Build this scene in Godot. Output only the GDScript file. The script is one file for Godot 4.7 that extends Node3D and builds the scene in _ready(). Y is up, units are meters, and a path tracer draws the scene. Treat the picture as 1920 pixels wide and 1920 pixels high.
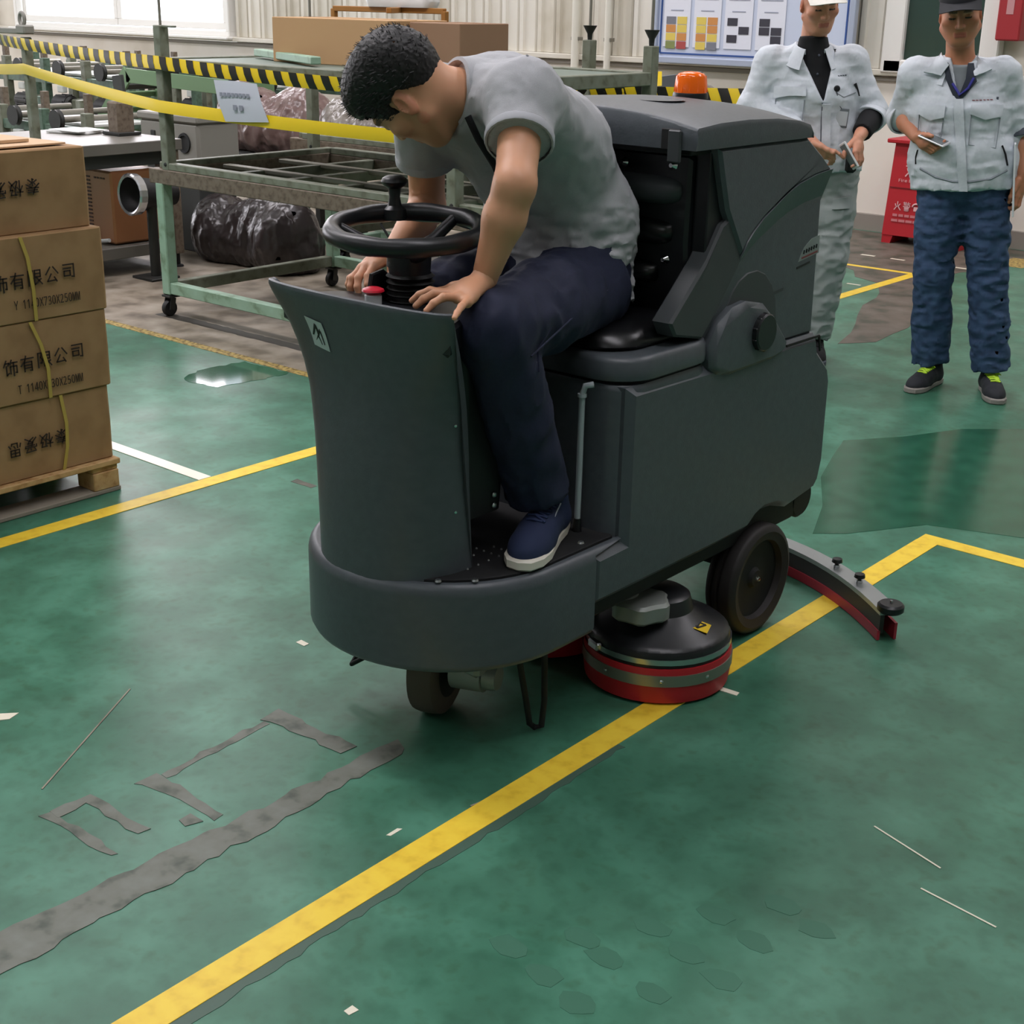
extends Node3D
# A factory hall: an operator on a ride-on floor scrubber, two men looking on. y up, metres; -z runs to the back wall.

const CAM_YAW := 40.161
const CAM_PITCH := -20.233
const CAM_ROLL := 1.0757

var used := {}
var M := {}
var mesh_cache := {}


# ---------------------------------------------------------------- mesh builder
class Mb:
	var v := PackedVector3Array()
	var uv := PackedVector2Array()
	var piece := 0

	func tri(a: Vector3, b: Vector3, c: Vector3) -> void:
		v.append(a); v.append(b); v.append(c)

	func quad(a: Vector3, b: Vector3, c: Vector3, d: Vector3) -> void:
		v.append(a); v.append(b); v.append(c); v.append(a); v.append(c); v.append(d)

	func open() -> void:
		piece = v.size()

	# turns the triangles since open() outward
	func close() -> void:
		var vol := 0.0
		var ctr := Vector3.ZERO
		for i in range(piece, v.size()):
			ctr += v[i]
		ctr /= max(1, v.size() - piece)
		for i in range(piece, v.size(), 3):
			vol += (v[i] - ctr).dot((v[i + 1] - ctr).cross(v[i + 2] - ctr))
		if vol < 0.0:
			for i in range(piece, v.size(), 3):
				var t := v[i + 1]
				v[i + 1] = v[i + 2]
				v[i + 2] = t

	func box(c: Vector3, s: Vector3, bev := 0.0, b := Basis()) -> Mb:
		open()
		var h := s * 0.5
		var e: float = min(bev, min(h.x, min(h.y, h.z)) * 0.9)
		var P := {}
		for sx in [-1, 1]:
			for sy in [-1, 1]:
				for sz in [-1, 1]:
					for ax in 3:
						var p := Vector3(sx * (h.x - (0.0 if ax == 0 else e)), sy * (h.y - (0.0 if ax == 1 else e)), sz * (h.z - (0.0 if ax == 2 else e)))
						P[[sx, sy, sz, ax]] = c + b * p
		for sg in [-1, 1]:
			_face(P[[sg, -1, -1, 0]], P[[sg, 1, -1, 0]], P[[sg, 1, 1, 0]], P[[sg, -1, 1, 0]], c)
			_face(P[[-1, sg, -1, 1]], P[[1, sg, -1, 1]], P[[1, sg, 1, 1]], P[[-1, sg, 1, 1]], c)
			_face(P[[-1, -1, sg, 2]], P[[1, -1, sg, 2]], P[[1, 1, sg, 2]], P[[-1, 1, sg, 2]], c)
		if e > 0.0:
			for s1 in [-1, 1]:
				for s2 in [-1, 1]:
					_face(P[[s1, s2, -1, 0]], P[[s1, s2, 1, 0]], P[[s1, s2, 1, 1]], P[[s1, s2, -1, 1]], c)
					_face(P[[s1, -1, s2, 0]], P[[s1, 1, s2, 0]], P[[s1, 1, s2, 2]], P[[s1, -1, s2, 2]], c)
					_face(P[[-1, s1, s2, 1]], P[[1, s1, s2, 1]], P[[1, s1, s2, 2]], P[[-1, s1, s2, 2]], c)
					for s3 in [-1, 1]:
						var q := [P[[s1, s2, s3, 0]], P[[s1, s2, s3, 1]], P[[s1, s2, s3, 2]]]
						if (q[1] - q[0]).cross(q[2] - q[0]).dot(q[0] - c) < 0.0:
							tri(q[0], q[2], q[1])
						else:
							tri(q[0], q[1], q[2])
		return self

	func _face(a: Vector3, b: Vector3, c: Vector3, d: Vector3, ctr: Vector3) -> void:
		if (b - a).cross(c - a).dot((a + c) * 0.5 - ctr) < 0.0:
			quad(a, d, c, b)
		else:
			quad(a, b, c, d)

	# a beam between two points with a rectangular section (w across, h along up)
	func beam(a: Vector3, b: Vector3, w: float, h: float, bev := 0.0, up := Vector3.UP) -> Mb:
		var z := (b - a).normalized()
		if absf(z.dot(up)) > 0.98:
			up = Vector3.RIGHT
		var x := up.cross(z).normalized()
		var y := z.cross(x)
		return box((a + b) * 0.5, Vector3(w, h, a.distance_to(b)), bev, Basis(x, y, z))

	func loft(rings: Array, wrap := true, cap := true) -> Mb:
		open()
		for i in rings.size() - 1:
			var p: PackedVector3Array = rings[i]
			var q: PackedVector3Array = rings[i + 1]
			var n := p.size()
			for j in (n if wrap else n - 1):
				var k := (j + 1) % n
				if p[j].distance_squared_to(p[k]) < 1e-12:
					tri(p[j], q[k], q[j])
				elif q[j].distance_squared_to(q[k]) < 1e-12:
					tri(p[j], p[k], q[j])
				else:
					quad(p[j], p[k], q[k], q[j])
		if cap:
			_cap(rings[0], true)
			_cap(rings[rings.size() - 1], false)
		close()
		return self

	func _cap(r: PackedVector3Array, back: bool) -> void:
		var c := Vector3.ZERO
		for p in r:
			c += p
		c /= r.size()
		for j in r.size():
			var k := (j + 1) % r.size()
			if r[j].distance_squared_to(r[k]) < 1e-12:
				continue
			if back:
				tri(c, r[k], r[j])
			else:
				tri(c, r[j], r[k])

	func tube(pts: Array, r, n := 8, closed := false) -> Mb:
		var rings := []
		var up := Vector3(0.31, 0.9, 0.17).normalized()
		var cnt := pts.size()
		for i in cnt:
			var a: Vector3 = pts[(i - 1 + cnt) % cnt] if closed else pts[max(i - 1, 0)]
			var b: Vector3 = pts[(i + 1) % cnt] if closed else pts[min(i + 1, cnt - 1)]
			var t := (b - a).normalized()
			if absf(t.dot(up)) > 0.97:
				up = Vector3(0.9, 0.1, 0.4).normalized()
			var x := up.cross(t).normalized()
			var y := t.cross(x)
			up = y
			var rad: float = r[i] if r is Array else r
			var ring := PackedVector3Array()
			for j in n:
				var f := TAU * j / n
				ring.append(Vector3(pts[i]) + (x * cos(f) + y * sin(f)) * rad)
			rings.append(ring)
		if closed:
			rings.append(rings[0])
		return loft(rings, true, not closed)

	func cyl(a: Vector3, b: Vector3, r0: float, r1: float, n := 16) -> Mb:
		return tube([a, b], [r0, r1], n)

	# profile: points (radius, height) turned about the y axis of xf
	func lathe(profile: Array, n := 24, xf := Transform3D(), a0 := 0.0, a1 := TAU) -> Mb:
		var full := a1 - a0 > TAU - 0.001
		var rings := []
		for p in profile:
			var ring := PackedVector3Array()
			for j in (n if full else n + 1):
				var f := a0 + (a1 - a0) * j / n
				ring.append(xf * Vector3(cos(f) * p[0], p[1], sin(f) * p[0]))
			rings.append(ring)
		return loft(rings, full, false)

	# polygon in xy extruded along z of xf, chamfered by bev at both ends
	func prism(poly: PackedVector2Array, depth: float, xf := Transform3D(), bev := 0.0) -> Mb:
		open()
		if Geometry2D.is_polygon_clockwise(poly):
			poly = poly.duplicate()
			poly.reverse()
		var n := poly.size()
		var ins := PackedVector2Array()
		for i in n:
			var d0 := (poly[i] - poly[(i + n - 1) % n]).normalized()
			var d1 := (poly[(i + 1) % n] - poly[i]).normalized()
			var n0 := Vector2(-d0.y, d0.x)
			var n1 := Vector2(-d1.y, d1.x)
			var mid := n0 + n1
			ins.append(poly[i] + mid * (bev / max(0.35, 1.0 + n0.dot(n1))))
		var tris := Geometry2D.triangulate_polygon(poly)
		if tris.is_empty():
			for i in range(1, n - 1):
				tris.append_array([0, i, i + 1])
		var capp := ins if bev > 0.0 else poly
		var h := depth * 0.5
		for i in range(0, tris.size(), 3):
			var a := capp[tris[i]]
			var b := capp[tris[i + 1]]
			var c := capp[tris[i + 2]]
			if (b - a).cross(c - a) < 0.0:
				var t := b
				b = c
				c = t
			tri(xf * Vector3(a.x, a.y, h), xf * Vector3(b.x, b.y, h), xf * Vector3(c.x, c.y, h))
			tri(xf * Vector3(a.x, a.y, -h), xf * Vector3(c.x, c.y, -h), xf * Vector3(b.x, b.y, -h))
		for i in n:
			var k := (i + 1) % n
			var a := poly[i]
			var b := poly[k]
			var e := bev if bev > 0.0 else 0.0
			quad(xf * Vector3(a.x, a.y, -h + e), xf * Vector3(b.x, b.y, -h + e), xf * Vector3(b.x, b.y, h - e), xf * Vector3(a.x, a.y, h - e))
			if e > 0.0:
				quad(xf * Vector3(a.x, a.y, h - e), xf * Vector3(b.x, b.y, h - e), xf * Vector3(ins[k].x, ins[k].y, h), xf * Vector3(ins[i].x, ins[i].y, h))
				quad(xf * Vector3(ins[i].x, ins[i].y, -h), xf * Vector3(ins[k].x, ins[k].y, -h), xf * Vector3(b.x, b.y, -h + e), xf * Vector3(a.x, a.y, -h + e))
		close()
		return self

	# grid of points, rows of equal length
	func grid(rows: Array) -> Mb:
		for i in rows.size() - 1:
			for j in rows[i].size() - 1:
				quad(rows[i][j], rows[i][j + 1], rows[i + 1][j + 1], rows[i + 1][j])
		return self

	# a sheet of the given thickness from a grid
	func sheet(rows: Array, th: float) -> Mb:
		open()
		var R := rows.size()
		var C: int = rows[0].size()
		var back := []
		for i in R:
			var line := []
			for j in C:
				var du: Vector3 = rows[i][min(j + 1, C - 1)] - rows[i][max(j - 1, 0)]
				var dv: Vector3 = rows[min(i + 1, R - 1)][j] - rows[max(i - 1, 0)][j]
				line.append(rows[i][j] - du.cross(dv).normalized() * th)
			back.append(line)
		for i in R - 1:
			for j in C - 1:
				quad(rows[i][j], rows[i][j + 1], rows[i + 1][j + 1], rows[i + 1][j])
				quad(back[i][j], back[i + 1][j], back[i + 1][j + 1], back[i][j + 1])
		for i in R - 1:
			quad(rows[i][0], rows[i + 1][0], back[i + 1][0], back[i][0])
			quad(rows[i][C - 1], back[i][C - 1], back[i + 1][C - 1], rows[i + 1][C - 1])
		for j in C - 1:
			quad(rows[0][j], back[0][j], back[0][j + 1], rows[0][j + 1])
			quad(rows[R - 1][j], rows[R - 1][j + 1], back[R - 1][j + 1], back[R - 1][j])
		close()
		return self

	func moved(xf: Transform3D, from := 0) -> Mb:
		for i in range(from, v.size()):
			v[i] = xf * v[i]
		return self

	# smooth where neighbouring faces meet at less than angle degrees
	func done(angle := 38.0) -> ArrayMesh:
		var n := v.size()
		var fn := PackedVector3Array()
		var at := {}
		for i in range(0, n, 3):
			var cr := (v[i + 1] - v[i]).cross(v[i + 2] - v[i])
			fn.append(cr)
		var pid := PackedInt32Array()
		pid.resize(n)
		var lists := []
		for i in n:
			var key := Vector3i((v[i] * 20000.0).round())
			var id: int = at.get(key, -1)
			if id < 0:
				id = lists.size()
				at[key] = id
				lists.append(PackedInt32Array())
			pid[i] = id
			lists[id].append(i / 3)
		var lim := cos(deg_to_rad(angle))
		var nn := PackedVector3Array()
		nn.resize(n)
		var un := PackedVector3Array()
		for f in fn:
			un.append(f.normalized())
		for i in n:
			var me := un[i / 3]
			var s := Vector3.ZERO
			for f in lists[pid[i]]:
				if un[f].dot(me) > lim:
					s += fn[f]
			nn[i] = s.normalized() if s.length_squared() > 1e-20 else me
		# Godot's front faces run clockwise
		var vv := v.duplicate()
		var uu := uv.duplicate()
		for i in range(0, n, 3):
			var t := vv[i + 1]; vv[i + 1] = vv[i + 2]; vv[i + 2] = t
			t = nn[i + 1]; nn[i + 1] = nn[i + 2]; nn[i + 2] = t
			if uu.size() == n:
				var w := uu[i + 1]; uu[i + 1] = uu[i + 2]; uu[i + 2] = w
		var arr := []
		arr.resize(Mesh.ARRAY_MAX)
		arr[Mesh.ARRAY_VERTEX] = vv
		arr[Mesh.ARRAY_NORMAL] = nn
		if uu.size() == n:
			arr[Mesh.ARRAY_TEX_UV] = uu
		var m := ArrayMesh.new()
		m.add_surface_from_arrays(Mesh.PRIMITIVE_TRIANGLES, arr)
		return m


# ---------------------------------------------------------------- distance field meshed as surface nets
class Field:
	var o: Vector3
	var c: float
	var nx: int
	var ny: int
	var nz: int
	var d := PackedFloat32Array()

	func _init(lo: Vector3, hi: Vector3, cell: float) -> void:
		o = lo
		c = cell
		nx = int(ceil((hi.x - lo.x) / c)) + 1
		ny = int(ceil((hi.y - lo.y) / c)) + 1
		nz = int(ceil((hi.z - lo.z) / c)) + 1
		d.resize(nx * ny * nz)
		d.fill(1.0)

	func _span(lo: Vector3, hi: Vector3) -> Array:
		var a := ((lo - o) / c).floor()
		var b := ((hi - o) / c).ceil()
		return [max(0, int(a.x)), max(0, int(a.y)), max(0, int(a.z)), min(nx - 1, int(b.x)), min(ny - 1, int(b.y)), min(nz - 1, int(b.z))]

	# tapered capsule a-b joined by smooth minimum k; ax/sq flatten it along ax; ca/cb cut it flat at its ends
	func bone(a: Vector3, b: Vector3, ra: float, rb: float, k := 0.02, ax := Vector3.ZERO, sq := 1.0, ca := false, cb := false) -> void:
		var m: float = (max(ra, rb) + 3.0 * c + k) / min(1.0, sq)
		var s := _span(a.min(b) - Vector3.ONE * m, a.max(b) + Vector3.ONE * m)
		var ba := b - a
		var flat := sq != 1.0
		var f := sq - 1.0
		if flat:
			ba += ax * (ba.dot(ax) * f)
		var L := ba.length()
		var inv: float = 1.0 / max(ba.dot(ba), 1e-9)
		var dr := rb - ra
		for z in range(s[2], s[5] + 1):
			for y in range(s[1], s[4] + 1):
				var i: int = (z * ny + y) * nx + s[0]
				var p := o + Vector3(s[0], y, z) * c - a
				for x in range(s[0], s[3] + 1):
					var q := p
					if flat:
						q += ax * (q.dot(ax) * f)
					var t := q.dot(ba) * inv
					var h := clampf(t, 0.0, 1.0)
					var e := (q - ba * h).length() - ra - dr * h
					if ca:
						e = maxf(e, -t * L)
					if cb:
						e = maxf(e, (t - 1.0) * L)
					var w := d[i]
					var u := absf(w - e)
					if u < k:
						u = k - u
						d[i] = minf(w, e) - u * u / (4.0 * k)
					elif e < w:
						d[i] = e
					i += 1
					p.x += c

	# ellipsoid with radii r on the axes of b; op 0 adds, 1 takes away
	func ell(ctr: Vector3, r: Vector3, b := Basis(), k := 0.01, op := 0) -> void:
		var m: float = max(r.x, max(r.y, r.z)) + 3.0 * c + k
		var s := _span(ctr - Vector3.ONE * m, ctr + Vector3.ONE * m)
		var bt := b.transposed()
		var ir := Vector3(1.0 / r.x, 1.0 / r.y, 1.0 / r.z)
		for z in range(s[2], s[5] + 1):
			for y in range(s[1], s[4] + 1):
				var i: int = (z * ny + y) * nx + s[0]
				var p := o + Vector3(s[0], y, z) * c - ctr
				for x in range(s[0], s[3] + 1):
					var q := (bt * p) * ir
					var k0 := q.length()
					var k1: float = max((q * ir).length(), 1e-6)
					var e := k0 * (k0 - 1.0) / k1
					var w := d[i]
					if op == 0:
						var u := absf(w - e)
						if u < k:
							u = k - u
							d[i] = minf(w, e) - u * u / (4.0 * k)
						elif e < w:
							d[i] = e
					else:
						e = -e
						var u := absf(w - e)
						if u < k:
							u = k - u
							d[i] = maxf(w, e) + u * u / (4.0 * k)
						elif e > w:
							d[i] = e
					i += 1
					p.x += c

	# keeps what lies on the side of the plane away from n, within reach of at
	func cut(at: Vector3, n: Vector3, reach := 9.0) -> void:
		var s := _span(at - Vector3.ONE * reach, at + Vector3.ONE * reach)
		n = n.normalized()
		for z in range(s[2], s[5] + 1):
			for y in range(s[1], s[4] + 1):
				var i: int = (z * ny + y) * nx + s[0]
				var p := o + Vector3(s[0], y, z) * c - at
				for x in range(s[0], s[3] + 1):
					if d[i] < 0.06:
						var e := p.dot(n)
						if e > d[i]:
							d[i] = e
					i += 1
					p.x += c

	# takes away where g(p) > 0, g a rough distance
	func carve(g: Callable) -> void:
		var i := 0
		for z in nz:
			for y in ny:
				for x in nx:
					if d[i] < 0.05:
						var e: float = g.call(o + Vector3(x, y, z) * c)
						if e > d[i]:
							d[i] = e
					i += 1

	func ruffle(f: Callable) -> void:
		var i := 0
		var lim := 3.5 * c
		for z in nz:
			for y in ny:
				for x in nx:
					if absf(d[i]) < lim:
						d[i] += f.call(o + Vector3(x, y, z) * c)
					i += 1

	func val(p: Vector3) -> float:
		var g := (p - o) / c
		var x := clampi(int(g.x), 0, nx - 2)
		var y := clampi(int(g.y), 0, ny - 2)
		var z := clampi(int(g.z), 0, nz - 2)
		var f := g - Vector3(x, y, z)
		var i := (z * ny + y) * nx + x
		var yy := nx
		var zz := nx * ny
		var a := lerpf(lerpf(d[i], d[i + 1], f.x), lerpf(d[i + yy], d[i + yy + 1], f.x), f.y)
		var b := lerpf(lerpf(d[i + zz], d[i + zz + 1], f.x), lerpf(d[i + zz + yy], d[i + zz + yy + 1], f.x), f.y)
		return lerpf(a, b, f.z)

	# where a ray from p along dir first meets the surface
	func hit(p: Vector3, dir: Vector3, far := 0.6) -> Vector3:
		dir = dir.normalized()
		var t := 0.0
		while t < far:
			var e := val(p + dir * t)
			if e < 0.0015:
				return p + dir * t
			t += clampf(e * 0.7, 0.0015, 0.03)
		return p + dir * far

	func net(into: Dictionary, tint = null) -> void:
		var V: PackedVector3Array = into.v
		var N: PackedVector3Array = into.n
		var I: PackedInt32Array = into.i
		var K: PackedColorArray = into.k
		var idx := {}
		var sx := 1
		var sy := nx
		var sz := nx * ny
		var lim := 2.0 * c
		for z in nz - 1:
			for y in ny - 1:
				var i := (z * ny + y) * nx
				for x in nx - 1:
					var a0 := d[i]
					if absf(a0) < lim:
						var a1 := d[i + 1]
						var a2 := d[i + sy]
						var a3 := d[i + sy + 1]
						var a4 := d[i + sz]
						var a5 := d[i + sz + 1]
						var a6 := d[i + sz + sy]
						var a7 := d[i + sz + sy + 1]
						var cnt := int(a0 < 0.0) + int(a1 < 0.0) + int(a2 < 0.0) + int(a3 < 0.0) + int(a4 < 0.0) + int(a5 < 0.0) + int(a6 < 0.0) + int(a7 < 0.0)
						if cnt > 0 and cnt < 8:
							var s := Vector3.ZERO
							var m := 0
							if (a0 < 0.0) != (a1 < 0.0): s += Vector3(a0 / (a0 - a1), 0, 0); m += 1
							if (a2 < 0.0) != (a3 < 0.0): s += Vector3(a2 / (a2 - a3), 1, 0); m += 1
							if (a4 < 0.0) != (a5 < 0.0): s += Vector3(a4 / (a4 - a5), 0, 1); m += 1
							if (a6 < 0.0) != (a7 < 0.0): s += Vector3(a6 / (a6 - a7), 1, 1); m += 1
							if (a0 < 0.0) != (a2 < 0.0): s += Vector3(0, a0 / (a0 - a2), 0); m += 1
							if (a1 < 0.0) != (a3 < 0.0): s += Vector3(1, a1 / (a1 - a3), 0); m += 1
							if (a4 < 0.0) != (a6 < 0.0): s += Vector3(0, a4 / (a4 - a6), 1); m += 1
							if (a5 < 0.0) != (a7 < 0.0): s += Vector3(1, a5 / (a5 - a7), 1); m += 1
							if (a0 < 0.0) != (a4 < 0.0): s += Vector3(0, 0, a0 / (a0 - a4)); m += 1
							if (a1 < 0.0) != (a5 < 0.0): s += Vector3(1, 0, a1 / (a1 - a5)); m += 1
							if (a2 < 0.0) != (a6 < 0.0): s += Vector3(0, 1, a2 / (a2 - a6)); m += 1
							if (a3 < 0.0) != (a7 < 0.0): s += Vector3(1, 1, a3 / (a3 - a7)); m += 1
							idx[i] = V.size()
							var P := o + (Vector3(x, y, z) + s / m) * c
							V.append(P)
							N.append(Vector3(a1 + a3 + a5 + a7 - a0 - a2 - a4 - a6, a2 + a3 + a6 + a7 - a0 - a1 - a4 - a5, a4 + a5 + a6 + a7 - a0 - a1 - a2 - a3).normalized())
							K.append(tint.call(P) if tint != null else Color.WHITE)
					i += 1
		for i in idx:
			var x: int = i % nx
			var y: int = (i / nx) % ny
			var z: int = i / sz
			var a := d[i] < 0.0
			if y > 0 and z > 0 and a != (d[i + 1] < 0.0):
				_quad(I, idx, i, i - sy, i - sy - sz, i - sz, a)
			if x > 0 and z > 0 and a != (d[i + sy] < 0.0):
				_quad(I, idx, i, i - sz, i - sz - sx, i - sx, a)
			if x > 0 and y > 0 and a != (d[i + sz] < 0.0):
				_quad(I, idx, i, i - sx, i - sx - sy, i - sy, a)

	func _quad(I: PackedInt32Array, idx: Dictionary, a: int, b: int, e: int, f: int, inside: bool) -> void:
		if not (idx.has(a) and idx.has(b) and idx.has(e) and idx.has(f)):
			return
		var q := [idx[a], idx[b], idx[e], idx[f]]
		if inside:   # clockwise front
			I.append(q[0]); I.append(q[2]); I.append(q[1]); I.append(q[0]); I.append(q[3]); I.append(q[2])
		else:
			I.append(q[0]); I.append(q[1]); I.append(q[2]); I.append(q[0]); I.append(q[2]); I.append(q[3])


func blank() -> Dictionary:
	return {"v": PackedVector3Array(), "n": PackedVector3Array(), "i": PackedInt32Array(), "k": PackedColorArray()}


func net_mesh(fields: Array, tint = null) -> ArrayMesh:
	var all := blank()
	for f in fields:
		var one := blank()
		f.net(one, tint)
		var base: int = all.v.size()
		all.v.append_array(one.v)
		all.n.append_array(one.n)
		all.k.append_array(one.k)
		for i in one.i:
			all.i.append(i + base)
	var arr := []
	arr.resize(Mesh.ARRAY_MAX)
	arr[Mesh.ARRAY_VERTEX] = all.v
	arr[Mesh.ARRAY_NORMAL] = all.n
	arr[Mesh.ARRAY_INDEX] = all.i
	if tint != null:
		arr[Mesh.ARRAY_COLOR] = all.k
	var m := ArrayMesh.new()
	m.add_surface_from_arrays(Mesh.PRIMITIVE_TRIANGLES, arr)
	return m


# ---------------------------------------------------------------- nodes
func numbered(called: String) -> String:
	var n: int = used.get(called, 0)
	used[called] = n + 1
	return called if n == 0 else "%s_%03d" % [called, n]


func tag(o: Node, label: String, category: String, group := "", kind := "") -> Node:
	if label: o.set_meta("label", label)
	if category: o.set_meta("category", category)
	if group: o.set_meta("group", group)
	if kind: o.set_meta("kind", kind)
	return o


func thing(called: String, label: String, category: String, at := Vector3.ZERO, turn := 0.0, group := "") -> Node3D:
	var o := Node3D.new()
	o.name = numbered(called)
	add_child(o, true)
	o.position = at
	o.rotation.y = turn
	tag(o, label, category, group)
	return o


func kid_name(parent: Node, called: String) -> String:
	var k := "%d/%s" % [parent.get_instance_id(), called]
	var n: int = used.get(k, 0)
	used[k] = n + 1
	return called if n == 0 else "%s_%03d" % [called, n]


func put(called: String, mesh, mat: Material, parent: Node = self, smooth := 38.0) -> MeshInstance3D:
	var o := MeshInstance3D.new()
	o.mesh = mesh.done(smooth) if mesh is Mb else mesh
	o.material_override = mat
	if parent == self:
		o.name = numbered(called)
	else:
		o.name = kid_name(parent, called)
	parent.add_child(o, true)
	return o


func single(called: String, mesh, mat: Material, label: String, category: String, group := "", smooth := 38.0) -> MeshInstance3D:
	var o := put(called, mesh, mat, self, smooth)
	tag(o, label, category, group)
	return o


func shell(called: String, mesh, mat: Material, parent: Node = self) -> MeshInstance3D:
	var o := put(called, mesh, mat, parent)
	if parent == self:
		o.set_meta("kind", "structure")
	return o


func mb() -> Mb:
	return Mb.new()


func v2(a: Array) -> PackedVector2Array:
	var r := PackedVector2Array()
	for i in range(0, a.size(), 2):
		r.append(Vector2(a[i], a[i + 1]))
	return r


func ground(x: float, z: float, y := 0.0) -> Vector3:
	return Vector3(x, y, z)


# xf whose x runs to dx, y to dy
func frame(at: Vector3, dx: Vector3, dy: Vector3) -> Transform3D:
	var x := dx.normalized()
	var z := x.cross(dy).normalized()
	return Transform3D(Basis(x, z.cross(x), z), at)


# ---------------------------------------------------------------- materials
func mat(key: String, hex: String, rough := 0.6, metal := 0.0, spec := 0.5) -> StandardMaterial3D:
	var m := StandardMaterial3D.new()
	m.resource_name = key
	m.albedo_color = Color(hex)
	m.roughness = rough
	m.metallic = metal
	m.metallic_specular = spec
	M[key] = m
	return m


func noise_tex(seed_: int, freq: float, ramp: Array, size := 512, oct := 4, kind := FastNoiseLite.TYPE_SIMPLEX_SMOOTH, normal := false) -> NoiseTexture2D:
	var n := FastNoiseLite.new()
	n.seed = seed_
	n.noise_type = kind
	n.frequency = freq
	n.fractal_octaves = oct
	var t := NoiseTexture2D.new()
	t.width = size
	t.height = size
	t.seamless = true
	t.noise = n
	if normal:
		t.as_normal_map = true
		t.bump_strength = 6.0
	elif ramp.size():
		var g := Gradient.new()
		var offs := PackedFloat32Array()
		var cols := PackedColorArray()
		for r in ramp:
			offs.append(r[0])
			cols.append(Color(r[1]))
		g.offsets = offs
		g.colors = cols
		t.color_ramp = g
	return t


# mottles a material: the ramp multiplies its colour, repeating every `every` metres
func mottle(m: StandardMaterial3D, seed_: int, freq: float, ramp: Array, every: float, world := false, size := 256) -> StandardMaterial3D:
	m.albedo_texture = noise_tex(seed_, freq, ramp, size)
	m.uv1_triplanar = true
	m.uv1_world_triplanar = world
	m.uv1_scale = Vector3.ONE / every
	return m


func relief(m: StandardMaterial3D, seed_: int, freq: float, cm: float, size := 256) -> StandardMaterial3D:
	m.heightmap_enabled = true
	m.heightmap_texture = noise_tex(seed_, freq, [], size)
	m.heightmap_scale = cm
	return m


func view_and_light() -> void:
	var cam := Camera3D.new()
	cam.name = "camera"
	add_child(cam)
	cam.position = Vector3(0, 1.62, 0)
	cam.basis = Basis(Vector3.UP, deg_to_rad(CAM_YAW)) * Basis(Vector3.RIGHT, deg_to_rad(CAM_PITCH)) * Basis(Vector3.BACK, deg_to_rad(CAM_ROLL))
	cam.fov = 40.26
	cam.near = 0.05
	cam.far = 100.0
	cam.current = true

	var env := Environment.new()
	env.background_mode = Environment.BG_COLOR
	env.background_color = Color(0.93, 0.96, 1.0)
	env.background_energy_multiplier = 3.2
	env.tonemap_mode = Environment.TONE_MAPPER_LINEAR
	env.tonemap_exposure = 1.0
	env.sdfgi_enabled = true
	env.ssao_enabled = true
	env.ssil_enabled = true
	var we := WorldEnvironment.new()
	we.name = "environment"
	we.environment = env
	add_child(we)

	# daylight through the windows of the back wall and of the left wall
	day("window_daylight", Vector3(-14.45, 2.65, -9.80), Vector3(0, 0, 1), Vector2(3.6, 2.8), 20.0)
	day("window_daylight", Vector3(-18.9, 2.65, -9.80), Vector3(0, 0, 1), Vector2(3.6, 2.8), 16.0)
	day("side_window_daylight", Vector3(-22.7, 2.9, -3.0), Vector3(1, 0, 0), Vector2(9.0, 3.2), 45.0)
	# daylight through the roof lights
	for p in ROOF_LIGHTS:
		day("roof_daylight", Vector3(p[0], 6.36, p[1]), Vector3(0, -1, 0), Vector2(p[2], p[3]), p[4])

# roof lights: x, z, length along x, along z, strength
const ROOF_LIGHTS := [[-12.0, -7.4, 4.0, 1.2, 14.0], [-6.0, -7.4, 4.0, 1.2, 18.0], [0.0, -7.4, 4.0, 1.2, 12.0], [-12.0, -1.8, 4.0, 1.2, 18.0], [-6.0, -1.8, 4.0, 1.2, 26.0], [0.0, -1.8, 4.0, 1.2, 10.0], [-6.0, 4.0, 4.0, 1.2, 6.0], [0.0, 4.0, 4.0, 1.2, 4.0]]


func day(called: String, at: Vector3, towards: Vector3, size: Vector2, energy: float) -> void:
	var l := AreaLight3D.new()
	l.name = numbered(called)
	add_child(l, true)
	l.position = at
	l.basis = Basis.looking_at(towards, Vector3.UP if absf(towards.y) < 0.9 else Vector3.BACK)
	l.area_size = size
	l.light_energy = energy
	l.light_color = Color(1.0, 0.965, 0.985)
	l.shadow_enabled = true
	l.area_range = 40.0
	l.area_attenuation = 2.0


func poly_slab(pts: Array, y0: float, y1: float) -> Mb:
	var p := PackedVector2Array()
	for i in range(0, pts.size(), 2):
		p.append(Vector2(pts[i], -pts[i + 1]))
	var m := mb()
	m.prism(p, y1 - y0, Transform3D(Basis(Vector3.RIGHT, Vector3(0, 0, -1), Vector3.UP), Vector3(0, (y0 + y1) * 0.5, 0)))
	return m


# an irregular outline round a polyline-shaped patch
func ragged(pts: Array, amp: float, seed_: int, step := 0.05) -> Array:
	var r := RandomNumberGenerator.new()
	r.seed = seed_
	var out := []
	var n := pts.size() / 2
	for i in n:
		var a := Vector2(pts[i * 2], pts[i * 2 + 1])
		var b := Vector2(pts[(i * 2 + 2) % pts.size()], pts[(i * 2 + 3) % pts.size()])
		var k: int = max(1, int(a.distance_to(b) / step))
		for j in k:
			var q := a.lerp(b, float(j) / k) + Vector2(r.randf_range(-amp, amp), r.randf_range(-amp, amp))
			out.append(q.x)
			out.append(q.y)
	return out


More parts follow.
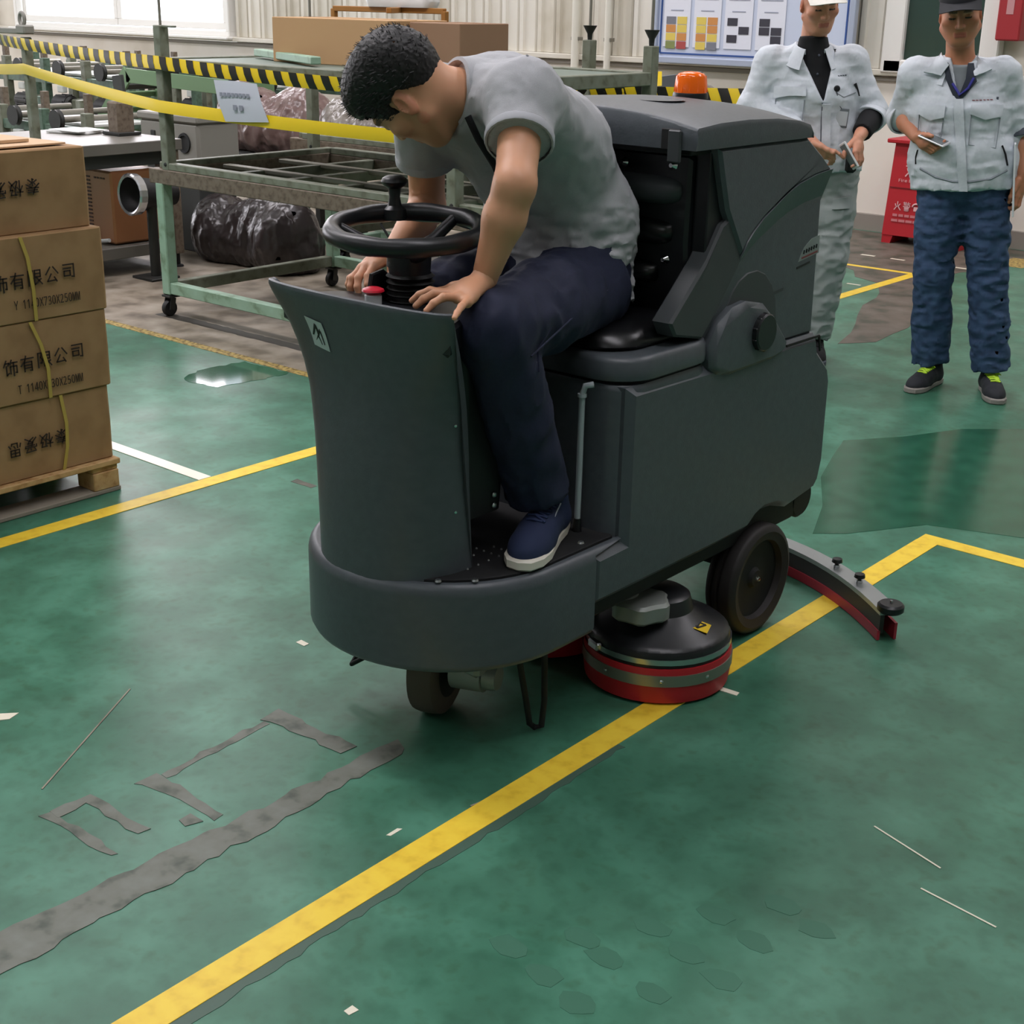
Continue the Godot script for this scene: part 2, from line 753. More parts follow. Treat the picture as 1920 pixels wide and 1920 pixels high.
func room() -> void:
	var green := mat("green floor paint", "ffffff", 0.34)
	mottle(green, 3, 0.012, [[0.0, "35644f"], [0.42, "3c7059"], [0.6, "437962"], [1.0, "4f8770"]], 3.1, true, 1024)
	green.detail_enabled = true
	green.detail_blend_mode = BaseMaterial3D.BLEND_MODE_MUL
	green.detail_albedo = noise_tex(11, 0.03, [[0.0, "dce2de"], [0.45, "ffffff"], [0.62, "ffffff"], [0.8, "efece6"], [1.0, "dcd6ce"]], 1024, 5)
	green.detail_uv_layer = BaseMaterial3D.DETAIL_UV_2
	green.uv2_triplanar = true
	green.uv2_world_triplanar = true
	green.uv2_scale = Vector3.ONE / 2.3
	green.roughness_texture = noise_tex(5, 0.01, [[0.0, "a8a8a8"], [1.0, "ffffff"]], 512, 3)
	green.roughness = 0.46
	relief(green, 21, 0.008, 0.10, 512)
	var fl := mb()
	fl.box(Vector3(-8, -0.05, -0.5), Vector3(31, 0.1, 19.4))
	var floor_ := shell("floor", fl, green)
	floor_.set_meta("label", "glossy green painted factory floor with worn patches")

	var conc := mat("worn concrete", "a59c8f", 0.5)
	mottle(conc, 8, 0.02, [[0.0, "8f8a82"], [0.5, "d8d4cc"], [1.0, "ffffff"]], 1.3, true)
	var worn := mat("scuffed grey strip", "6d736a", 0.55)
	mottle(worn, 9, 0.03, [[0.0, "7d8f80"], [0.45, "e6e2dc"], [1.0, "ffffff"]], 0.6, true)
	var dirt := mat("brown floor dirt", "6b655c", 0.55)
	mottle(dirt, 14, 0.02, [[0.0, "7f9a88"], [0.5, "e0dcd4"], [1.0, "ffffff"]], 1.1, true)
	var yel := mat("yellow marking", "eccb3c", 0.45)
	mottle(yel, 4, 0.03, [[0.0, "e6dcc4"], [0.4, "faf6ee"], [0.7, "ffffff"], [1.0, "ffffff"]], 0.5, true)
	var yel_old := mat("rubbed yellow marking", "b39a55", 0.5)
	mottle(yel_old, 6, 0.05, [[0.0, "7a7a66"], [0.42, "c0b8a0"], [0.55, "ffffff"], [1.0, "ffffff"]], 0.35, true)
	var pale := mat("pale marking", "e6e0cc", 0.3)
	var dark := mat("dark seam", "32302a", 0.6)
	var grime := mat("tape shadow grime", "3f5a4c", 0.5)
	var wet := mat("wet green floor", "1f5a40", 0.06)
	var damp := mat("damp green floor", "2b6148", 0.22)
	mottle(damp, 31, 0.02, [[0.0, "b8c8c0"], [1.0, "ffffff"]], 0.7, true)
	M["conc"] = conc

	var lift := 0.0
	var spots := [
		["concrete_patch", conc, [-19.0, -4.10, -12.0, -4.1, -6.7, -4.10, -4.75, -4.10, -3.9, -4.12, -3.9, -6.2, -4.6, -7.4, -6.5, -9.9, -19, -9.9], 0.02],
		["dirt_patch", dirt, [-5.3, -9.9, -3.4, -9.9, -3.55, -9.0, -3.7, -8.5, -3.45, -7.7, -3.1, -7.0, -3.05, -6.55, -3.25, -6.4, -3.6, -7.3, -3.8, -8.0, -4.4, -8.5, -5.6, -8.9], 0.06],
		["worn_strip", worn, [-2.06, -0.2, -1.97, -0.2, -1.965, -1.0, -1.975, -1.6, -1.99, -2.0, -2.035, -2.02, -2.05, -1.5, -2.075, -1.0], 0.009],
		["stencil_mark", worn, [-2.345, -1.87, -2.345, -1.925, -2.08, -1.93, -2.08, -1.89], 0.008],
		["stencil_mark", worn, [-2.335, -1.86, -2.31, -1.86, -2.285, -1.55, -2.315, -1.55], 0.008],
		["stencil_mark", worn, [-2.33, -1.50, -2.33, -1.56, -2.21, -1.55, -2.08, -1.545, -2.08, -1.515, -2.2, -1.515], 0.008],
		["stencil_mark", worn, [-2.36, -1.29, -2.36, -1.315, -2.13, -1.32, -2.13, -1.30], 0.006],
		["stencil_mark", worn, [-2.36, -1.31, -2.36, -1.41, -2.15, -1.41, -2.15, -1.385, -2.33, -1.385, -2.33, -1.31], 0.006],
		["stencil_mark", worn, [-2.14, -1.47, -2.14, -1.5, -2.1, -1.5, -2.1, -1.47], 0.008],
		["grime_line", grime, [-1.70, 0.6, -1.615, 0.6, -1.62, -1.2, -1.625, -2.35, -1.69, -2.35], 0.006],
		["damp_patch", damp, [-2.36, -4.65, -2.4, -4.9, -2.25, -5.1, -2.15, -5.35, -1.9, -5.6, -1.2, -5.3, -0.7, -4.6, -1.5, -4.3, -1.73, -4.2, -1.9, -3.95, -2.0, -3.9], 0.025],
		["puddle", wet, [-4.99, -3.64, -5.07, -3.76, -5.08, -3.9, -5.07, -4.04, -4.76, -4.05, -4.75, -3.9, -4.8, -3.68, -4.9, -3.64], 0.012],
		["floor_gap", dark, [-6.2, -4.365, -6.2, -4.44, -3.9, -4.44, -3.9, -4.365], 0.004],
		["paint_chip", pale, [-2.83, -1.46, -2.79, -1.5, -2.78, -1.47, -2.8, -1.44], 0.003],
		["paint_chip", dirt, [-3.61, -3.06, -3.5, -3.06, -3.5, -3.09, -3.61, -3.09], 0.006],
		["paint_chip", pale, [-1.775, -1.72, -1.765, -1.725, -1.765, -1.76, -1.775, -1.755], 0.002],
		["paint_chip", pale, [-1.45, -1.30, -1.435, -1.30, -1.435, -1.32, -1.45, -1.32], 0.002],
		["paint_chip", pale, [-2.6, -2.2, -2.57, -2.2, -2.57, -2.22, -2.6, -2.22], 0.002],
		["paint_chip", pale, [-1.62, -2.73, -1.57, -2.74, -1.57, -2.755, -1.62, -2.75], 0.003]]
	var k := 0
	for s in spots:
		k += 1
		shell(s[0], poly_slab(ragged(s[2], s[3], k * 7 + 1, 0.22 if s[3] > 0.015 else 0.03), 0.0, 0.0008 + 0.0002 * (k % 5)), s[1], floor_)
	for s in [[-1.04, -2.43, -0.87, -2.38], [-0.87, -2.29, -0.71, -2.27], [-2.7, -1.75, -2.45, -1.35], [-1.72, -1.92, -1.66, -2.2]]:
		var a := Vector3(s[0], 0.001, s[1])
		var b := Vector3(s[2], 0.001, s[3])
		shell("scratch", mb().beam(a, b, 0.004, 0.0012), M["pale marking"] if s[0] > -1.5 else conc, floor_)
	# footprint-like scuffs left of the right corner
	var scuff := mat("dark scuff", "376a54", 0.5)
	var rr := RandomNumberGenerator.new()
	rr.seed = 5
	for i in 13:
		var x := -1.36 + 0.075 * (i % 5) + rr.randf_range(-0.02, 0.02) + 0.1 * (i / 5)
		var z := -1.62 - 0.11 * (i % 5) + 0.02 * (i / 5)
		var ring := []
		for j in 9:
			var f := TAU * j / 9.0
			ring.append(x + cos(f) * 0.042 * rr.randf_range(0.7, 1.1))
			ring.append(z + sin(f) * 0.028 * rr.randf_range(0.7, 1.1))
		shell("scuff", poly_slab(ring, 0.0, 0.0006), scuff, floor_)

	# painted and taped lines
	var W := 0.036
	for s in [
		[yel, -1.68 - W, -1.68 + W, 1.2, -4.06], [yel, -1.715, 2.5, -4.06, -4.125], [yel, -3.81 - W, -3.81 + W, 1.2, -8.45],
		[yel, -3.78, -5.3, -8.45, -8.5], [pale, -3.85, -4.7, -2.845, -2.9], [yel_old, -4.2, -7.6, -4.06, -4.115], [yel_old, -3.6, -3.4, -9.2, -9.55]]:
		var line := mb()
		line.box(Vector3((s[1] + s[2]) * 0.5, 0.0009, (s[3] + s[4]) * 0.5), Vector3(absf(s[2] - s[1]), 0.0024, absf(s[4] - s[3])), 0.0006)
		shell("marking_line", line, s[0], floor_)
	for x in [-4.58, -4.36, -4.14, -3.93, -3.7]:
		shell("marking_dash", mb().box(Vector3(x, 0.001, -8.9), Vector3(0.1, 0.0024, 0.03)), pale, floor_)
	shell("marking_dash", mb().box(Vector3(-3.93, 0.001, -7.87), Vector3(0.09, 0.0024, 0.02)), pale, floor_)

	# ---- walls
	var white := mat("whitewashed wall", "e9e4da", 0.8)
	mottle(white, 17, 0.012, [[0.0, "eae6df"], [0.5, "faf8f5"], [1.0, "ffffff"]], 2.7)
	var sheetm := mat("pale corrugated sheet", "dcd8cc", 0.55)
	mottle(sheetm, 18, 0.01, [[0.0, "d6d2c8"], [0.5, "f4f2ee"], [1.0, "ffffff"]], 1.9)
	var frame_w := mat("white window frame", "e8e6e0", 0.45)
	var plinth := mat("grey plinth", "8d877d", 0.7)
	var seam := mat("dark joint", "6f695c", 0.8)
	var zb := -9.95
	var wl := mb()
	var T := 0.24
	wl.box(Vector3(-8, 0.56, zb - T * 0.5), Vector3(31, 1.12, T))
	wl.box(Vector3(-2.73, 3.81, zb - T * 0.5 - 0.03), Vector3(19.24, 5.38, T))        # right of the windows
	wl.box(Vector3(-17.93, 5.25, zb - T * 0.5 - 0.03), Vector3(11.16, 2.5, T))        # over them
	wl.box(Vector3(-16.78, 2.56, zb - T * 0.5 - 0.03), Vector3(0.5, 2.88, T))
	wl.box(Vector3(-22.2, 2.56, zb - T * 0.5 - 0.03), Vector3(2.6, 2.88, T))
	var back := shell("wall_back", wl, white)
	back.set_meta("label", "white masonry wall under pale corrugated sheets at the back of the hall")
	# the corrugated sheets, one by one
	var pr := RandomNumberGenerator.new()
	pr.seed = 77
	var tones := []
	for t in ["dcd8cc", "d3cfc2", "e3e0d6", "cbc6b8"]:
		var tm := mat("pale corrugated sheet " + t, t, 0.5)
		mottle(tm, 19, 0.01, [[0.0, "e4e0d6"], [0.4, "f8f6f2"], [1.0, "ffffff"]], 1.7, true)
		tones.append(tm)
	var prof := [0.0, 0.0, 0.012, 0.022, 0.055, 0.022, 0.065, 0.0, 0.135, 0.0, 0.145, 0.02, 0.19, 0.02, 0.2, 0.0]
	var panel := mb()
	var rows := []
	for y in [0.0, 5.3]:
		var line := []
		for i in range(0, prof.size(), 2):
			line.append(Vector3(prof[i], y, prof[i + 1]))
		rows.append(line)
	panel.sheet(rows, 0.004)
	var pm := panel.done()
	var x := -12.3
	while x < 6.8:
		if x < -4.92 or x > -3.75:
			var o := shell("wall_sheet", pm, tones[pr.randi() % 4], back)
			o.position = Vector3(x, 1.175, zb + 0.005)
			o.scale.x = 0.99
		x += 0.205
	# ledges along the foot of the sheets
	shell("trim_1", mb().box(Vector3(-8, 1.15, zb + 0.03), Vector3(31, 0.045, 0.07), 0.006), sheetm)
	shell("trim_2", mb().box(Vector3(-8, 1.105, zb + 0.012), Vector3(31, 0.035, 0.03), 0.004), plinth)
	shell("baseboard_back", mb().box(Vector3(-8, 0.06, zb + 0.01), Vector3(31, 0.13, 0.03), 0.004), plinth)
	# the windows
	var glass := StandardMaterial3D.new()
	glass.resource_name = "window glass"
	glass.albedo_color = Color(0.95, 0.98, 1.0, 0.06)
	glass.transparency = BaseMaterial3D.TRANSPARENCY_ALPHA
	glass.roughness = 0.02
	M["glass"] = glass
	var nw := 0
	for wx in [[-16.5, -12.36], [-20.9, -17.05]]:
		nw += 1
		var w := Node3D.new()
		w.name = "window_%d" % nw
		w.set_meta("kind", "structure")
		add_child(w)
		var x0: float = wx[0]
		var x1: float = wx[1]
		var fr := mb()
		fr.box(Vector3((x0 + x1) / 2, 1.2, zb), Vector3(x1 - x0, 0.06, 0.14), 0.008)
		fr.box(Vector3((x0 + x1) / 2, 3.97, zb), Vector3(x1 - x0, 0.06, 0.14), 0.008)
		for xx in [x0 + 0.03, x1 - 0.03]:
			fr.box(Vector3(xx, 2.58, zb), Vector3(0.06, 2.72, 0.14), 0.008)
		put("window_frame", fr, frame_w, w)
		var n := 2
		for i in n:
			var a: float = x0 + 0.1 + (x1 - x0 - 0.2) * i / n
			var b: float = x0 + 0.1 + (x1 - x0 - 0.2) * (i + 1) / n
			var sash := mb()
			sash.box(Vector3((a + b) / 2, 1.275, zb - 0.02), Vector3(b - a - 0.01, 0.07, 0.05), 0.006)
			sash.box(Vector3((a + b) / 2, 3.9, zb - 0.02), Vector3(b - a - 0.01, 0.07, 0.05), 0.006)
			for xx in [a + 0.035, b - 0.035]:
				sash.box(Vector3(xx, 2.59, zb - 0.02), Vector3(0.07, 2.56, 0.05), 0.006)
			put("sash", sash, frame_w, w)
			put("pane", mb().box(Vector3((a + b) / 2, 2.59, zb - 0.02), Vector3(b - a - 0.14, 2.56, 0.006)), glass, w)
		put("window_sill", mb().box(Vector3((x0 + x1) / 2, 1.16, zb + 0.06), Vector3(x1 - x0 + 0.1, 0.03, 0.16), 0.008), frame_w, w)
	# the dark glazed door-height window on the right, white frame round it
	var w3 := Node3D.new()
	w3.name = "window_3"
	w3.set_meta("kind", "structure")
	add_child(w3)
	var f3 := mb()
	for xx in [[-4.82, 0.16], [-4.1, 0.14]]:
		f3.box(Vector3(xx[0], 2.2, zb + 0.03), Vector3(xx[1], 2.1, 0.1), 0.01)
	f3.box(Vector3(-4.45, 1.2, zb + 0.03), Vector3(0.86, 0.09, 0.1), 0.01)
	f3.box(Vector3(-4.45, 3.22, zb + 0.03), Vector3(0.86, 0.09, 0.1), 0.01)
	put("window_frame", f3, frame_w, w3)
	var dg := mat("dark green glass", "33463f", 0.12)
	put("pane", mb().box(Vector3(-4.45, 2.2, zb + 0.03), Vector3(0.6, 2.0, 0.02)), dg, w3)
	# the other walls and the roof, with the openings the daylight comes through
	var grey := mat("grey wall", "b9b9b2", 0.8)
	mottle(grey, 23, 0.01, [[0.0, "d0d0d0"], [1.0, "ffffff"]], 3.0)
	var left := mb()
	left.box(Vector3(-23.12, 0.6, -0.5), Vector3(0.24, 1.2, 19.4))
	left.box(Vector3(-23.12, 5.6, -0.5), Vector3(0.24, 1.8, 19.4))
	left.box(Vector3(-23.12, 2.95, -9.0), Vector3(0.24, 3.5, 2.4))
	left.box(Vector3(-23.12, 2.95, 5.6), Vector3(0.24, 3.5, 7.2))
	shell("wall_left", left, grey)
	shell("wall_right", mb().box(Vector3(7.12, 3.25, -0.5), Vector3(0.24, 6.5, 19.4)), grey)
	shell("wall_front", mb().box(Vector3(-8, 3.25, 9.3), Vector3(30.6, 6.5, 0.24)), grey)
	var side := Node3D.new()
	side.name = "window_4"
	side.set_meta("kind", "structure")
	add_child(side)
	var sf := mb()
	for i in 7:
		sf.box(Vector3(-23.1, 2.95, -7.8 + 9.8 * i / 6.0), Vector3(0.12, 3.5, 0.08), 0.008)
	for y in [1.24, 2.4, 4.66]:
		sf.box(Vector3(-23.1, y, -2.9), Vector3(0.12, 0.08, 9.8), 0.008)
	put("window_frame", sf, frame_w, side)
	put("pane", mb().box(Vector3(-23.1, 2.95, -2.9), Vector3(0.006, 3.5, 9.8)), glass, side)
	var roofm := mat("pale roof sheet", "c4c4be", 0.7)
	var holes := []
	var roof := mb()
	# strips of roof between the roof lights (rows at z = -7.4, -1.8 and 4)
	var zs := [-10.2, -8.0, -6.8, -2.4, -1.2, 3.4, 4.6, 9.2]
	for i in range(0, zs.size(), 2):
		roof.box(Vector3(-8, 6.56, (zs[i] + zs[i + 1]) / 2), Vector3(31, 0.12, zs[i + 1] - zs[i]))
	for zc in [-7.4, -1.8, 4.0]:
		var cuts := []
		for p in ROOF_LIGHTS:
			if absf(p[1] - zc) < 0.1:
				cuts.append(p[0])
		cuts.sort()
		var xa := -23.5
		for cx in cuts:
			roof.box(Vector3((xa + cx - 2.0) / 2, 6.56, zc), Vector3(cx - 2.0 - xa, 0.12, 1.2))
			xa = cx + 2.0
		roof.box(Vector3((xa + 7.5) / 2, 6.56, zc), Vector3(7.5 - xa, 0.12, 1.2))
	shell("ceiling", roof, roofm)
	var n5 := 4
	for p in ROOF_LIGHTS:
		n5 += 1
		var r := Node3D.new()
		r.name = "window_%d" % n5
		r.set_meta("kind", "structure")
		add_child(r)
		put("pane", mb().box(Vector3(p[0], 6.56, p[1]), Vector3(4.0, 0.01, 1.2)), glass, r)


# the side profile (z forward, y up) turned into a prism across the machine from x0 to x1
func across(m: Mb, zy: Array, x0: float, x1: float, bev := 0.0) -> Mb:
	var p := PackedVector2Array()
	for i in range(0, zy.size(), 2):
		p.append(Vector2(-zy[i], zy[i + 1]))
	return m.prism(p, x1 - x0, Transform3D(Basis(Vector3(0, 0, -1), Vector3.UP, Vector3.RIGHT), Vector3((x0 + x1) * 0.5, 0, 0)), bev)


# plan outline: half circle in front, straight sides
func u_plan(w: float, zc: float, back: float, y: float, n := 28, front := 1.0) -> PackedVector3Array:
	var r := PackedVector3Array()
	r.append(Vector3(w, y, back))
	for i in n + 1:
		var f := PI * i / n
		r.append(Vector3(cos(f) * w, y, zc + sin(f) * w * front))
	r.append(Vector3(-w, y, back))
	return r


func rounded_plan(x0: float, x1: float, z0: float, z1: float, r: float, y: float, n := 5) -> PackedVector3Array:
	var out := PackedVector3Array()
	var cs := [[x1 - r, z1 - r, 0.0], [x0 + r, z1 - r, PI / 2], [x0 + r, z0 + r, PI], [x1 - r, z0 + r, PI * 1.5]]
	for c in cs:
		for i in n + 1:
			var f: float = c[2] + PI / 2 * i / n
			out.append(Vector3(c[0] + cos(f) * r, y, c[1] + sin(f) * r))
	return out


func shield_ring(y: float, back := 0.0) -> PackedVector3Array:
	var keys := [[0.44, 0.190, 0.112, 0.296], [0.62, 0.195, 0.128, 0.292], [0.75, 0.203, 0.142, 0.286], [0.85, 0.216, 0.165, 0.280], [0.95, 0.240, 0.208, 0.283], [1.05, 0.268, 0.260, 0.303]]
	var k := 0
	while k < keys.size() - 2 and y > keys[k + 1][0]:
		k += 1
	var t: float = (y - keys[k][0]) / (keys[k + 1][0] - keys[k][0])
	var pre: Array = keys[max(k - 1, 0)]
	var nxt: Array = keys[min(k + 2, keys.size() - 1)]
	var q := []
	for i in [1, 2, 3]:
		q.append(cubic_interpolate(keys[k][i], keys[k + 1][i], pre[i], nxt[i], t))
	var w: float = q[0] - back * 0.6
	var out := PackedVector3Array()
	for i in 33:
		var f := PI * i / 32.0
		var cx := cos(f)
		var sx := sin(f)
		out.append(Vector3(signf(cx) * pow(absf(cx), 0.85) * w, y, q[1] - back * 0.5 + (q[2] - q[1]) * pow(sx, 0.85) - back * 0.5 * sx))
	return out


func scrubber() -> void:
	var t := thing("floor_scrubber", "dark grey ride-on floor scrubber with a seat, steering wheel and red brush skirt", "floor scrubber", Vector3(-2.054, 0, -2.192))
	var body := mat("dark grey moulded plastic", "50565b", 0.42)
	mottle(body, 41, 0.05, [[0.0, "e8e8e8"], [1.0, "ffffff"]], 0.4)
	relief(body, 42, 0.25, 0.025)
	var blackp := mat("black plastic", "15171a", 0.38)
	var black_mat := mat("matt black", "0e0f10", 0.7)
	var strut := mat("charcoal plastic", "3c4042", 0.5)
	var vinyl := mat("black vinyl", "101113", 0.33)
	var rubber := mat("dark rubber", "201c1b", 0.62)
	var tread := mat("dusty tyre tread", "5a5047", 0.8)
	var steel := mat("bright steel", "c9ccce", 0.28, 1.0)
	var alu := mat("cast aluminium", "8f948f", 0.5, 0.4)
	var red := mat("red rubber skirt", "b3202a", 0.42)
	var hose := mat("milky hose", "a9b2b6", 0.35)
	var amber := mat("amber lens", "e8650f", 0.15)
	amber.emission_enabled = true
	amber.emission = Color("ff6a10")
	amber.emission_energy_multiplier = 0.12
	var chrome := mat("polished bolt", "d8dadc", 0.15, 1.0)

	# bumper with a rounded upper rim
	var m := mb()
	var rings := []
	for q in [[0.25, 0.308], [0.256, 0.318], [0.27, 0.325], [0.43, 0.325], [0.446, 0.322], [0.456, 0.314], [0.459, 0.304], [0.455, 0.296]]:
		rings.append(u_plan(q[1], -0.02, -0.155 if q[0] < 0.45 else -0.26, q[0]))
	m.loft(rings)
	put("bumper", m, body, t, 50)
	# foot deck
	m = mb()
	m.loft([u_plan(0.296, -0.02, -0.25, 0.44), u_plan(0.296, -0.02, -0.25, 0.461), u_plan(0.29, -0.02, -0.25, 0.463)])
	put("foot_deck", m, black_mat, t)
	m = mb()
	var rg := RandomNumberGenerator.new()
	rg.seed = 4
	for i in 7:
		for j in 5:
			if rg.randf() < 0.75:
				m.cyl(Vector3(0.06 + i * 0.022, 0.463, 0.13 - j * 0.034), Vector3(0.06 + i * 0.022, 0.466, 0.13 - j * 0.034), 0.003, 0.002, 6)
	var studs := put("deck_studs", m, steel, t)
	studs.set_meta("kind", "stuff")
	for p in [[0.245, 0.165], [0.19, 0.22], [0.275, -0.16], [0.26, -0.06]]:
		put("deck_screw", mb().lathe([[0.0, 0.005], [0.006, 0.004], [0.008, 0.0]], 10, Transform3D(Basis(), Vector3(p[0], 0.463, p[1]))), steel, t)

	# lower tank: the two skins and the rounded front
	var low := [-0.15, 0.446, -0.26, 0.449, -0.26, 0.81, -0.6, 0.805, -1.10, 0.80, -1.115, 0.755, -1.18, 0.70, -1.196, 0.66, -1.20, 0.43, -1.185, 0.37, -1.16, 0.345, -1.03, 0.328, -0.99, 0.34, -0.95, 0.352, -0.89, 0.357, -0.85, 0.345, -0.815, 0.322, -0.62, 0.318, -0.15, 0.318]
	m = mb()
	across(m, low, -0.325, 0.325, 0.018)
	put("solution_tank", m, body, t, 30)
	m = mb()
	m.loft([rounded_plan(-0.322, 0.322, -0.6, -0.243, 0.07, 0.45), rounded_plan(-0.322, 0.322, -0.6, -0.243, 0.07, 0.80), rounded_plan(-0.315, 0.315, -0.6, -0.25, 0.07, 0.812)])
	put("tank_front", m, body, t, 40)
	# seat pod and cushion
	m = mb()
	rings = []
	for q in [[0.818, -0.006], [0.822, 0.004], [0.835, 0.006], [0.862, 0.004], [0.872, -0.003], [0.875, -0.012]]:
		rings.append(rounded_plan(-0.322 - q[1], 0.322 + q[1], -0.62, -0.245 + q[1], 0.10, q[0], 8))
	m.loft(rings)
	put("seat_base", m, body, t, 50)
	put("shadow_joint", mb().loft([rounded_plan(-0.312, 0.312, -0.61, -0.256, 0.09, 0.806), rounded_plan(-0.312, 0.312, -0.61, -0.256, 0.09, 0.822)]), black_mat, t)
	m = mb()
	rings = []
	for q in [[0.872, 0.0], [0.885, 0.008], [0.905, 0.0], [0.918, -0.02], [0.925, -0.05], [0.926, -0.10]]:
		rings.append(rounded_plan(-0.265 - q[1], 0.265 + q[1], -0.6, -0.275 + q[1] * 0.8, 0.10, q[0], 8))
	m.loft(rings)
	put("seat", m, vinyl, t, 60)

	# upper tank: core, side skins, swept arch
	m = mb()
	across(m, [-0.60, 0.80, -0.565, 1.305, -0.955, 1.305, -1.06, 1.20, -1.085, 0.80], -0.297, 0.297, 0.012)
	put("recovery_tank", m, body, t)
	var outer := [-0.684, 1.055, -0.705, 1.083, -0.732, 1.106, -0.770, 1.131, -0.811, 1.150, -0.868, 1.178, -0.929, 1.199, -1.01, 1.215, -1.092, 1.224]
	var inner := [-0.69, 1.015, -0.722, 1.040, -0.751, 1.058, -0.785, 1.074, -0.82, 1.088, -0.868, 1.108, -0.917, 1.124, -0.99, 1.140, -1.085, 1.150]
	for sgn in [1, -1]:
		var up := [-0.555, 1.31, -0.581, 1.236, -0.606, 1.168]
		up.append_array(outer)
		up.append_array([-1.04, 1.262, -0.958, 1.31])
		m = mb()
		across(m, up, 0.24 * sgn if sgn > 0 else -0.325, 0.325 if sgn > 0 else -0.24, 0.008)
		put("upper_side_panel", m, body, t)
		m = mb()
		var r1 := []
		var r2 := []
		for i in range(0, outer.size(), 2):
			r1.append(Vector3(0.322 * sgn, outer[i + 1] + 0.004, outer[i]))
			r2.append(Vector3(0.297 * sgn, inner[i + 1] - 0.004, inner[i]))
		m.sheet([r1, r2], 0.004 * sgn)
		put("swept_arch", m, body, t, 60)
		var side := [-0.56, 0.80, -0.566, 0.869, -0.603, 0.927, -0.650, 0.992, -0.672, 1.02]
		for i in range(0, inner.size(), 2):
			side.append(inner[i])
			side.append(inner[i + 1] + 0.02)
		side.append_array([-1.098, 0.80])
		m = mb()
		across(m, side, 0.25 if sgn > 0 else -0.305, 0.305 if sgn > 0 else -0.25, 0.008)
		put("lower_side_panel", m, body, t)
		# charcoal bolster beside the seat back
		m = mb()
		across(m, [-0.636, 1.151, -0.60, 1.135, -0.545, 1.06, -0.407, 0.934, -0.43, 0.90, -0.544, 0.876, -0.60, 0.93, -0.718, 1.067], 0.262 if sgn > 0 else -0.318, 0.318 if sgn > 0 else -0.262, 0.006)
		put("side_bolster", m, strut, t)
	# raised boss with the filler cap
	m = mb()
	across(m, [-0.572, 0.803, -0.566, 0.86, -0.60, 0.905, -0.66, 0.935, -0.719, 0.942, -0.80, 0.925, -0.868, 0.873, -0.926, 0.815, -0.92, 0.785, -0.86, 0.772, -0.658, 0.768, -0.60, 0.778], 0.28, 0.336, 0.014)
	put("filler_boss", m, body, t, 45)
	m = mb()
	var cap_at := Transform3D(Basis(Vector3.UP, Vector3.RIGHT, Vector3(0, 0, -1)), Vector3(0.334, 0.858, -0.785))
	m.lathe([[0.0, 0.018], [0.043, 0.018], [0.047, 0.014], [0.047, 0.0]], 28, cap_at)
	for i in 10:
		var f := TAU * i / 10
		m.box(cap_at * Vector3(cos(f) * 0.046, 0.008, sin(f) * 0.046), Vector3(0.014, 0.006, 0.006), 0.002)
	put("filler_cap", m, blackp, t)
	# dark arch recess over the boss
	m = mb()
	across(m, [-0.655, 0.925, -0.675, 0.962, -0.705, 0.990, -0.745, 1.005, -0.79, 1.006, -0.83, 0.992, -0.865, 0.962, -0.89, 0.92, -0.90, 0.87, -0.90, 0.82, -0.86, 0.80, -0.70, 0.86], 0.30, 0.3075, 0.003)
	put("boss_recess", m, strut, t)
	# shut line of the rear corner
	m = mb()
	m.beam(Vector3(0.3265, 0.795, -0.93), Vector3(0.3265, 0.795, -1.10), 0.004, 0.006)
	m.beam(Vector3(0.3265, 0.795, -1.10), Vector3(0.3265, 0.752, -1.112), 0.004, 0.006)
	put("shut_line", m, black_mat, t)

	# seat back with its padded bars
	m = mb()
	across(m, [-0.556, 0.88, -0.535, 1.09, -0.538, 1.285, -0.60, 1.30, -0.61, 0.88], -0.285, 0.262, 0.008)
	across(m, [-0.556, 0.88, -0.556, 1.30, -0.66, 1.30, -0.70, 0.95], 0.262, 0.302, 0.003)
	var back := put("seat_back", m, blackp, t)
	for q in [[1.208, 0.262, 0.034], [1.112, 0.245, 0.032], [1.015, 0.205, 0.028]]:
		m = mb()
		var rr := []
		for i in 17:
			var f: float = sin((-1.0 + i / 8.0) * PI * 0.5)
			var w: float = sqrt(max(0.0, 1.0 - pow(absf(f), 12.0)))
			var ring := PackedVector3Array()
			for j in 14:
				var a := TAU * j / 14
				ring.append(Vector3(-0.02 + f * q[1], q[0] + sin(a) * q[2] * (0.35 + 0.65 * w), -0.548 + cos(a) * 0.042 * (0.25 + 0.75 * w)))
			rr.append(ring)
		m.loft(rr)
		put("lumbar_bar", m, strut if q[0] > 1.2 else vinyl, back, 60)
	for p in [[0.075, 1.262], [0.214, 1.266], [0.205, 1.05], [-0.2, 1.262]]:
		put("bolt", mb().lathe([[0.0, 0.012], [0.005, 0.011], [0.009, 0.004], [0.012, 0.0]], 12, frame(Vector3(p[0], p[1], -0.537), Vector3.RIGHT, Vector3(0, 0, 1))), chrome, back)

	# lid: crowned slab
	m = mb()
	rings = []
	var side_y := [[-0.452, 1.335, 0.7], [-0.455, 1.352, 0.96], [-0.462, 1.358, 1.0], [-0.55, 1.365, 1.0], [-0.67, 1.367, 1.0], [-0.80, 1.363, 1.0], [-0.90, 1.353, 1.0], [-0.955, 1.341, 1.0], [-0.965, 1.332, 0.9], [-0.968, 1.32, 0.5]]
	for s in side_y:
		var ring := PackedVector3Array()
		ring.append(Vector3(-0.328, 1.311, s[0]))
		ring.append(Vector3(-0.331, s[1] - 0.01, s[0]))
		for i in 25:
			var xx := -0.326 + 0.652 * i / 24.0
			ring.append(Vector3(xx, s[1] + 0.034 * s[2] * (1.0 - pow(absf(xx) / 0.328, 2.2)), s[0]))
		ring.append(Vector3(0.331, s[1] - 0.01, s[0]))
		ring.append(Vector3(0.328, 1.311, s[0]))
		rings.append(ring)
	m.loft(rings)
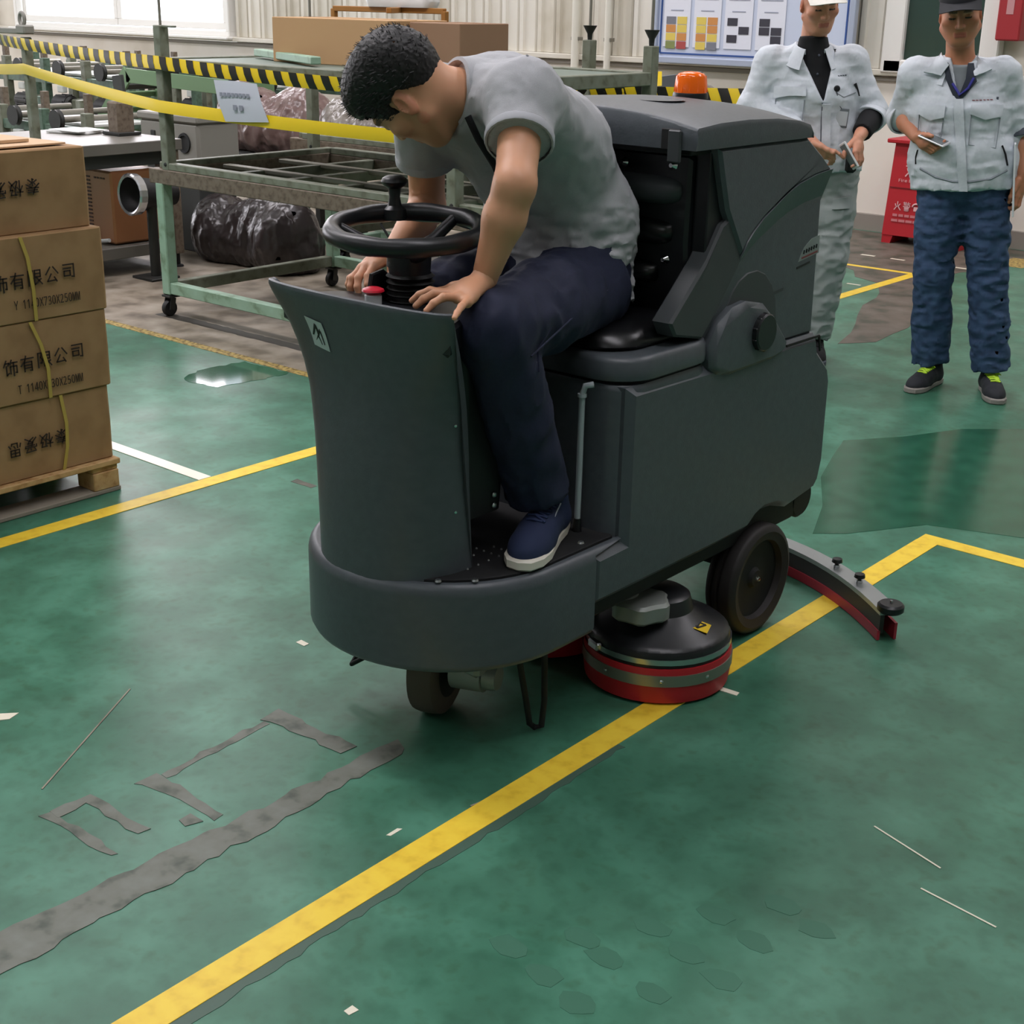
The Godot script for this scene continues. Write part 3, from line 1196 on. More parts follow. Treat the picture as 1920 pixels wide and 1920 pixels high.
	var lid := put("lid", m, body, t, 40)
	put("lid_seal", mb().box(Vector3(0, 1.306, -0.71), Vector3(0.60, 0.018, 0.47), 0.003), black_mat, t)
	# finger notch with its strap latch
	put("latch_notch", mb().box(Vector3(0.262, 1.332, -0.4505), Vector3(0.05, 0.046, 0.006), 0.002), black_mat, lid)
	put("latch_strap", mb().box(Vector3(0.274, 1.318, -0.449), Vector3(0.034, 0.07, 0.01), 0.003), strut, lid)
	put("lid_dimple", mb().lathe([[0.058, 0.0045], [0.053, 0.0045], [0.044, 0.001], [0.0, 0.0005]], 28, Transform3D(Basis(), Vector3(0.09, 1.3945, -0.655))), strut, lid)
	# warning beacon
	var be := Vector3(0.012, 1.388, -0.895)
	put("beacon_base", mb().lathe([[0.0, 0.014], [0.043, 0.014], [0.045, 0.008], [0.045, 0.0]], 24, Transform3D(Basis(), be)), blackp, lid)
	m = mb()
	m.lathe([[0.040, 0.012], [0.041, 0.03], [0.038, 0.052], [0.032, 0.06], [0.018, 0.064], [0.0, 0.065]], 24, Transform3D(Basis(), be))
	for i in 12:
		var f := TAU * i / 12
		m.beam(be + Vector3(cos(f) * 0.041, 0.016, sin(f) * 0.041), be + Vector3(cos(f) * 0.036, 0.055, sin(f) * 0.036), 0.003, 0.003)
	put("beacon_lens", m, amber, lid)

	# hose up the front of the tank
	m = mb()
	m.tube([Vector3(0.245, 0.815, -0.225), Vector3(0.232, 0.812, -0.212), Vector3(0.224, 0.79, -0.212), Vector3(0.222, 0.70, -0.214), Vector3(0.222, 0.6, -0.214), Vector3(0.221, 0.49, -0.214)], 0.0072, 12)
	var hz := put("level_hose", m, hose, t, 60)
	put("hose_clip", mb().cyl(Vector3(0.224, 0.785, -0.212), Vector3(0.224, 0.793, -0.212), 0.0105, 0.0105, 12), hose, hz)
	put("hose_socket", mb().cyl(Vector3(0.221, 0.462, -0.214), Vector3(0.221, 0.495, -0.214), 0.011, 0.0095, 12), blackp, hz)

	# front shield
	rings = []
	var ys := [0.45, 0.55, 0.65, 0.72, 0.78, 0.83, 0.88, 0.92, 0.96, 1.0, 1.025, 1.04]
	for i in 9:
		pass
	var cols := []
	for y in ys:
		cols.append(shield_ring(y))
	var prof := []       # each column of the outline becomes a closed section: up the outside, over the rim, down the inside
	for j in 33:
		var sec := PackedVector3Array()
		for c in cols:
			sec.append(c[j])
		var o1 := shield_ring(1.05)
		var dirv: Vector3 = (o1[j] - Vector3(0, o1[j].y, 0.10)).normalized()
		sec.append(o1[j] - dirv * 0.004 + Vector3(0, -0.002, 0))
		sec.append(o1[j] - dirv * 0.011 + Vector3(0, 0.0, 0))
		sec.append(o1[j] - dirv * 0.018 + Vector3(0, -0.004, 0))
		for k in range(ys.size() - 1, -1, -1):
			var q := shield_ring(ys[k])
			var dq: Vector3 = (q[j] - Vector3(0, q[j].y, 0.08)).normalized()
			sec.append(q[j] - dq * 0.02)
		prof.append(sec)
	m = mb()
	m.loft(prof)
	var sh := put("front_shield", m, body, t, 50)
	# inside of the shield: dash, column cover
	m = mb()
	var dash := v2([-0.245, 0.243, -0.15, 0.262, 0.0, 0.268, 0.15, 0.262, 0.245, 0.243, 0.20, 0.15, 0.13, 0.03, -0.06, 0.03, -0.20, 0.15])
	var flipped := PackedVector2Array()
	for p in dash:
		flipped.append(Vector2(p.x, -p.y))
	m.prism(flipped, 0.06, Transform3D(Basis(Vector3.RIGHT, Vector3(0, 0, -1), Vector3.UP), Vector3(0, 0.985, 0)), 0.008)
	put("dashboard", m, blackp, t)
	m = mb()
	m.loft([rounded_plan(-0.15, 0.165, -0.02, 0.13, 0.03, 0.56), rounded_plan(-0.16, 0.175, -0.03, 0.14, 0.03, 0.8), rounded_plan(-0.19, 0.20, -0.03, 0.15, 0.03, 0.96)])
	put("column_cover", m, mat("black inner cover", "1d1c1d", 0.5), t)
	for p in [[0.178, 0.60], [0.178, 0.575]]:
		put("cover_screw", mb().lathe([[0.0, 0.004], [0.005, 0.003], [0.007, 0.0]], 10, frame(Vector3(p[0] - 0.008, p[1], 0.02), Vector3(0, 0, 1), Vector3.RIGHT)), steel, t)
	for p in [[0.80, 0.0], [0.605, 0.0]]:
		var rg2 := shield_ring(p[0])
		var at := rg2[2]
		put("shield_screw", mb().lathe([[0.0, 0.003], [0.003, 0.0025], [0.004, 0.0]], 10, frame(at + Vector3(0.001, 0, 0.001), Vector3.UP, Vector3(0.75, 0, 0.66))), chrome, sh)
	# printed badge on the shield: diamond plate with a swallow-like mark
	var face := func(u: float, y: float, off: float) -> Vector3:
		var a := shield_ring(y)
		var j := 16.0 - u
		var i0 := int(floor(j))
		var p := a[i0].lerp(a[min(i0 + 1, 32)], j - i0)
		var q := shield_ring(y + 0.01)
		var p2 := q[i0].lerp(q[min(i0 + 1, 32)], j - i0)
		var tx := (a[min(i0 + 1, 32)] - a[i0]).normalized()
		var n := (p2 - p).normalized().cross(tx).normalized()
		if n.z < 0.0:
			n = -n
		return p + n * off
	var stick := func(poly: Array, off: float, fine := 4) -> Mb:
		# a quad (u, y corners) laid on the shield
		var rows := []
		for i in fine + 1:
			var line := []
			for j in fine + 1:
				var a: Vector2 = Vector2(poly[0], poly[1]).lerp(Vector2(poly[2], poly[3]), float(j) / fine)
				var b: Vector2 = Vector2(poly[6], poly[7]).lerp(Vector2(poly[4], poly[5]), float(j) / fine)
				var q := a.lerp(b, float(i) / fine)
				line.append(face.call(q.x, q.y, off))
			rows.append(line)
		return mb().sheet(rows, 0.0006)
	var plate := mat("silver badge", "b9c3c6", 0.35, 0.2)
	var ink := mat("black print", "0b0d10", 0.5)
	var bd := put("badge", stick.call([-4.75, 0.992, -2.45, 0.985, -1.95, 0.925, -4.25, 0.932], 0.0022), plate, sh)
	for q in [[-4.1, 0.955, -3.45, 0.981, -3.4, 0.972, -3.9, 0.955], [-3.45, 0.981, -3.25, 0.978, -3.0, 0.958, -3.3, 0.958], [-3.7, 0.944, -3.3, 0.957, -3.1, 0.963, -3.35, 0.951], [-3.3, 0.957, -2.9, 0.971, -2.85, 0.966, -3.25, 0.951], [-2.95, 0.968, -2.8, 0.966, -2.5, 0.938, -2.58, 0.937], [-3.25, 0.953, -3.15, 0.953, -2.85, 0.937, -2.9, 0.937]]:
		put("badge_mark", stick.call(q, 0.0034, 2), ink, bd)

	# steering
	var col := put("steering_column", mb().tube([Vector3(0, 0.98, 0.103), Vector3(0, 1.06, 0.104), Vector3(0, 1.135, 0.108)], [0.05, 0.042, 0.05], 20), blackp, t)
	m = mb()
	for i in 6:
		m.lathe([[0.044, 0.0], [0.052, 0.006], [0.044, 0.012]], 20, Transform3D(Basis(), Vector3(0, 1.0 + i * 0.0125, 0.103)))
	put("boot", m, black_mat, col)
	var tilt := Basis(Vector3.RIGHT, deg_to_rad(4.0)) * Basis(Vector3(0, 0, 1), deg_to_rad(-3.0))
	var wc := Vector3(0.0, 1.165, 0.112)
	var ring := []
	for i in 44:
		var f := TAU * i / 44
		ring.append(wc + tilt * Vector3(cos(f) * 0.156, 0, sin(f) * 0.156))
	var rads := []
	for i in 44:
		rads.append(0.0195 + 0.0012 * cos(TAU * i / 44 * 9.0))
	m = mb()
	m.tube(ring, rads, 12, true)
	var sw := put("steering_wheel", m, blackp, t, 60)
	for a in [25.0, 148.0, 270.0]:
		var d := Vector3(cos(deg_to_rad(a)), 0, sin(deg_to_rad(a)))
		var m2 := mb()
		m2.tube([wc + tilt * (d * 0.03 + Vector3(0, -0.05, 0)), wc + tilt * (d * 0.08 + Vector3(0, -0.035, 0)), wc + tilt * (d * 0.15)], [0.016, 0.013, 0.012], 8)
		put("wheel_spoke", m2, blackp, sw, 60)
	put("wheel_hub", mb().lathe([[0.0, -0.03], [0.03, -0.03], [0.042, -0.045], [0.045, -0.075], [0.0, -0.08]], 20, Transform3D(tilt, wc)), blackp, sw)
	var kb := wc + tilt * Vector3(-0.125, 0.004, -0.11)
	put("spinner_knob", mb().lathe([[0.0, 0.075], [0.016, 0.075], [0.026, 0.069], [0.029, 0.062], [0.025, 0.055], [0.014, 0.048], [0.012, 0.03], [0.015, 0.012], [0.024, 0.004], [0.026, -0.018], [0.0, -0.02]], 20, Transform3D(Basis(), kb + Vector3(0.01, 0, 0.03))), blackp, sw)
	# red stop button, key tag
	var eb := Vector3(-0.028, 1.014, 0.185)
	put("stop_button_collar", mb().lathe([[0.0, 0.022], [0.016, 0.022], [0.018, 0.02], [0.018, 0.0]], 18, Transform3D(Basis(), eb)), mat("white collar", "cfd3d4", 0.4), t)
	put("stop_button", mb().lathe([[0.0, 0.038], [0.012, 0.037], [0.022, 0.033], [0.024, 0.029], [0.014, 0.022]], 20, Transform3D(Basis(), eb)), mat("red button", "d01c34", 0.35), t)
	m = mb()
	across(m, [0.10, 1.015, 0.105, 1.06, 0.13, 1.078, 0.165, 1.072, 0.175, 1.03, 0.17, 1.015], -0.062, -0.05, 0.003)
	put("key_tag", m, blackp, t)

	# front wheel with its drive
	m = mb()
	var fw := Transform3D(Basis(Vector3.UP, deg_to_rad(20)) * Basis(Vector3.UP, Vector3.RIGHT, Vector3(0, 0, -1)), Vector3(-0.02, 0.118, 0.0))
	m.lathe([[0.05, -0.035], [0.10, -0.037], [0.115, -0.03], [0.118, -0.015], [0.118, 0.015], [0.115, 0.03], [0.10, 0.037], [0.05, 0.035]], 32, fw)
	var fwm := put("front_wheel", m, tread, t)
	put("wheel_disc", mb().lathe([[0.0, 0.04], [0.05, 0.04], [0.085, 0.034], [0.088, 0.0]], 28, fw), rubber, fwm)
	m = mb()
	m.cyl(Vector3(0.06, 0.14, 0.02), Vector3(0.135, 0.14, 0.0), 0.045, 0.04, 20)
	m.cyl(Vector3(0.135, 0.14, 0.0), Vector3(0.165, 0.14, -0.01), 0.034, 0.03, 20)
	m.box(Vector3(0.10, 0.2, 0.01), Vector3(0.1, 0.1, 0.08), 0.01)
	put("drive_motor", m, alu, t)
	put("fork", mb().box(Vector3(-0.0, 0.235, -0.01), Vector3(0.16, 0.05, 0.14), 0.01), black_mat, t)
	for s in [[0.235, -0.06, 1.0], [-0.19, 0.03, -1.0]]:
		m = mb()
		if s[2] > 0:
			m.tube([Vector3(0.225, 0.25, 0.0), Vector3(0.222, 0.1, -0.04), Vector3(0.218, 0.02, -0.062), Vector3(0.225, 0.009, -0.072), Vector3(0.236, 0.012, -0.084), Vector3(0.242, 0.08, -0.085), Vector3(0.25, 0.25, -0.07)], 0.0075, 8)
		else:
			m.tube([Vector3(-0.13, 0.20, 0.05), Vector3(-0.2, 0.1, 0.075), Vector3(-0.235, 0.075, 0.08), Vector3(-0.245, 0.08, 0.06), Vector3(-0.2, 0.12, 0.03), Vector3(-0.13, 0.2, 0.02)], 0.006, 8)
		put("tie_down_loop", m, black_mat, t, 60)

	# brush deck
	var bc := Vector3(0.262, 0, -0.515)
	m = mb()
	m.lathe([[0.0, 0.235], [0.06, 0.235], [0.075, 0.225], [0.085, 0.19], [0.12, 0.165], [0.165, 0.15], [0.178, 0.14], [0.182, 0.125], [0.182, 0.098], [0.0, 0.098]], 40, Transform3D(Basis(), bc))
	var bdeck := put("brush_deck", m, blackp, t)
	put("clamp_band", mb().lathe([[0.183, 0.110], [0.1855, 0.110], [0.1855, 0.124], [0.183, 0.124]], 40, Transform3D(Basis(), bc)), steel, bdeck)
	put("band_clip", mb().box(bc + Vector3(-0.07, 0.118, 0.172), Vector3(0.045, 0.022, 0.018), 0.004, Basis(Vector3.UP, -0.4)), steel, bdeck)
	put("skirt", mb().lathe([[0.178, 0.1], [0.186, 0.1], [0.188, 0.085], [0.187, 0.04], [0.183, 0.008], [0.176, 0.006], [0.176, 0.1]], 44, Transform3D(Basis(), bc)), red, bdeck)
	var band := put("skirt_band", mb().lathe([[0.188, 0.055], [0.1905, 0.055], [0.1905, 0.084], [0.188, 0.084]], 44, Transform3D(Basis(), bc)), mat("dull steel band", "98978c", 0.4, 0.8), bdeck)
	for a in [52.0, 97.0, 15.0]:
		var d := Vector3(cos(deg_to_rad(a)), 0, sin(deg_to_rad(a)))
		put("rivet", mb().lathe([[0.0, 0.003], [0.003, 0.002], [0.005, 0.0]], 10, frame(bc + d * 0.1905 + Vector3(0, 0.07, 0), Vector3.UP, d)), chrome, bdeck)
	m = mb()
	var gear := PackedVector2Array()
	for i in 24:
		var f := TAU * i / 24
		var r := 0.068 + (0.008 if i % 4 < 2 else 0.0)
		gear.append(Vector2(cos(f) * r, sin(f) * r))
	m.prism(gear, 0.05, Transform3D(Basis(Vector3.RIGHT, Vector3(0, 0, -1), Vector3.UP), bc + Vector3(-0.0, 0.215, 0.085)), 0.008)
	m.cyl(bc + Vector3(-0.05, 0.235, 0.1), bc + Vector3(-0.05, 0.30, 0.1), 0.045, 0.042, 20)
	put("brush_motor", m, alu, bdeck)
	m = mb()
	var wl := frame(bc + Vector3(0.098, 0.174, 0.02), Vector3(1, -0.28, -0.5), Vector3(0.45, 0.05, 1).cross(Vector3(1, -0.28, -0.5)).cross(Vector3(1, -0.28, -0.5)) * -1.0)
	m.box(Vector3.ZERO, Vector3(0.056, 0.0012, 0.044))
	var lab := put("warning_label", m.moved(Transform3D(Basis(Vector3(0, 0, 1), -0.24) * Basis(Vector3.UP, 0.35), bc + Vector3(0.115, 0.1675, -0.005))), mat("yellow label", "e8c21e", 0.4), bdeck)
	m = mb()
	for q in [[0.0, 0.016, -0.016, -0.012], [-0.016, -0.012, 0.016, -0.012], [0.016, -0.012, 0.0, 0.016]]:
		m.beam(Vector3(q[0], 0.0013, q[1]), Vector3(q[2], 0.0013, q[3]), 0.005, 0.0012)
	m.beam(Vector3(0, 0.0013, 0.008), Vector3(0, 0.0013, -0.008), 0.004, 0.0012)
	put("warning_sign", m.moved(Transform3D(Basis(Vector3(0, 0, 1), -0.24) * Basis(Vector3.UP, 0.35), bc + Vector3(0.115, 0.1675, -0.005))), ink, lab)
	put("brush_arm", mb().beam(Vector3(0.14, 0.27, -0.42), Vector3(0.16, 0.30, -0.75), 0.1, 0.07, 0.01), black_mat, bdeck)
	# second brush, on the far side
	m = mb()
	m.lathe([[0.0, 0.235], [0.085, 0.19], [0.165, 0.15], [0.182, 0.125], [0.182, 0.098], [0.0, 0.098]], 32, Transform3D(Basis(), Vector3(-0.11, 0, -0.515)))
	var b2 := put("brush_deck", m, blackp, t)
	put("skirt", mb().lathe([[0.178, 0.1], [0.188, 0.085], [0.183, 0.008], [0.176, 0.1]], 32, Transform3D(Basis(), Vector3(-0.11, 0, -0.515))), red, b2)

	# chassis and rear wheels
	m = mb()
	m.box(Vector3(0, 0.31, -0.65), Vector3(0.58, 0.09, 0.95), 0.01)
	m.box(Vector3(0, 0.2, -0.91), Vector3(0.5, 0.06, 0.08), 0.01)
	put("chassis", m, black_mat, t)
	for sgn in [1.0, -1.0]:
		var wx := Transform3D(Basis(Vector3.UP, Vector3.RIGHT, Vector3(0, 0, -1)) if sgn > 0 else Basis(Vector3.UP, Vector3.LEFT, Vector3(0, 0, 1)), Vector3(0.285 * sgn, 0.155, -0.905))
		m = mb()
		m.lathe([[0.10, -0.045], [0.145, -0.043], [0.150, -0.036], [0.150, -0.03], [0.143, -0.027], [0.143, -0.022], [0.153, -0.018], [0.153, -0.008], [0.146, -0.005], [0.146, 0.0], [0.155, 0.004], [0.155, 0.03], [0.148, 0.04], [0.135, 0.045], [0.128, 0.042], [0.112, 0.038], [0.108, 0.02]], 48, wx)
		var rw := put("rear_wheel", m, rubber, t)
		put("wheel_disc", mb().lathe([[0.115, 0.018], [0.10, 0.02], [0.075, 0.012], [0.03, 0.016], [0.022, 0.026], [0.0, 0.027]], 32, wx), black_mat, rw)
		put("wheel_nut", mb().lathe([[0.0, 0.012], [0.006, 0.011], [0.009, 0.004], [0.009, 0.0]], 8, Transform3D(wx.basis, wx * Vector3(0, 0.024, 0))), chrome, rw)
	m = mb()
	m.lathe([[0.0, -0.02], [0.05, -0.02], [0.058, -0.012], [0.058, 0.012], [0.05, 0.02], [0.0, 0.02]], 24, Transform3D(Basis(Vector3.UP, Vector3.RIGHT, Vector3(0, 0, -1)), Vector3(0.27, 0.315, -1.16)))
	put("rear_roller", m, black_mat, t)

	# squeegee: bowed, its ends swept forward
	var pts := []
	for i in 25:
		var u := -1.0 + i / 12.0
		pts.append(Vector3(0.615 * u, 0.0, -1.37 + 0.27 * u * u))
	var strip := func(y0: float, y1: float, w: float, shift: float) -> Mb:
		var rr := []
		for i in pts.size():
			var a: Vector3 = pts[max(i - 1, 0)]
			var b: Vector3 = pts[min(i + 1, pts.size() - 1)]
			var n := Vector3(-(b.z - a.z), 0, b.x - a.x).normalized()
			var p: Vector3 = pts[i] + n * shift
			rr.append(PackedVector3Array([p + n * w + Vector3(0, y0, 0), p + n * w + Vector3(0, y1, 0), p - n * w + Vector3(0, y1, 0), p - n * w + Vector3(0, y0, 0)]))
		return mb().loft(rr)
	var sq := put("squeegee_bar", strip.call(0.075, 0.088, 0.028, 0.0), mat("brushed bar", "a9adad", 0.35, 0.7), t)
	put("squeegee_blade", strip.call(0.022, 0.076, 0.006, 0.02), mat("dark blade", "2b2727", 0.5), sq)
	put("squeegee_lip", strip.call(0.002, 0.03, 0.004, 0.026), mat("red blade", "a8283a", 0.45), sq)
	put("squeegee_lip", strip.call(0.002, 0.05, 0.004, -0.022), M["red blade"], sq)
	for i in [19, 21, 5, 3]:
		var p: Vector3 = pts[i]
		put("wing_nut", mb().lathe([[0.0, 0.03], [0.014, 0.028], [0.016, 0.018], [0.006, 0.012], [0.006, 0.0]], 10, Transform3D(Basis(), p + Vector3(0, 0.087, 0))), blackp, sq)
		put("stud", mb().cyl(p + Vector3(0, 0.086, 0), p + Vector3(0, 0.097, 0), 0.010, 0.010, 10), chrome, sq)
	for i in [24, 0]:
		var p: Vector3 = pts[i]
		put("edge_roller", mb().lathe([[0.0, 0.028], [0.03, 0.026], [0.036, 0.02], [0.036, 0.006], [0.03, 0.0], [0.0, 0.0]], 24, Transform3D(Basis(), p + Vector3(0, 0.085, 0))), blackp, sq)
		put("roller_bolt", mb().cyl(p + Vector3(0, 0.11, 0), p + Vector3(0, 0.118, 0), 0.005, 0.004, 8), chrome, sq)
	put("squeegee_arm", mb().beam(Vector3(0, 0.17, -1.02), Vector3(0, 0.11, -1.36), 0.12, 0.03, 0.006), black_mat, t)

	# rear sticker on the side: silver half-round with a dark name and a red rule
	m = mb()
	across(m, [-0.99, 1.0, -1.094, 1.012, -1.09, 1.058, -1.05, 1.053, -1.015, 1.035, -0.998, 1.015], 0.3045, 0.3058)
	var st := put("name_sticker", m, mat("pale sticker", "838c8a", 0.4), t)
	m = mb()
	m.beam(Vector3(0.3062, 1.008, -1.005), Vector3(0.3062, 1.017, -1.085), 0.001, 0.0045)
	put("red_rule", m, mat("dull red print", "7c2d36", 0.4), st)
	m = mb()
	for i in 6:
		m.beam(Vector3(0.3062, 1.018 + i * 0.0017, -1.012 - i * 0.0125), Vector3(0.3062, 1.028 + i * 0.0017, -1.014 - i * 0.0125), 0.001, 0.006)
	put("print", m, ink, st)
	m = mb()
	m.beam(Vector3(0.306, 0.985, -0.985), Vector3(0.306, 0.993, -1.05), 0.001, 0.005)
	put("print", m, ink, st)
	put("model_print", mb().beam(Vector3(0.306, 0.935, -0.87), Vector3(0.306, 0.941, -0.925), 0.0008, 0.008), strut, t)


# ---------------------------------------------------------------- people
func lin(hex: String) -> Color:
	return Color(hex).srgb_to_linear()


func P(a: Array) -> Vector3:
	return Vector3(a[0], a[1], a[2])


# head on its own fine grid: c centre, u towards the crown, f out of the face
func head_field(c: Vector3, u: Vector3, f: Vector3, neck: Vector3, cell := 0.0036, fat := 1.0) -> Field:
	var F := Field.new(c - Vector3.ONE * 0.165, c + Vector3.ONE * 0.165, cell)
	var B := head_basis(u, f)
	var at := func(x: float, y: float, z: float) -> Vector3: return c + B * Vector3(x, y, z)
	F.ell(at.call(0, 0.028, -0.014), Vector3(0.076, 0.088, 0.095), B, 0.01)
	F.ell(at.call(0, -0.035, 0.028), Vector3(0.063 * fat, 0.078, 0.064), B, 0.03)
	F.ell(at.call(0, -0.094, 0.056), Vector3(0.030 * fat, 0.021, 0.026), B, 0.03)
	for s in [-1.0, 1.0]:
		F.bone(at.call(0.058 * s * fat, -0.055, 0.0), at.call(0.022 * s, -0.098, 0.052), 0.018, 0.016, 0.03)
		F.ell(at.call(0.044 * s, -0.018, 0.056), Vector3(0.026 * fat, 0.022, 0.024), B, 0.02)
	F.bone(at.call(-0.034, 0.028, 0.077), at.call(0.034, 0.028, 0.077), 0.011, 0.011, 0.02)
	for s in [-1.0, 1.0]:
		F.ell(at.call(0.031 * s, 0.008, 0.099), Vector3(0.019, 0.012, 0.017), B, 0.012, 1)
		F.ell(at.call(0.031 * s, 0.006, 0.075), Vector3(0.0135, 0.0115, 0.0125), B, 0.004)
	F.bone(at.call(0, 0.014, 0.088), at.call(0, -0.028, 0.104), 0.007, 0.0105, 0.012)
	for s in [-1.0, 1.0]:
		F.ell(at.call(0.012 * s, -0.031, 0.095), Vector3(0.008, 0.007, 0.01), B, 0.006)
	F.bone(at.call(-0.019, -0.0595, 0.083), at.call(0.019, -0.0595, 0.083), 0.0062, 0.0062, 0.006)
	F.bone(at.call(-0.016, -0.070, 0.083), at.call(0.016, -0.070, 0.083), 0.0068, 0.0068, 0.006)
	F.bone(at.call(-0.024, -0.0648, 0.094), at.call(0.024, -0.0648, 0.094), 0.0018, 0.0018, 0.0)
	F.ell(at.call(0, -0.0648, 0.0955), Vector3(0.024, 0.0016, 0.006), B, 0.003, 1)
	for s in [-1.0, 1.0]:
		var eb := B * (Basis(Vector3.UP, 0.45 * s) * Basis(Vector3.RIGHT, -0.2))
		F.ell(at.call(0.076 * s, -0.006, -0.010), Vector3(0.010, 0.031, 0.018), eb, 0.006)
		F.ell(at.call(0.086 * s, -0.001, -0.006), Vector3(0.007, 0.018, 0.009), eb, 0.004, 1)
	F.bone(at.call(0, -0.05, -0.022), neck, 0.056, 0.058, 0.025)
	return F


func head_basis(u: Vector3, f: Vector3) -> Basis:
	u = u.normalized()
	f = (f - u * f.dot(u)).normalized()
	return Basis(u.cross(f), u, f)


func skin_tint(c: Vector3, B: Basis, skin: Color, cap := false) -> Callable:
	var bt := B.transposed()
	var lip := skin.lerp(lin("a8484a"), 0.55)
	var hair := lin("17130f")
	var rosy := skin.lerp(lin("c86a58"), 0.35)
	return func(p: Vector3) -> Color:
		var q := bt * (p - c)
		if q.length() > 0.15:
			return skin
		var k := skin
		if q.z > 0.05 and absf(q.x) < 0.024 and q.y < -0.0545 and q.y > -0.076:
			k = lip
		elif q.z > 0.05 and absf(absf(q.x) - 0.031) < 0.014 and absf(q.y - 0.0015) < 0.0034:
			k = hair
		elif q.z > 0.05 and absf(absf(q.x) - 0.031) < 0.019 and absf(q.y - 0.027) < 0.0052:
			k = hair.lerp(skin, 0.25)
		elif absf(q.x) > 0.074:
			k = rosy
		elif q.z > 0.04 and absf(absf(q.x) - 0.045) < 0.02 and absf(q.y + 0.025) < 0.02:
			k = skin.lerp(rosy, 0.5)
		return k


# one hand on a fine grid; fingers: four lists of joints from knuckle to tip, thumb: joints from its root
func hand_field(wrist: Vector3, back: Vector3, fingers: Array, thumb: Array, fore: Vector3, cell := 0.003) -> Field:
	var lo := wrist
	var hi := wrist
	for f in fingers + [thumb]:
		for p in f:
			lo = lo.min(p)
			hi = hi.max(p)
	var F := Field.new(lo - Vector3.ONE * 0.035, hi + Vector3.ONE * 0.035, cell)
	var n := back.normalized()
	var rad := [0.0092, 0.0097, 0.0092, 0.0080]
	for i in 4:
		var k: Vector3 = fingers[i][0]
		var heel: Vector3 = wrist.lerp(k, 0.14)
		F.bone(heel - n * 0.002, k - n * 0.003, 0.0155, 0.0115, 0.016)
	for i in 3:
		F.bone(wrist.lerp(fingers[i][0], 0.5), fingers[i + 1][0].lerp(wrist, 0.25), 0.012, 0.012, 0.012)
	for i in 4:
		var f: Array = fingers[i]
		for j in f.size() - 1:
			var s := 1.0 - 0.10 * j
			F.bone(f[j], f[j + 1], rad[i] * s, rad[i] * (s - 0.1), 0.004)
	for j in thumb.size() - 1:
		F.bone(thumb[j], thumb[j + 1], [0.0165, 0.0115, 0.0102, 0.009][j], [0.012, 0.0105, 0.0085, 0.008][j], 0.008)
	F.bone(wrist, wrist + (fore - wrist).normalized() * 0.05, 0.0235, 0.0265, 0.012, n, 1.25)
	return F


# knuckle, two bent joints, tip: bent by lift along up
func finger(k: Vector3, t: Vector3, up: Vector3, lift: float) -> Array:
	return [k, k.lerp(t, 0.46) + up * lift, k.lerp(t, 0.78) + up * lift * 0.72, t]


# tapered limbs of the body under the clothes
func body_field(J: Dictionary, lo: Vector3, hi: Vector3, cell := 0.011) -> Field:
	var F := Field.new(lo, hi, cell)
	var X := Vector3(1, 0, 0)
	if J.has("side"):
		X = J.side
	F.bone(J.pelvis, J.waist, 0.10, 0.095, 0.03, X, 0.75)
	F.bone(J.waist, J.chest, 0.095, 0.105, 0.03, X, 0.72)
	F.bone(J.chest, J.up, 0.105, 0.085, 0.03, X, 0.72)
	F.bone(J.up, J.neck, 0.07, 0.055, 0.03)
	F.bone(J.neck, J.head.lerp(J.neck, 0.45), 0.055, 0.053, 0.02)
	F.bone(J.shL, J.shR, 0.045, 0.045, 0.04)
	for s in ["L", "R"]:
		F.bone(J["sh" + s], J["el" + s], 0.049, 0.040, 0.02)
		F.bone(J["el" + s], J["el" + s].lerp(J["wr" + s], 0.35), 0.040, 0.0415, 0.02)
		F.bone(J["el" + s].lerp(J["wr" + s], 0.35), J["wr" + s], 0.0415, 0.0265, 0.02)
		F.bone(J["hip" + s], J["kn" + s], 0.078, 0.055, 0.03)
		F.bone(J["kn" + s], J["kn" + s].lerp(J["an" + s], 0.4), 0.054, 0.05, 0.02)
		F.bone(J["kn" + s].lerp(J["an" + s], 0.4), J["an" + s], 0.05, 0.036, 0.02)
	return F


func cloth_noise(seed_: int, freq: float) -> FastNoiseLite:
	var n := FastNoiseLite.new()
	n.seed = seed_
	n.noise_type = FastNoiseLite.TYPE_SIMPLEX_SMOOTH
	n.frequency = freq
	n.fractal_octaves = 2
	return n


# soft folds running across axis
func folds(n: FastNoiseLite, amp: float, sq: Vector3) -> Callable:
	return func(p: Vector3) -> float:
		var e := n.get_noise_3dv(p * sq)
		return -amp * (1.0 - absf(e) * 2.4)


func trousers_field(J: Dictionary, lo: Vector3, hi: Vector3, w: Array, cuff: float, cell := 0.0105, seat := 0.118) -> Field:
	var F := Field.new(lo, hi, cell)
	var X: Vector3 = J.get("side", Vector3(1, 0, 0))
	F.bone(J.pelvis, J.waist.lerp(J.pelvis, 0.45), seat, seat - 0.006, 0.03, X, 0.74)
	for s in ["L", "R"]:
		var kn: Vector3 = J["kn" + s]
		var an: Vector3 = J["an" + s]
		F.bone(J["hip" + s], J["hip" + s].lerp(kn, 0.5), w[0], w[1], 0.035)
		F.bone(J["hip" + s].lerp(kn, 0.5), kn, w[1], w[2], 0.02)
		F.bone(kn, kn.lerp(an, 0.5), w[2], w[3], 0.02)
		F.bone(kn.lerp(an, 0.5), an.lerp(kn, cuff), w[3], w[4], 0.015, Vector3.RIGHT, 1.0, false, true)
	return F


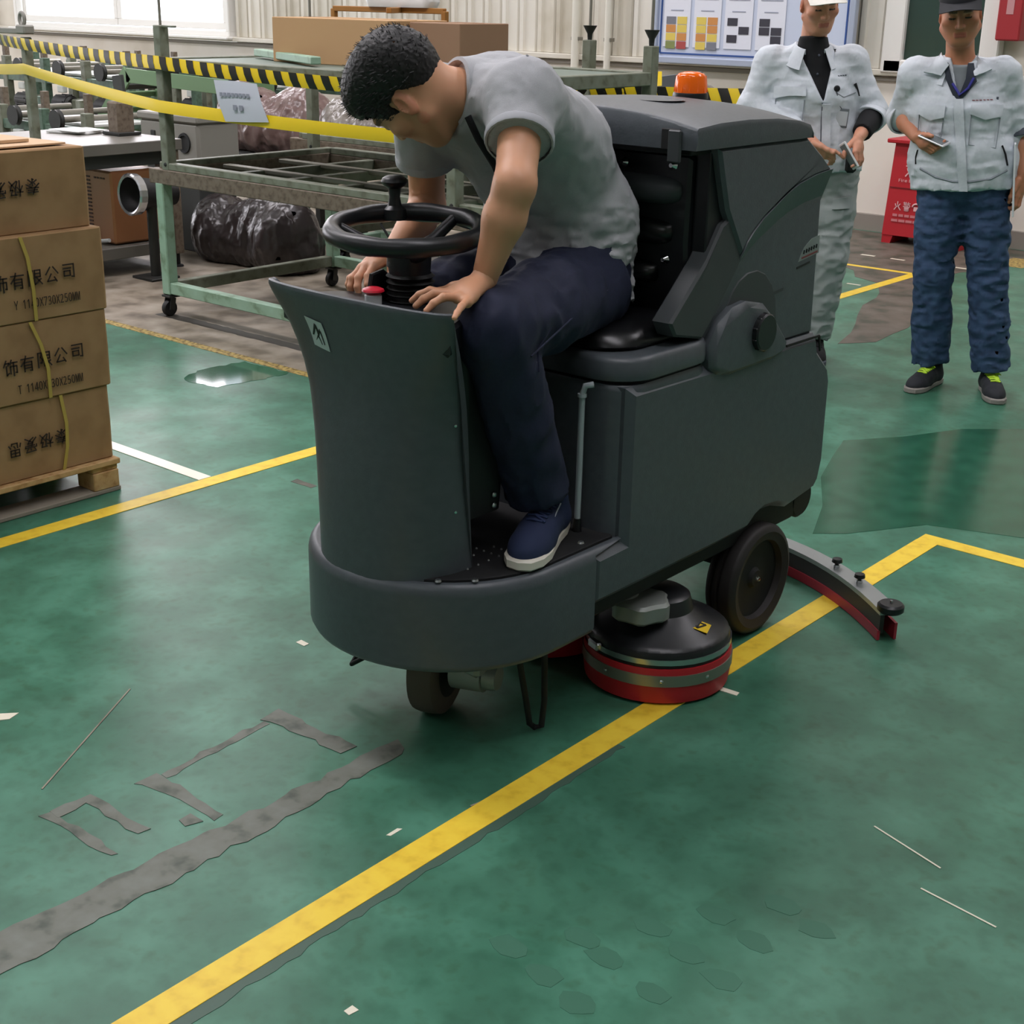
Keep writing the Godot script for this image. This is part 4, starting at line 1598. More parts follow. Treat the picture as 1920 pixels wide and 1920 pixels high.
func shoe(parent: Node3D, heel: Vector3, toe: Vector3, upper: Material, sole: Material, lace: Material, called := "shoe", lace_mat_wide := 0.0028) -> void:
	var fwd := toe - heel
	fwd.y = 0
	var L := fwd.length()
	var s := L / 0.285
	var B := Basis(Vector3.UP.cross(fwd.normalized()), Vector3.UP, fwd.normalized())
	var xf := Transform3D(B * s, heel)
	var F := Field.new(Vector3(-0.07, -0.01, -0.03), Vector3(0.07, 0.135, 0.32), 0.0052)
	F.bone(Vector3(0, 0.045, 0.045), Vector3(0, 0.04, 0.15), 0.039, 0.04, 0.02)
	F.ell(Vector3(0, 0.028, 0.205), Vector3(0.047, 0.042, 0.078), Basis(), 0.03)
	F.bone(Vector3(0, 0.06, 0.11), Vector3(0, 0.035, 0.20), 0.03, 0.028, 0.03)
	F.bone(Vector3(0, 0.05, 0.05), Vector3(0, 0.10, 0.055), 0.040, 0.037, 0.02, Vector3.RIGHT, 1.0, false, true)
	F.cut(Vector3(0, 0.016, 0.15), Vector3.DOWN)
	var m := net_mesh([F])
	var o := put(called, m, upper, parent)
	o.transform = xf
	var pl := v2([-0.030, -0.0, -0.037, 0.05, -0.036, 0.10, -0.045, 0.16, -0.050, 0.205, -0.045, 0.25, -0.028, 0.282, 0.0, 0.292, 0.028, 0.285, 0.046, 0.25, 0.050, 0.205, 0.044, 0.16, 0.038, 0.10, 0.038, 0.05, 0.030, 0.0, 0.0, -0.012])
	var fl := PackedVector2Array()
	for p in pl:
		fl.append(Vector2(p.x, -p.y))
	put("sole", mb().prism(fl, 0.026, Transform3D(Basis(Vector3.RIGHT, Vector3(0, 0, -1), Vector3.UP), Vector3(0, 0.013, 0)), 0.005), sole, o)
	var lm := mb()
	for i in 5:
		var z := 0.108 + i * 0.018
		var p0 := F.hit(Vector3(-0.026 + 0.002 * i, 0.2, z), Vector3.DOWN) + Vector3(0, 0.001, 0)
		var p1 := F.hit(Vector3(0.0, 0.2, z + 0.008), Vector3.DOWN) + Vector3(0, 0.003, 0)
		var p2 := F.hit(Vector3(0.026 - 0.002 * i, 0.2, z + 0.002), Vector3.DOWN) + Vector3(0, 0.001, 0)
		lm.tube([p0, p1, p2], lace_mat_wide, 6)
		if i < 4:
			var p3 := F.hit(Vector3(0.024, 0.2, z + 0.019), Vector3.DOWN) + Vector3(0, 0.002, 0)
			lm.tube([p0, p1, p3], lace_mat_wide, 6)
	var q := F.hit(Vector3(0, 0.2, 0.105), Vector3.DOWN) + Vector3(0, 0.004, 0)
	lm.tube([q, q + Vector3(0.02, 0.006, 0.008), q + Vector3(0.034, -0.004, 0.016), q + Vector3(0.02, -0.001, 0.012), q], lace_mat_wide, 6)
	lm.tube([q, q + Vector3(-0.02, 0.006, 0.008), q + Vector3(-0.034, -0.004, 0.016), q + Vector3(-0.02, -0.001, 0.012), q], lace_mat_wide, 6)
	put("laces", lm, lace, o, 60)


# a patch of cloth laid on a field: corners a b c d seen along dir, pressed on from outside
func patch(F: Field, a: Vector3, b: Vector3, c: Vector3, d: Vector3, dir: Vector3, th: float, nu := 10, nv := 6, bow := 0.0) -> Mb:
	var rows := []
	for i in nv + 1:
		var line := []
		for j in nu + 1:
			var u := float(j) / nu
			var v := float(i) / nv
			var p := a.lerp(b, u).lerp(d.lerp(c, u), v)
			if bow != 0.0:
				p += (d - a).normalized() * bow * v * (1.0 - absf(2.0 * u - 1.0))
			line.append(F.hit(p - dir * 0.25, dir, 0.5) - dir * th)
		rows.append(line)
	var m := mb()
	m.sheet(rows, th * 0.95)
	return m


func strap_on(F: Field, pts: Array, dir: Vector3, r: float, lift := 0.002) -> Mb:
	var out := []
	for p in pts:
		out.append(F.hit(p - dir * 0.25, dir, 0.5) - dir * lift)
	return mb().tube(out, r, 6)


func collar(at: Vector3, axis: Vector3, front: Vector3, r: float, wide: float, open_deg: float, th := 0.003, drop := 0.035) -> Mb:
	var y := axis.normalized()
	var z := (front - y * front.dot(y)).normalized()
	var x := y.cross(z)
	var rows := [[], [], [], []]
	for i in 29:
		var f := deg_to_rad(90.0 + open_deg * 0.5 + (360.0 - open_deg) * i / 28.0)
		var d := x * cos(f) + z * sin(f)
		var frontness: float = clampf((d.dot(z) + 0.2) / 1.2, 0.0, 1.0)
		rows[0].append(at + d * r * 0.98 - y * 0.008)
		rows[1].append(at + d * (r + 0.002) + y * 0.03 * (1.0 - frontness * 0.6))
		rows[2].append(at + d * (r + 0.010) + y * 0.028 * (1.0 - frontness * 0.7))
		rows[3].append(at + d * (r + wide) - y * (drop + 0.03 * frontness))
	return mb().sheet(rows, th)


func ring_band(at: Vector3, axis: Vector3, r: float, h: float, th := 0.005, wob := 0.0, seed_ := 1) -> Mb:
	var y := axis.normalized()
	var x := y.cross(Vector3(0.3, 0.2, 0.9)).normalized()
	var z := x.cross(y)
	var rg := RandomNumberGenerator.new()
	rg.seed = seed_
	var rings := []
	for q in [[-0.5, -th], [-0.5, 0.0], [-0.3, th * 0.5], [0.3, th * 0.5], [0.5, 0.0], [0.5, -th]]:
		var ring := PackedVector3Array()
		for j in 24:
			var f := TAU * j / 24
			var w: float = 1.0 + wob * sin(f * 3.0 + q[0] * 2.0 + seed_)
			ring.append(at + (x * cos(f) + z * sin(f)) * (r + q[1]) * w + y * h * q[0])
		rings.append(ring)
	return mb().loft(rings, true, false)


func cloth_mats() -> void:
	var skin := mat("skin", "ffffff", 0.5)
	skin.vertex_color_use_as_albedo = true
	skin.subsurf_scatter_enabled = true
	skin.subsurf_scatter_strength = 0.08
	var polo := mat("heather grey knit", "bbbcbf", 0.9)
	mottle(polo, 51, 0.25, [[0.0, "d8d8da"], [1.0, "ffffff"]], 0.12)
	relief(polo, 52, 0.3, 0.03)
	var jean := mat("navy denim", "1d2440", 0.8)
	mottle(jean, 53, 0.12, [[0.0, "c0c4d0"], [1.0, "ffffff"]], 0.25)
	var blue := mat("blue denim", "3c5675", 0.82)
	mottle(blue, 54, 0.035, [[0.0, "8e98a8"], [0.5, "d8dee8"], [1.0, "ffffff"]], 0.5)
	var jac := mat("white work jacket cloth", "d6dce2", 0.75)
	mottle(jac, 55, 0.1, [[0.0, "eceef0"], [1.0, "ffffff"]], 0.5)
	mat("pale grey twill", "9aa19f", 0.8)
	mat("black knit", "0d0e12", 0.85)
	mat("grey tee", "7f8689", 0.85)
	mat("black hair", "0c0a09", 0.55)
	mat("grey lining", "4c525c", 0.85)
	mat("silver button", "8d8f92", 0.35, 0.8)
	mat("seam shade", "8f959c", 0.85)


# the operator bending over the dash; joints in the scrubber's own axes
func rider() -> void:
	var t := thing("person", "person in grey polo shirt and dark jeans bending forward on the scrubber seat", "person", Vector3(-2.054, 0, -2.192))
	var J := {"pelvis": P([0.0, 1.0, -0.39]), "waist": P([0.0, 1.14, -0.405]), "chest": P([0.0, 1.30, -0.30]), "up": P([0.0, 1.395, -0.17]), "neck": P([-0.005, 1.42, -0.065]), "head": P([-0.07, 1.437, 0.035]),
		"shL": P([0.155, 1.425, -0.07]), "shR": P([-0.165, 1.405, -0.11]), "elL": P([0.255, 1.275, 0.07]), "wrL": P([0.200, 1.088, 0.094]), "elR": P([-0.24, 1.155, -0.20]), "wrR": P([-0.155, 1.092, -0.01]),
		"hipL": P([0.10, 0.99, -0.36]), "hipR": P([-0.10, 0.985, -0.36]), "knL": P([0.222, 0.988, 0.088]), "knR": P([-0.095, 0.968, -0.02]), "anL": P([0.188, 0.555, -0.115]), "anR": P([-0.13, 0.56, -0.12])}
	var lo := Vector3(-0.42, 0.44, -0.68)
	var hi := Vector3(0.44, 1.62, 0.28)
	var skin := lin("d29a78")
	var F := body_field(J, lo, hi)
	var u := Vector3(-0.66, 0.42, 0.62)
	var f := Vector3(-0.56, -0.82, -0.05)
	var HB := head_basis(u, f)
	var H := head_field(J.head, u, f, J.neck)
	# left hand flat on the dash, right hand reaching down for the key
	var lk := [P([0.178, 1.068, 0.186]), P([0.199, 1.070, 0.192]), P([0.221, 1.068, 0.196]), P([0.243, 1.063, 0.194])]
	var lt := [P([0.115, 1.048, 0.216]), P([0.152, 1.047, 0.243]), P([0.198, 1.047, 0.261]), P([0.280, 1.047, 0.270])]
	var fl := []
	for i in 4:
		fl.append(finger(lk[i], lt[i], Vector3.UP, 0.012 if i < 3 else 0.004))
	var hl := hand_field(J.wrL, Vector3(0.1, 1, 0.1), fl, [P([0.185, 1.078, 0.105]), P([0.148, 1.066, 0.128]), P([0.125, 1.055, 0.148]), P([0.108, 1.046, 0.168])], J.elL)
	var rk := [P([-0.135, 1.068, 0.078]), P([-0.152, 1.066, 0.084]), P([-0.168, 1.060, 0.084]), P([-0.182, 1.050, 0.078])]
	var rt := [P([-0.105, 1.022, 0.120]), P([-0.135, 1.012, 0.124]), P([-0.165, 1.010, 0.118]), P([-0.19, 1.012, 0.102])]
	var fr := []
	for i in 4:
		fr.append(finger(rk[i], rt[i], Vector3(-0.2, 0.3, 0.9).normalized(), 0.012))
	var hr := hand_field(J.wrR, Vector3(-0.3, 0.6, 0.7), fr, [P([-0.138, 1.078, 0.012]), P([-0.11, 1.06, 0.045]), P([-0.095, 1.042, 0.07]), P([-0.085, 1.028, 0.09])], J.elR)
	put("body", net_mesh([F, H, hl, hr], skin_tint(J.head, HB, skin)), M["skin"], t)
	# hair
	var HF := Field.new(J.head - Vector3.ONE * 0.15, J.head + Vector3.ONE * 0.15, 0.0036)
	HF.ell(J.head + HB * Vector3(0, 0.035, -0.016), Vector3(0.082, 0.096, 0.102), HB, 0.01)
	HF.ell(J.head + HB * Vector3(0, 0.075, 0.035), Vector3(0.066, 0.055, 0.07), HB, 0.03)
	var bt := HB.transposed()
	var hc: Vector3 = J.head
	HF.carve(func(p: Vector3) -> float:
		var q := bt * (p - hc)
		var h := 0.0
		if q.z > 0.045:
			h = lerpf(0.002, 0.058, clampf((q.z - 0.045) / 0.03, 0.0, 1.0))
			if absf(q.x) > 0.058 and q.z < 0.062:
				h = -0.022
		elif q.z > 0.012:
			h = -0.026
		elif q.z > -0.03:
			h = 0.022
		else:
			h = lerpf(0.018, -0.068, clampf((-0.03 - q.z) / 0.05, 0.0, 1.0))
		return h - q.y)
	var hn := cloth_noise(9, 95.0)
	HF.ruffle(func(p: Vector3) -> float: return hn.get_noise_3dv(p) * 0.0022)
	put("hair", net_mesh([HF]), M["black hair"], t)
	# a few stray tufts on the crown
	var tm := mb()
	var rg := RandomNumberGenerator.new()
	rg.seed = 12
	for i in 900:
		var d := Vector3(rg.randf_range(-1, 1), rg.randf_range(0.0, 1), rg.randf_range(-0.9, 0.9)).normalized()
		var s := HF.hit(hc + HB * (d * 0.15), -(HB * d), 0.14)
		if s.distance_to(hc) < 0.07:
			continue
		var w := (HB * (d * 0.8 + Vector3(rg.randf_range(-0.4, 0.4), rg.randf_range(-0.2, 0.4), rg.randf_range(-0.1, 0.9)))).normalized()
		tm.tube([s - w * 0.004, s + w * 0.003, s + w * 0.0065], [0.0012, 0.0008, 0.0002], 3)
	var tufts := put("hair_tufts", tm, M["black hair"], t)
	tufts.set_meta("kind", "stuff")

	# trousers
	var T := trousers_field(J, Vector3(-0.3, 0.48, -0.62), Vector3(0.36, 1.2, 0.22), [0.104, 0.098, 0.078, 0.073, 0.070], 0.06, 0.0105, 0.137)
	var tn := cloth_noise(31, 9.0)
	T.ruffle(folds(tn, 0.006, Vector3(1.2, 0.7, 1.0)))
	T.cut(Vector3(0, 0.914, -0.4), Vector3(0, -1, 0), 0.22)
	put("jeans", net_mesh([T]), M["navy denim"], t)
	# stitched seam and knee creases
	for q in [[[0.30, 1.02, -0.30], [0.325, 0.99, -0.1], [0.315, 0.94, 0.06]], [[0.31, 0.985, -0.02], [0.315, 0.945, 0.02], [0.305, 0.90, 0.03]]]:
		var pp := []
		for p in q:
			pp.append(P(p))
		put("seam", strap_on(T, pp, Vector3(-1, -0.1, 0).normalized(), 0.0022, 0.0005), M["navy denim"], t)

	# polo shirt
	var S := Field.new(Vector3(-0.32, 0.86, -0.66), Vector3(0.36, 1.56, 0.12), 0.0105)
	S.bone(J.pelvis + Vector3(0, -0.05, 0.0), J.waist, 0.150, 0.140, 0.04, Vector3.RIGHT, 0.80)
	S.bone(J.waist, J.chest, 0.140, 0.135, 0.04, Vector3.RIGHT, 0.80)
	S.bone(J.chest, J.up, 0.135, 0.112, 0.04, Vector3.RIGHT, 0.78)
	S.bone(J.up, J.neck + Vector3(0, 0, -0.015), 0.105, 0.068, 0.04)
	S.bone(J.shL, J.shR, 0.066, 0.062, 0.05)
	S.bone(J.chest + Vector3(0.10, 0.03, 0.03), J.shL, 0.08, 0.07, 0.05)
	S.bone(J.chest + Vector3(-0.10, 0.03, 0.03), J.shR, 0.08, 0.07, 0.05)
	var cuffL: Vector3 = J.shL.lerp(J.elL, 0.50)
	var cuffR: Vector3 = J.shR.lerp(J.elR, 0.55)
	S.bone(J.shL, cuffL, 0.070, 0.067, 0.03, Vector3.RIGHT, 1.0, false, true)
	S.bone(J.shR, cuffR, 0.068, 0.066, 0.03, Vector3.RIGHT, 1.0, false, true)
	S.cut(P([0, 1.00, -0.36]), Vector3(0, -0.95, 0.32))
	var sn := cloth_noise(71, 7.5)
	var sn2 := cloth_noise(72, 13.0)
	S.ruffle(func(p: Vector3) -> float:
		var low: float = clampf((1.22 - p.y) / 0.14, 0.0, 1.0)
		return -0.008 * low * (1.0 - absf(sn.get_noise_3dv(p * Vector3(0.7, 3.2, 1.0))) * 2.6) - 0.0035 * (1.0 - absf(sn2.get_noise_3dv(p * Vector3(1.0, 0.8, 1.0))) * 2.2))
	S.cut(J.neck + Vector3(0, 0.012, 0.012), (J.head - J.neck) as Vector3, 0.10)
	var shirt := put("polo_shirt", net_mesh([S]), M["heather grey knit"], t)
	put("cuff", ring_band(cuffL - (J.elL - J.shL).normalized() * 0.006, J.elL - J.shL, 0.0690, 0.020, 0.004), mat("ribbed cuff", "b0b1b6", 0.9), shirt, 60)
	put("cuff", ring_band(cuffR - (J.elR - J.shR).normalized() * 0.006, J.elR - J.shR, 0.0675, 0.020, 0.004), M["ribbed cuff"], shirt, 60)
	var ax: Vector3 = (J.head - J.neck).normalized().lerp(Vector3(0, 0.45, 0.9).normalized(), 0.4)
	put("collar", collar(J.neck + Vector3(0, 0.004, 0.004), ax, Vector3(0.05, -0.9, 0.35), 0.064, 0.026, 46.0), M["heather grey knit"], shirt, 50)
	put("shoulder_seam", strap_on(S, [P([0.105, 1.6, -0.20]), P([0.14, 1.6, -0.13]), P([0.17, 1.6, -0.06])], Vector3(0, -1, 0), 0.0022, 0.0004), M["ribbed cuff"], shirt)
	# black lanyard hanging in front of the chest
	put("lanyard", mb().tube([P([0.066, 1.39, 0.0]), P([0.082, 1.345, -0.015]), P([0.088, 1.29, -0.06]), P([0.085, 1.22, -0.11])], 0.0075, 8), M["black knit"], t)

	shoe(t, P([0.172, 0.463, -0.205]), P([0.278, 0.463, 0.062]), mat("navy suede", "1b2747", 0.85), mat("white sole", "dcd5c8", 0.5), mat("navy lace", "243158", 0.8))
	shoe(t, P([-0.14, 0.463, -0.20]), P([-0.14, 0.463, 0.07]), M["navy suede"], M["white sole"], M["navy lace"])
	# pale piping round the shoe's facing
	var sh := t.get_node("shoe") as Node3D
	for s in [-1.0, 1.0]:
		put("piping", mb().tube([Vector3(0.030 * s, 0.090, 0.085), Vector3(0.030 * s, 0.078, 0.12), Vector3(0.033 * s, 0.066, 0.155), Vector3(0.040 * s, 0.052, 0.168)], 0.0016, 6), mat("pale piping", "b9c0c8", 0.7), sh)


# work jacket shared by the two onlookers
func jacket(t: Node3D, J: Dictionary, w: Dictionary, seed_: int) -> Array:
	var S := Field.new(Vector3(-0.62, 0.76, -0.30), Vector3(0.34, 1.56, 0.34), 0.0105)
	var X := Vector3.RIGHT
	S.bone(J.pelvis + Vector3(0, w.hem, 0.01), J.waist, w.belly, w.belly, 0.03, X, 0.70, true)
	S.bone(J.waist, J.chest, w.belly, w.chest, 0.04, X, 0.70)
	S.bone(J.chest, J.up, w.chest, 0.098, 0.04, X, 0.68)
	S.bone(J.up, J.neck + Vector3(0, -0.03, 0.0), 0.09, 0.07, 0.04)
	S.bone(J.shL + Vector3(0, -0.012, 0), J.shR + Vector3(0, -0.012, 0), 0.058, 0.058, 0.06)
	for s in ["L", "R"]:
		S.bone(J.chest.lerp(J["sh" + s], 0.5), J["sh" + s], 0.080, 0.064, 0.05)
		var q: float = w["roll" + s]
		var el: Vector3 = J["el" + s]
		S.bone(J["sh" + s] + Vector3(0, -0.012, 0), el, 0.067, 0.064, 0.04)
		if q > 1.0:
			S.bone(el, el.lerp(J["wr" + s], q - 1.0), 0.066, 0.060, 0.02, X, 1.0, false, true)
	var n1 := cloth_noise(seed_, 8.5)
	var n2 := cloth_noise(seed_ + 1, 5.0)
	S.ruffle(func(p: Vector3) -> float:
		var a := n1.get_noise_3dv(p * Vector3(1.0, 0.75, 1.0))
		var b := n2.get_noise_3dv(p * Vector3(0.8, 2.6, 1.0))
		return -0.0042 * (1.0 - absf(a) * 2.4) - 0.0036 * (1.0 - absf(b) * 2.2) + 0.003)
	return [S]


func onlooker_right() -> void:
	var t := thing("person", "person in black cap, white jacket and blue jeans standing by the red cabinet", "person", Vector3(-2.401, 0, -5.981), deg_to_rad(21.87))
	var J := {"pelvis": P([-0.105, 0.90, -0.01]), "waist": P([-0.122, 1.0, -0.005]), "chest": P([-0.160, 1.20, -0.005]), "up": P([-0.176, 1.315, -0.02]), "neck": P([-0.187, 1.42, -0.005]), "head": P([-0.204, 1.588, 0.045]),
		"shL": P([-0.01, 1.355, -0.01]), "shR": P([-0.352, 1.345, -0.01]), "elL": P([0.098, 1.128, -0.05]), "elR": P([-0.402, 1.165, -0.11]), "wrL": P([0.128, 0.955, 0.03]), "wrR": P([-0.318, 1.090, 0.095]),
		"hipL": P([-0.018, 0.90, 0.0]), "hipR": P([-0.193, 0.89, 0.0]), "knL": P([0.044, 0.50, 0.03]), "knR": P([-0.186, 0.505, 0.03]), "anL": P([0.108, 0.10, 0.02]), "anR": P([-0.155, 0.10, -0.02])}
	var skin := lin("bd7f5f")
	var u := Vector3(-0.10, 0.95, 0.22)
	var f := Vector3(0.06, -0.30, 0.95)
	var HB := head_basis(u, f)
	var F := body_field(J, Vector3(-0.62, 0.0, -0.30), Vector3(0.32, 1.6, 0.34), 0.012)
	var H := head_field(J.head, u, f, J.neck, 0.0036, 1.12)
	# right hand cradles a phone, left hand hangs half closed
	var pc := P([-0.262, 1.088, 0.150])
	var rk := [P([-0.262, 1.075, 0.165]), P([-0.270, 1.066, 0.155]), P([-0.278, 1.058, 0.143]), P([-0.286, 1.052, 0.130])]
	var fr := []
	for i in 4:
		var k: Vector3 = rk[i]
		fr.append([k, k + Vector3(0.032, -0.018, 0.010), k + Vector3(0.052, -0.004, 0.012), k + Vector3(0.060, 0.014, 0.010)])
	var hr := hand_field(J.wrR, Vector3(-0.3, -0.9, 0.2), fr, [P([-0.312, 1.098, 0.115]), P([-0.292, 1.106, 0.150]), P([-0.272, 1.108, 0.172]), P([-0.254, 1.106, 0.186])], J.elR)
	var lk := [P([0.116, 0.868, 0.052]), P([0.128, 0.864, 0.036]), P([0.132, 0.866, 0.018]), P([0.132, 0.872, 0.002])]
	var fl := []
	for i in 4:
		var k: Vector3 = lk[i]
		fl.append([k, k + Vector3(-0.004, -0.040, 0.006), k + Vector3(-0.020, -0.056, 0.002), k + Vector3(-0.034, -0.048, -0.004)])
	var hl := hand_field(J.wrL, Vector3(1, 0.1, 0.1), fl, [P([0.112, 0.93, 0.048]), P([0.098, 0.890, 0.066]), P([0.092, 0.862, 0.068]), P([0.088, 0.840, 0.062])], J.elL)
	put("body", net_mesh([F, H, hr, hl], skin_tint(J.head, HB, skin)), M["skin"], t)

	var T := trousers_field(J, Vector3(-0.36, 0.03, -0.24), Vector3(0.24, 1.06, 0.24), [0.098, 0.094, 0.078, 0.080, 0.078], 0.02, 0.0105, 0.125)
	var tn := cloth_noise(131, 8.0)
	T.ruffle(folds(tn, 0.009, Vector3(0.8, 1.7, 1.0)))
	put("jeans", net_mesh([T]), M["blue denim"], t)

	var jk := jacket(t, J, {"hem": -0.02, "belly": 0.152, "chest": 0.138, "rollL": 1.12, "rollR": 1.1}, 200)
	var S: Field = jk[0]
	# open neck: a wedge cut out of the front
	var nk: Vector3 = J.neck
	S.carve(func(p: Vector3) -> float:
		var q := p - Vector3(-0.172, 1.262, 0.0)
		if p.z < 0.02:
			return -1.0
		return minf(q.y * 0.42 - absf(q.x - q.y * 0.12) , 0.02))
	S.cut(nk + Vector3(0, 0.0, 0.0), Vector3(0, 1, 0.1), 0.14)
	var jacket_ := put("jacket", net_mesh([S]), M["white work jacket cloth"], t)
	var fw := Vector3(0, 0, -1)
	# placket, waistband, pocket flaps, buttons, slanted pockets
	put("placket", patch(S, P([-0.190, 1.255, 0.2]), P([-0.150, 1.255, 0.2]), P([-0.085, 0.885, 0.2]), P([-0.120, 0.885, 0.2]), fw, 0.004, 4, 16), M["white work jacket cloth"], jacket_)
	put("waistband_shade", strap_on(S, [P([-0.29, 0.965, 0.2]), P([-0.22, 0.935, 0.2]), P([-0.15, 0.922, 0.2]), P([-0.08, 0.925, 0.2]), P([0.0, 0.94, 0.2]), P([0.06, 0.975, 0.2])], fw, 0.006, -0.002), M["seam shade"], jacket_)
	for q in [[-0.325, -0.215, 1.225, 1.215, 0.02], [-0.115, 0.01, 1.235, 1.225, 0.018]]:
		put("pocket_flap", patch(S, P([q[0], q[2], 0.2]), P([q[1], q[3] + 0.012, 0.2]), P([q[1], q[3] - 0.034, 0.2]), P([q[0], q[2] - 0.036, 0.2]), fw, 0.005, 10, 4, q[4]), M["white work jacket cloth"], jacket_)
		var bp := S.hit(P([lerpf(q[0], q[1], 0.72 if q[0] < -0.2 else 0.2), q[2] - 0.032, 0.4]), fw, 0.5)
		put("button", mb().lathe([[0.0, 0.007], [0.004, 0.0065], [0.0062, 0.004], [0.0062, 0.0]], 12, frame(bp, Vector3.RIGHT, Vector3(0, 0, 1))), M["silver button"], jacket_)
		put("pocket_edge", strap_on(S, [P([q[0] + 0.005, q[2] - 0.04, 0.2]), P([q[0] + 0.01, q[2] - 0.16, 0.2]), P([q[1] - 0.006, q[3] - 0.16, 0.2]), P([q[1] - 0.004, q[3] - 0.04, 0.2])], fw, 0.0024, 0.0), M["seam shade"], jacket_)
	put("zip_pocket", strap_on(S, [P([0.028, 1.075, 0.2]), P([0.046, 1.04, 0.2]), P([0.060, 0.995, 0.2])], fw, 0.0042, 0.001), M["black knit"], jacket_)
	put("zip_pocket", strap_on(S, [P([-0.31, 1.04, 0.2]), P([-0.315, 1.01, 0.2]), P([-0.312, 0.98, 0.2])], fw, 0.003, 0.001), M["black knit"], jacket_)
	# collar and the dark facing inside the open neck
	put("collar", collar(nk + Vector3(0.0, -0.035, 0.0), Vector3(-0.1, 1, 0.1), Vector3(0.05, -0.1, 1), 0.072, 0.058, 62.0, 0.004, 0.036), M["white work jacket cloth"], jacket_, 50)
	for q in [[-0.262, 1.425, -0.222, 1.385, -0.250, 1.355, -0.322, 1.365], [-0.118, 1.425, -0.052, 1.372, -0.125, 1.352, -0.152, 1.385]]:
		put("collar_flap", patch(S, P([q[0], q[1], 0.2]), P([q[2], q[3], 0.2]), P([q[4], q[5] - 0.012, 0.2]), P([q[6], q[7] - 0.012, 0.2]), fw, 0.010, 6, 6), M["white work jacket cloth"], jacket_, 50)
	var inner := mat("navy facing", "1f2733", 0.8)
	put("facing", mb().sheet([[P([-0.245, 1.395, 0.055]), P([-0.228, 1.395, 0.07])], [P([-0.228, 1.33, 0.098]), P([-0.205, 1.335, 0.108])], [P([-0.185, 1.255, 0.124]), P([-0.165, 1.255, 0.13])]], 0.003), inner, jacket_)
	put("facing", mb().sheet([[P([-0.150, 1.395, 0.07]), P([-0.128, 1.395, 0.055])], [P([-0.150, 1.335, 0.112]), P([-0.105, 1.325, 0.108])], [P([-0.172, 1.255, 0.13]), P([-0.150, 1.262, 0.132])]], 0.003), inner, jacket_)
	put("lanyard", mb().tube([P([-0.118, 1.34, 0.118]), P([-0.135, 1.30, 0.128]), P([-0.165, 1.272, 0.134]), P([-0.20, 1.315, 0.112])], 0.006, 6), mat("blue lanyard", "2a2a8c", 0.6), t)
	# grey tee under it
	var G := Field.new(P([-0.30, 1.18, -0.10]), P([-0.06, 1.45, 0.14]), 0.008)
	G.bone(J.chest + Vector3(0, 0.03, 0.0), J.up + Vector3(0, 0.03, 0.0), 0.115, 0.085, 0.03, Vector3.RIGHT, 0.8)
	G.bone(J.up, nk + Vector3(0, -0.015, 0.0), 0.085, 0.063, 0.03)
	G.cut(nk + Vector3(0, -0.028, 0.04), Vector3(0, 1, 0.25))
	put("tee_shirt", net_mesh([G]), M["grey tee"], t)
	# rolled cuffs
	for s in ["L", "R"]:
		var el: Vector3 = J["el" + s]
		var dirv: Vector3 = (J["wr" + s] - el).normalized()
		put("rolled_cuff", ring_band(el + dirv * 0.028, dirv, 0.069, 0.036, 0.006, 0.04, 3), M["white work jacket cloth"] if s == "R" else M["grey lining"], jacket_, 60)
	# name print on the chest
	var pr := mb()
	for i in 6:
		var p := S.hit(P([-0.108 + 0.014 * i, 1.252 + 0.0008 * i, 0.4]), fw, 0.5)
		pr.box(p + Vector3(0, 0, 0.0005), Vector3(0.011, 0.0035, 0.0015))
	put("chest_print", pr, mat("faded red print", "9a5a60", 0.7), jacket_)
	var pe := S.hit(P([-0.015, 1.262, 0.4]), fw, 0.5)
	put("chest_print", mb().box(pe, Vector3(0.009, 0.011, 0.002)), M["grey lining"], jacket_)
	# cap
	cap(t, J.head, HB, mat("black cap", "14161c", 0.8), -0.08, 0.95)
	var neon := mat("neon laces", "c3ec3a", 0.6)
	var sn := mat("charcoal mesh", "23262c", 0.8)
	var sl := mat("pale sneaker sole", "8f8a84", 0.6)
	shoe(t, P([-0.115, 0.0, -0.075]), P([-0.222, 0.0, 0.185]), sn, sl, neon, "shoe", 0.0042)
	shoe(t, P([0.095, 0.0, -0.04]), P([0.150, 0.0, 0.235]), sn, sl, neon, "shoe", 0.0042)
	# phone in the right hand, clipboard in the left (things of their own)
	var T2 := t.transform
	var ph := thing("phone", "silver phone lying in the hand of the person in the black cap", "phone", T2 * P([-0.245, 1.092, 0.165]), deg_to_rad(21.87))
	var pb := Basis(Vector3(0.88, -0.30, 0.36).normalized(), Vector3(0.30, 0.80, 0.35).normalized(), Vector3.BACK).orthonormalized()
	put("case", mb().box(Vector3.ZERO, Vector3(0.125, 0.008, 0.062), 0.003, pb), mat("silver phone", "d9dadb", 0.3, 0.4), ph)
	put("screen", mb().box(pb * Vector3(0, 0.0045, 0), Vector3(0.105, 0.001, 0.055), 0.0, pb), mat("grey screen", "6f7678", 0.15), ph)
	var cb := single("clipboard", mb().box(Vector3.ZERO, Vector3(0.008, 0.30, 0.20), 0.002, Basis(Vector3(0, 0, 1), 0.10)), mat("white board", "dfe3e6", 0.5), "thin white board held edge-on beside the blue jeans of the person in the black cap", "clipboard")
	cb.transform = T2 * Transform3D(Basis(), P([0.094, 0.935, 0.015]))


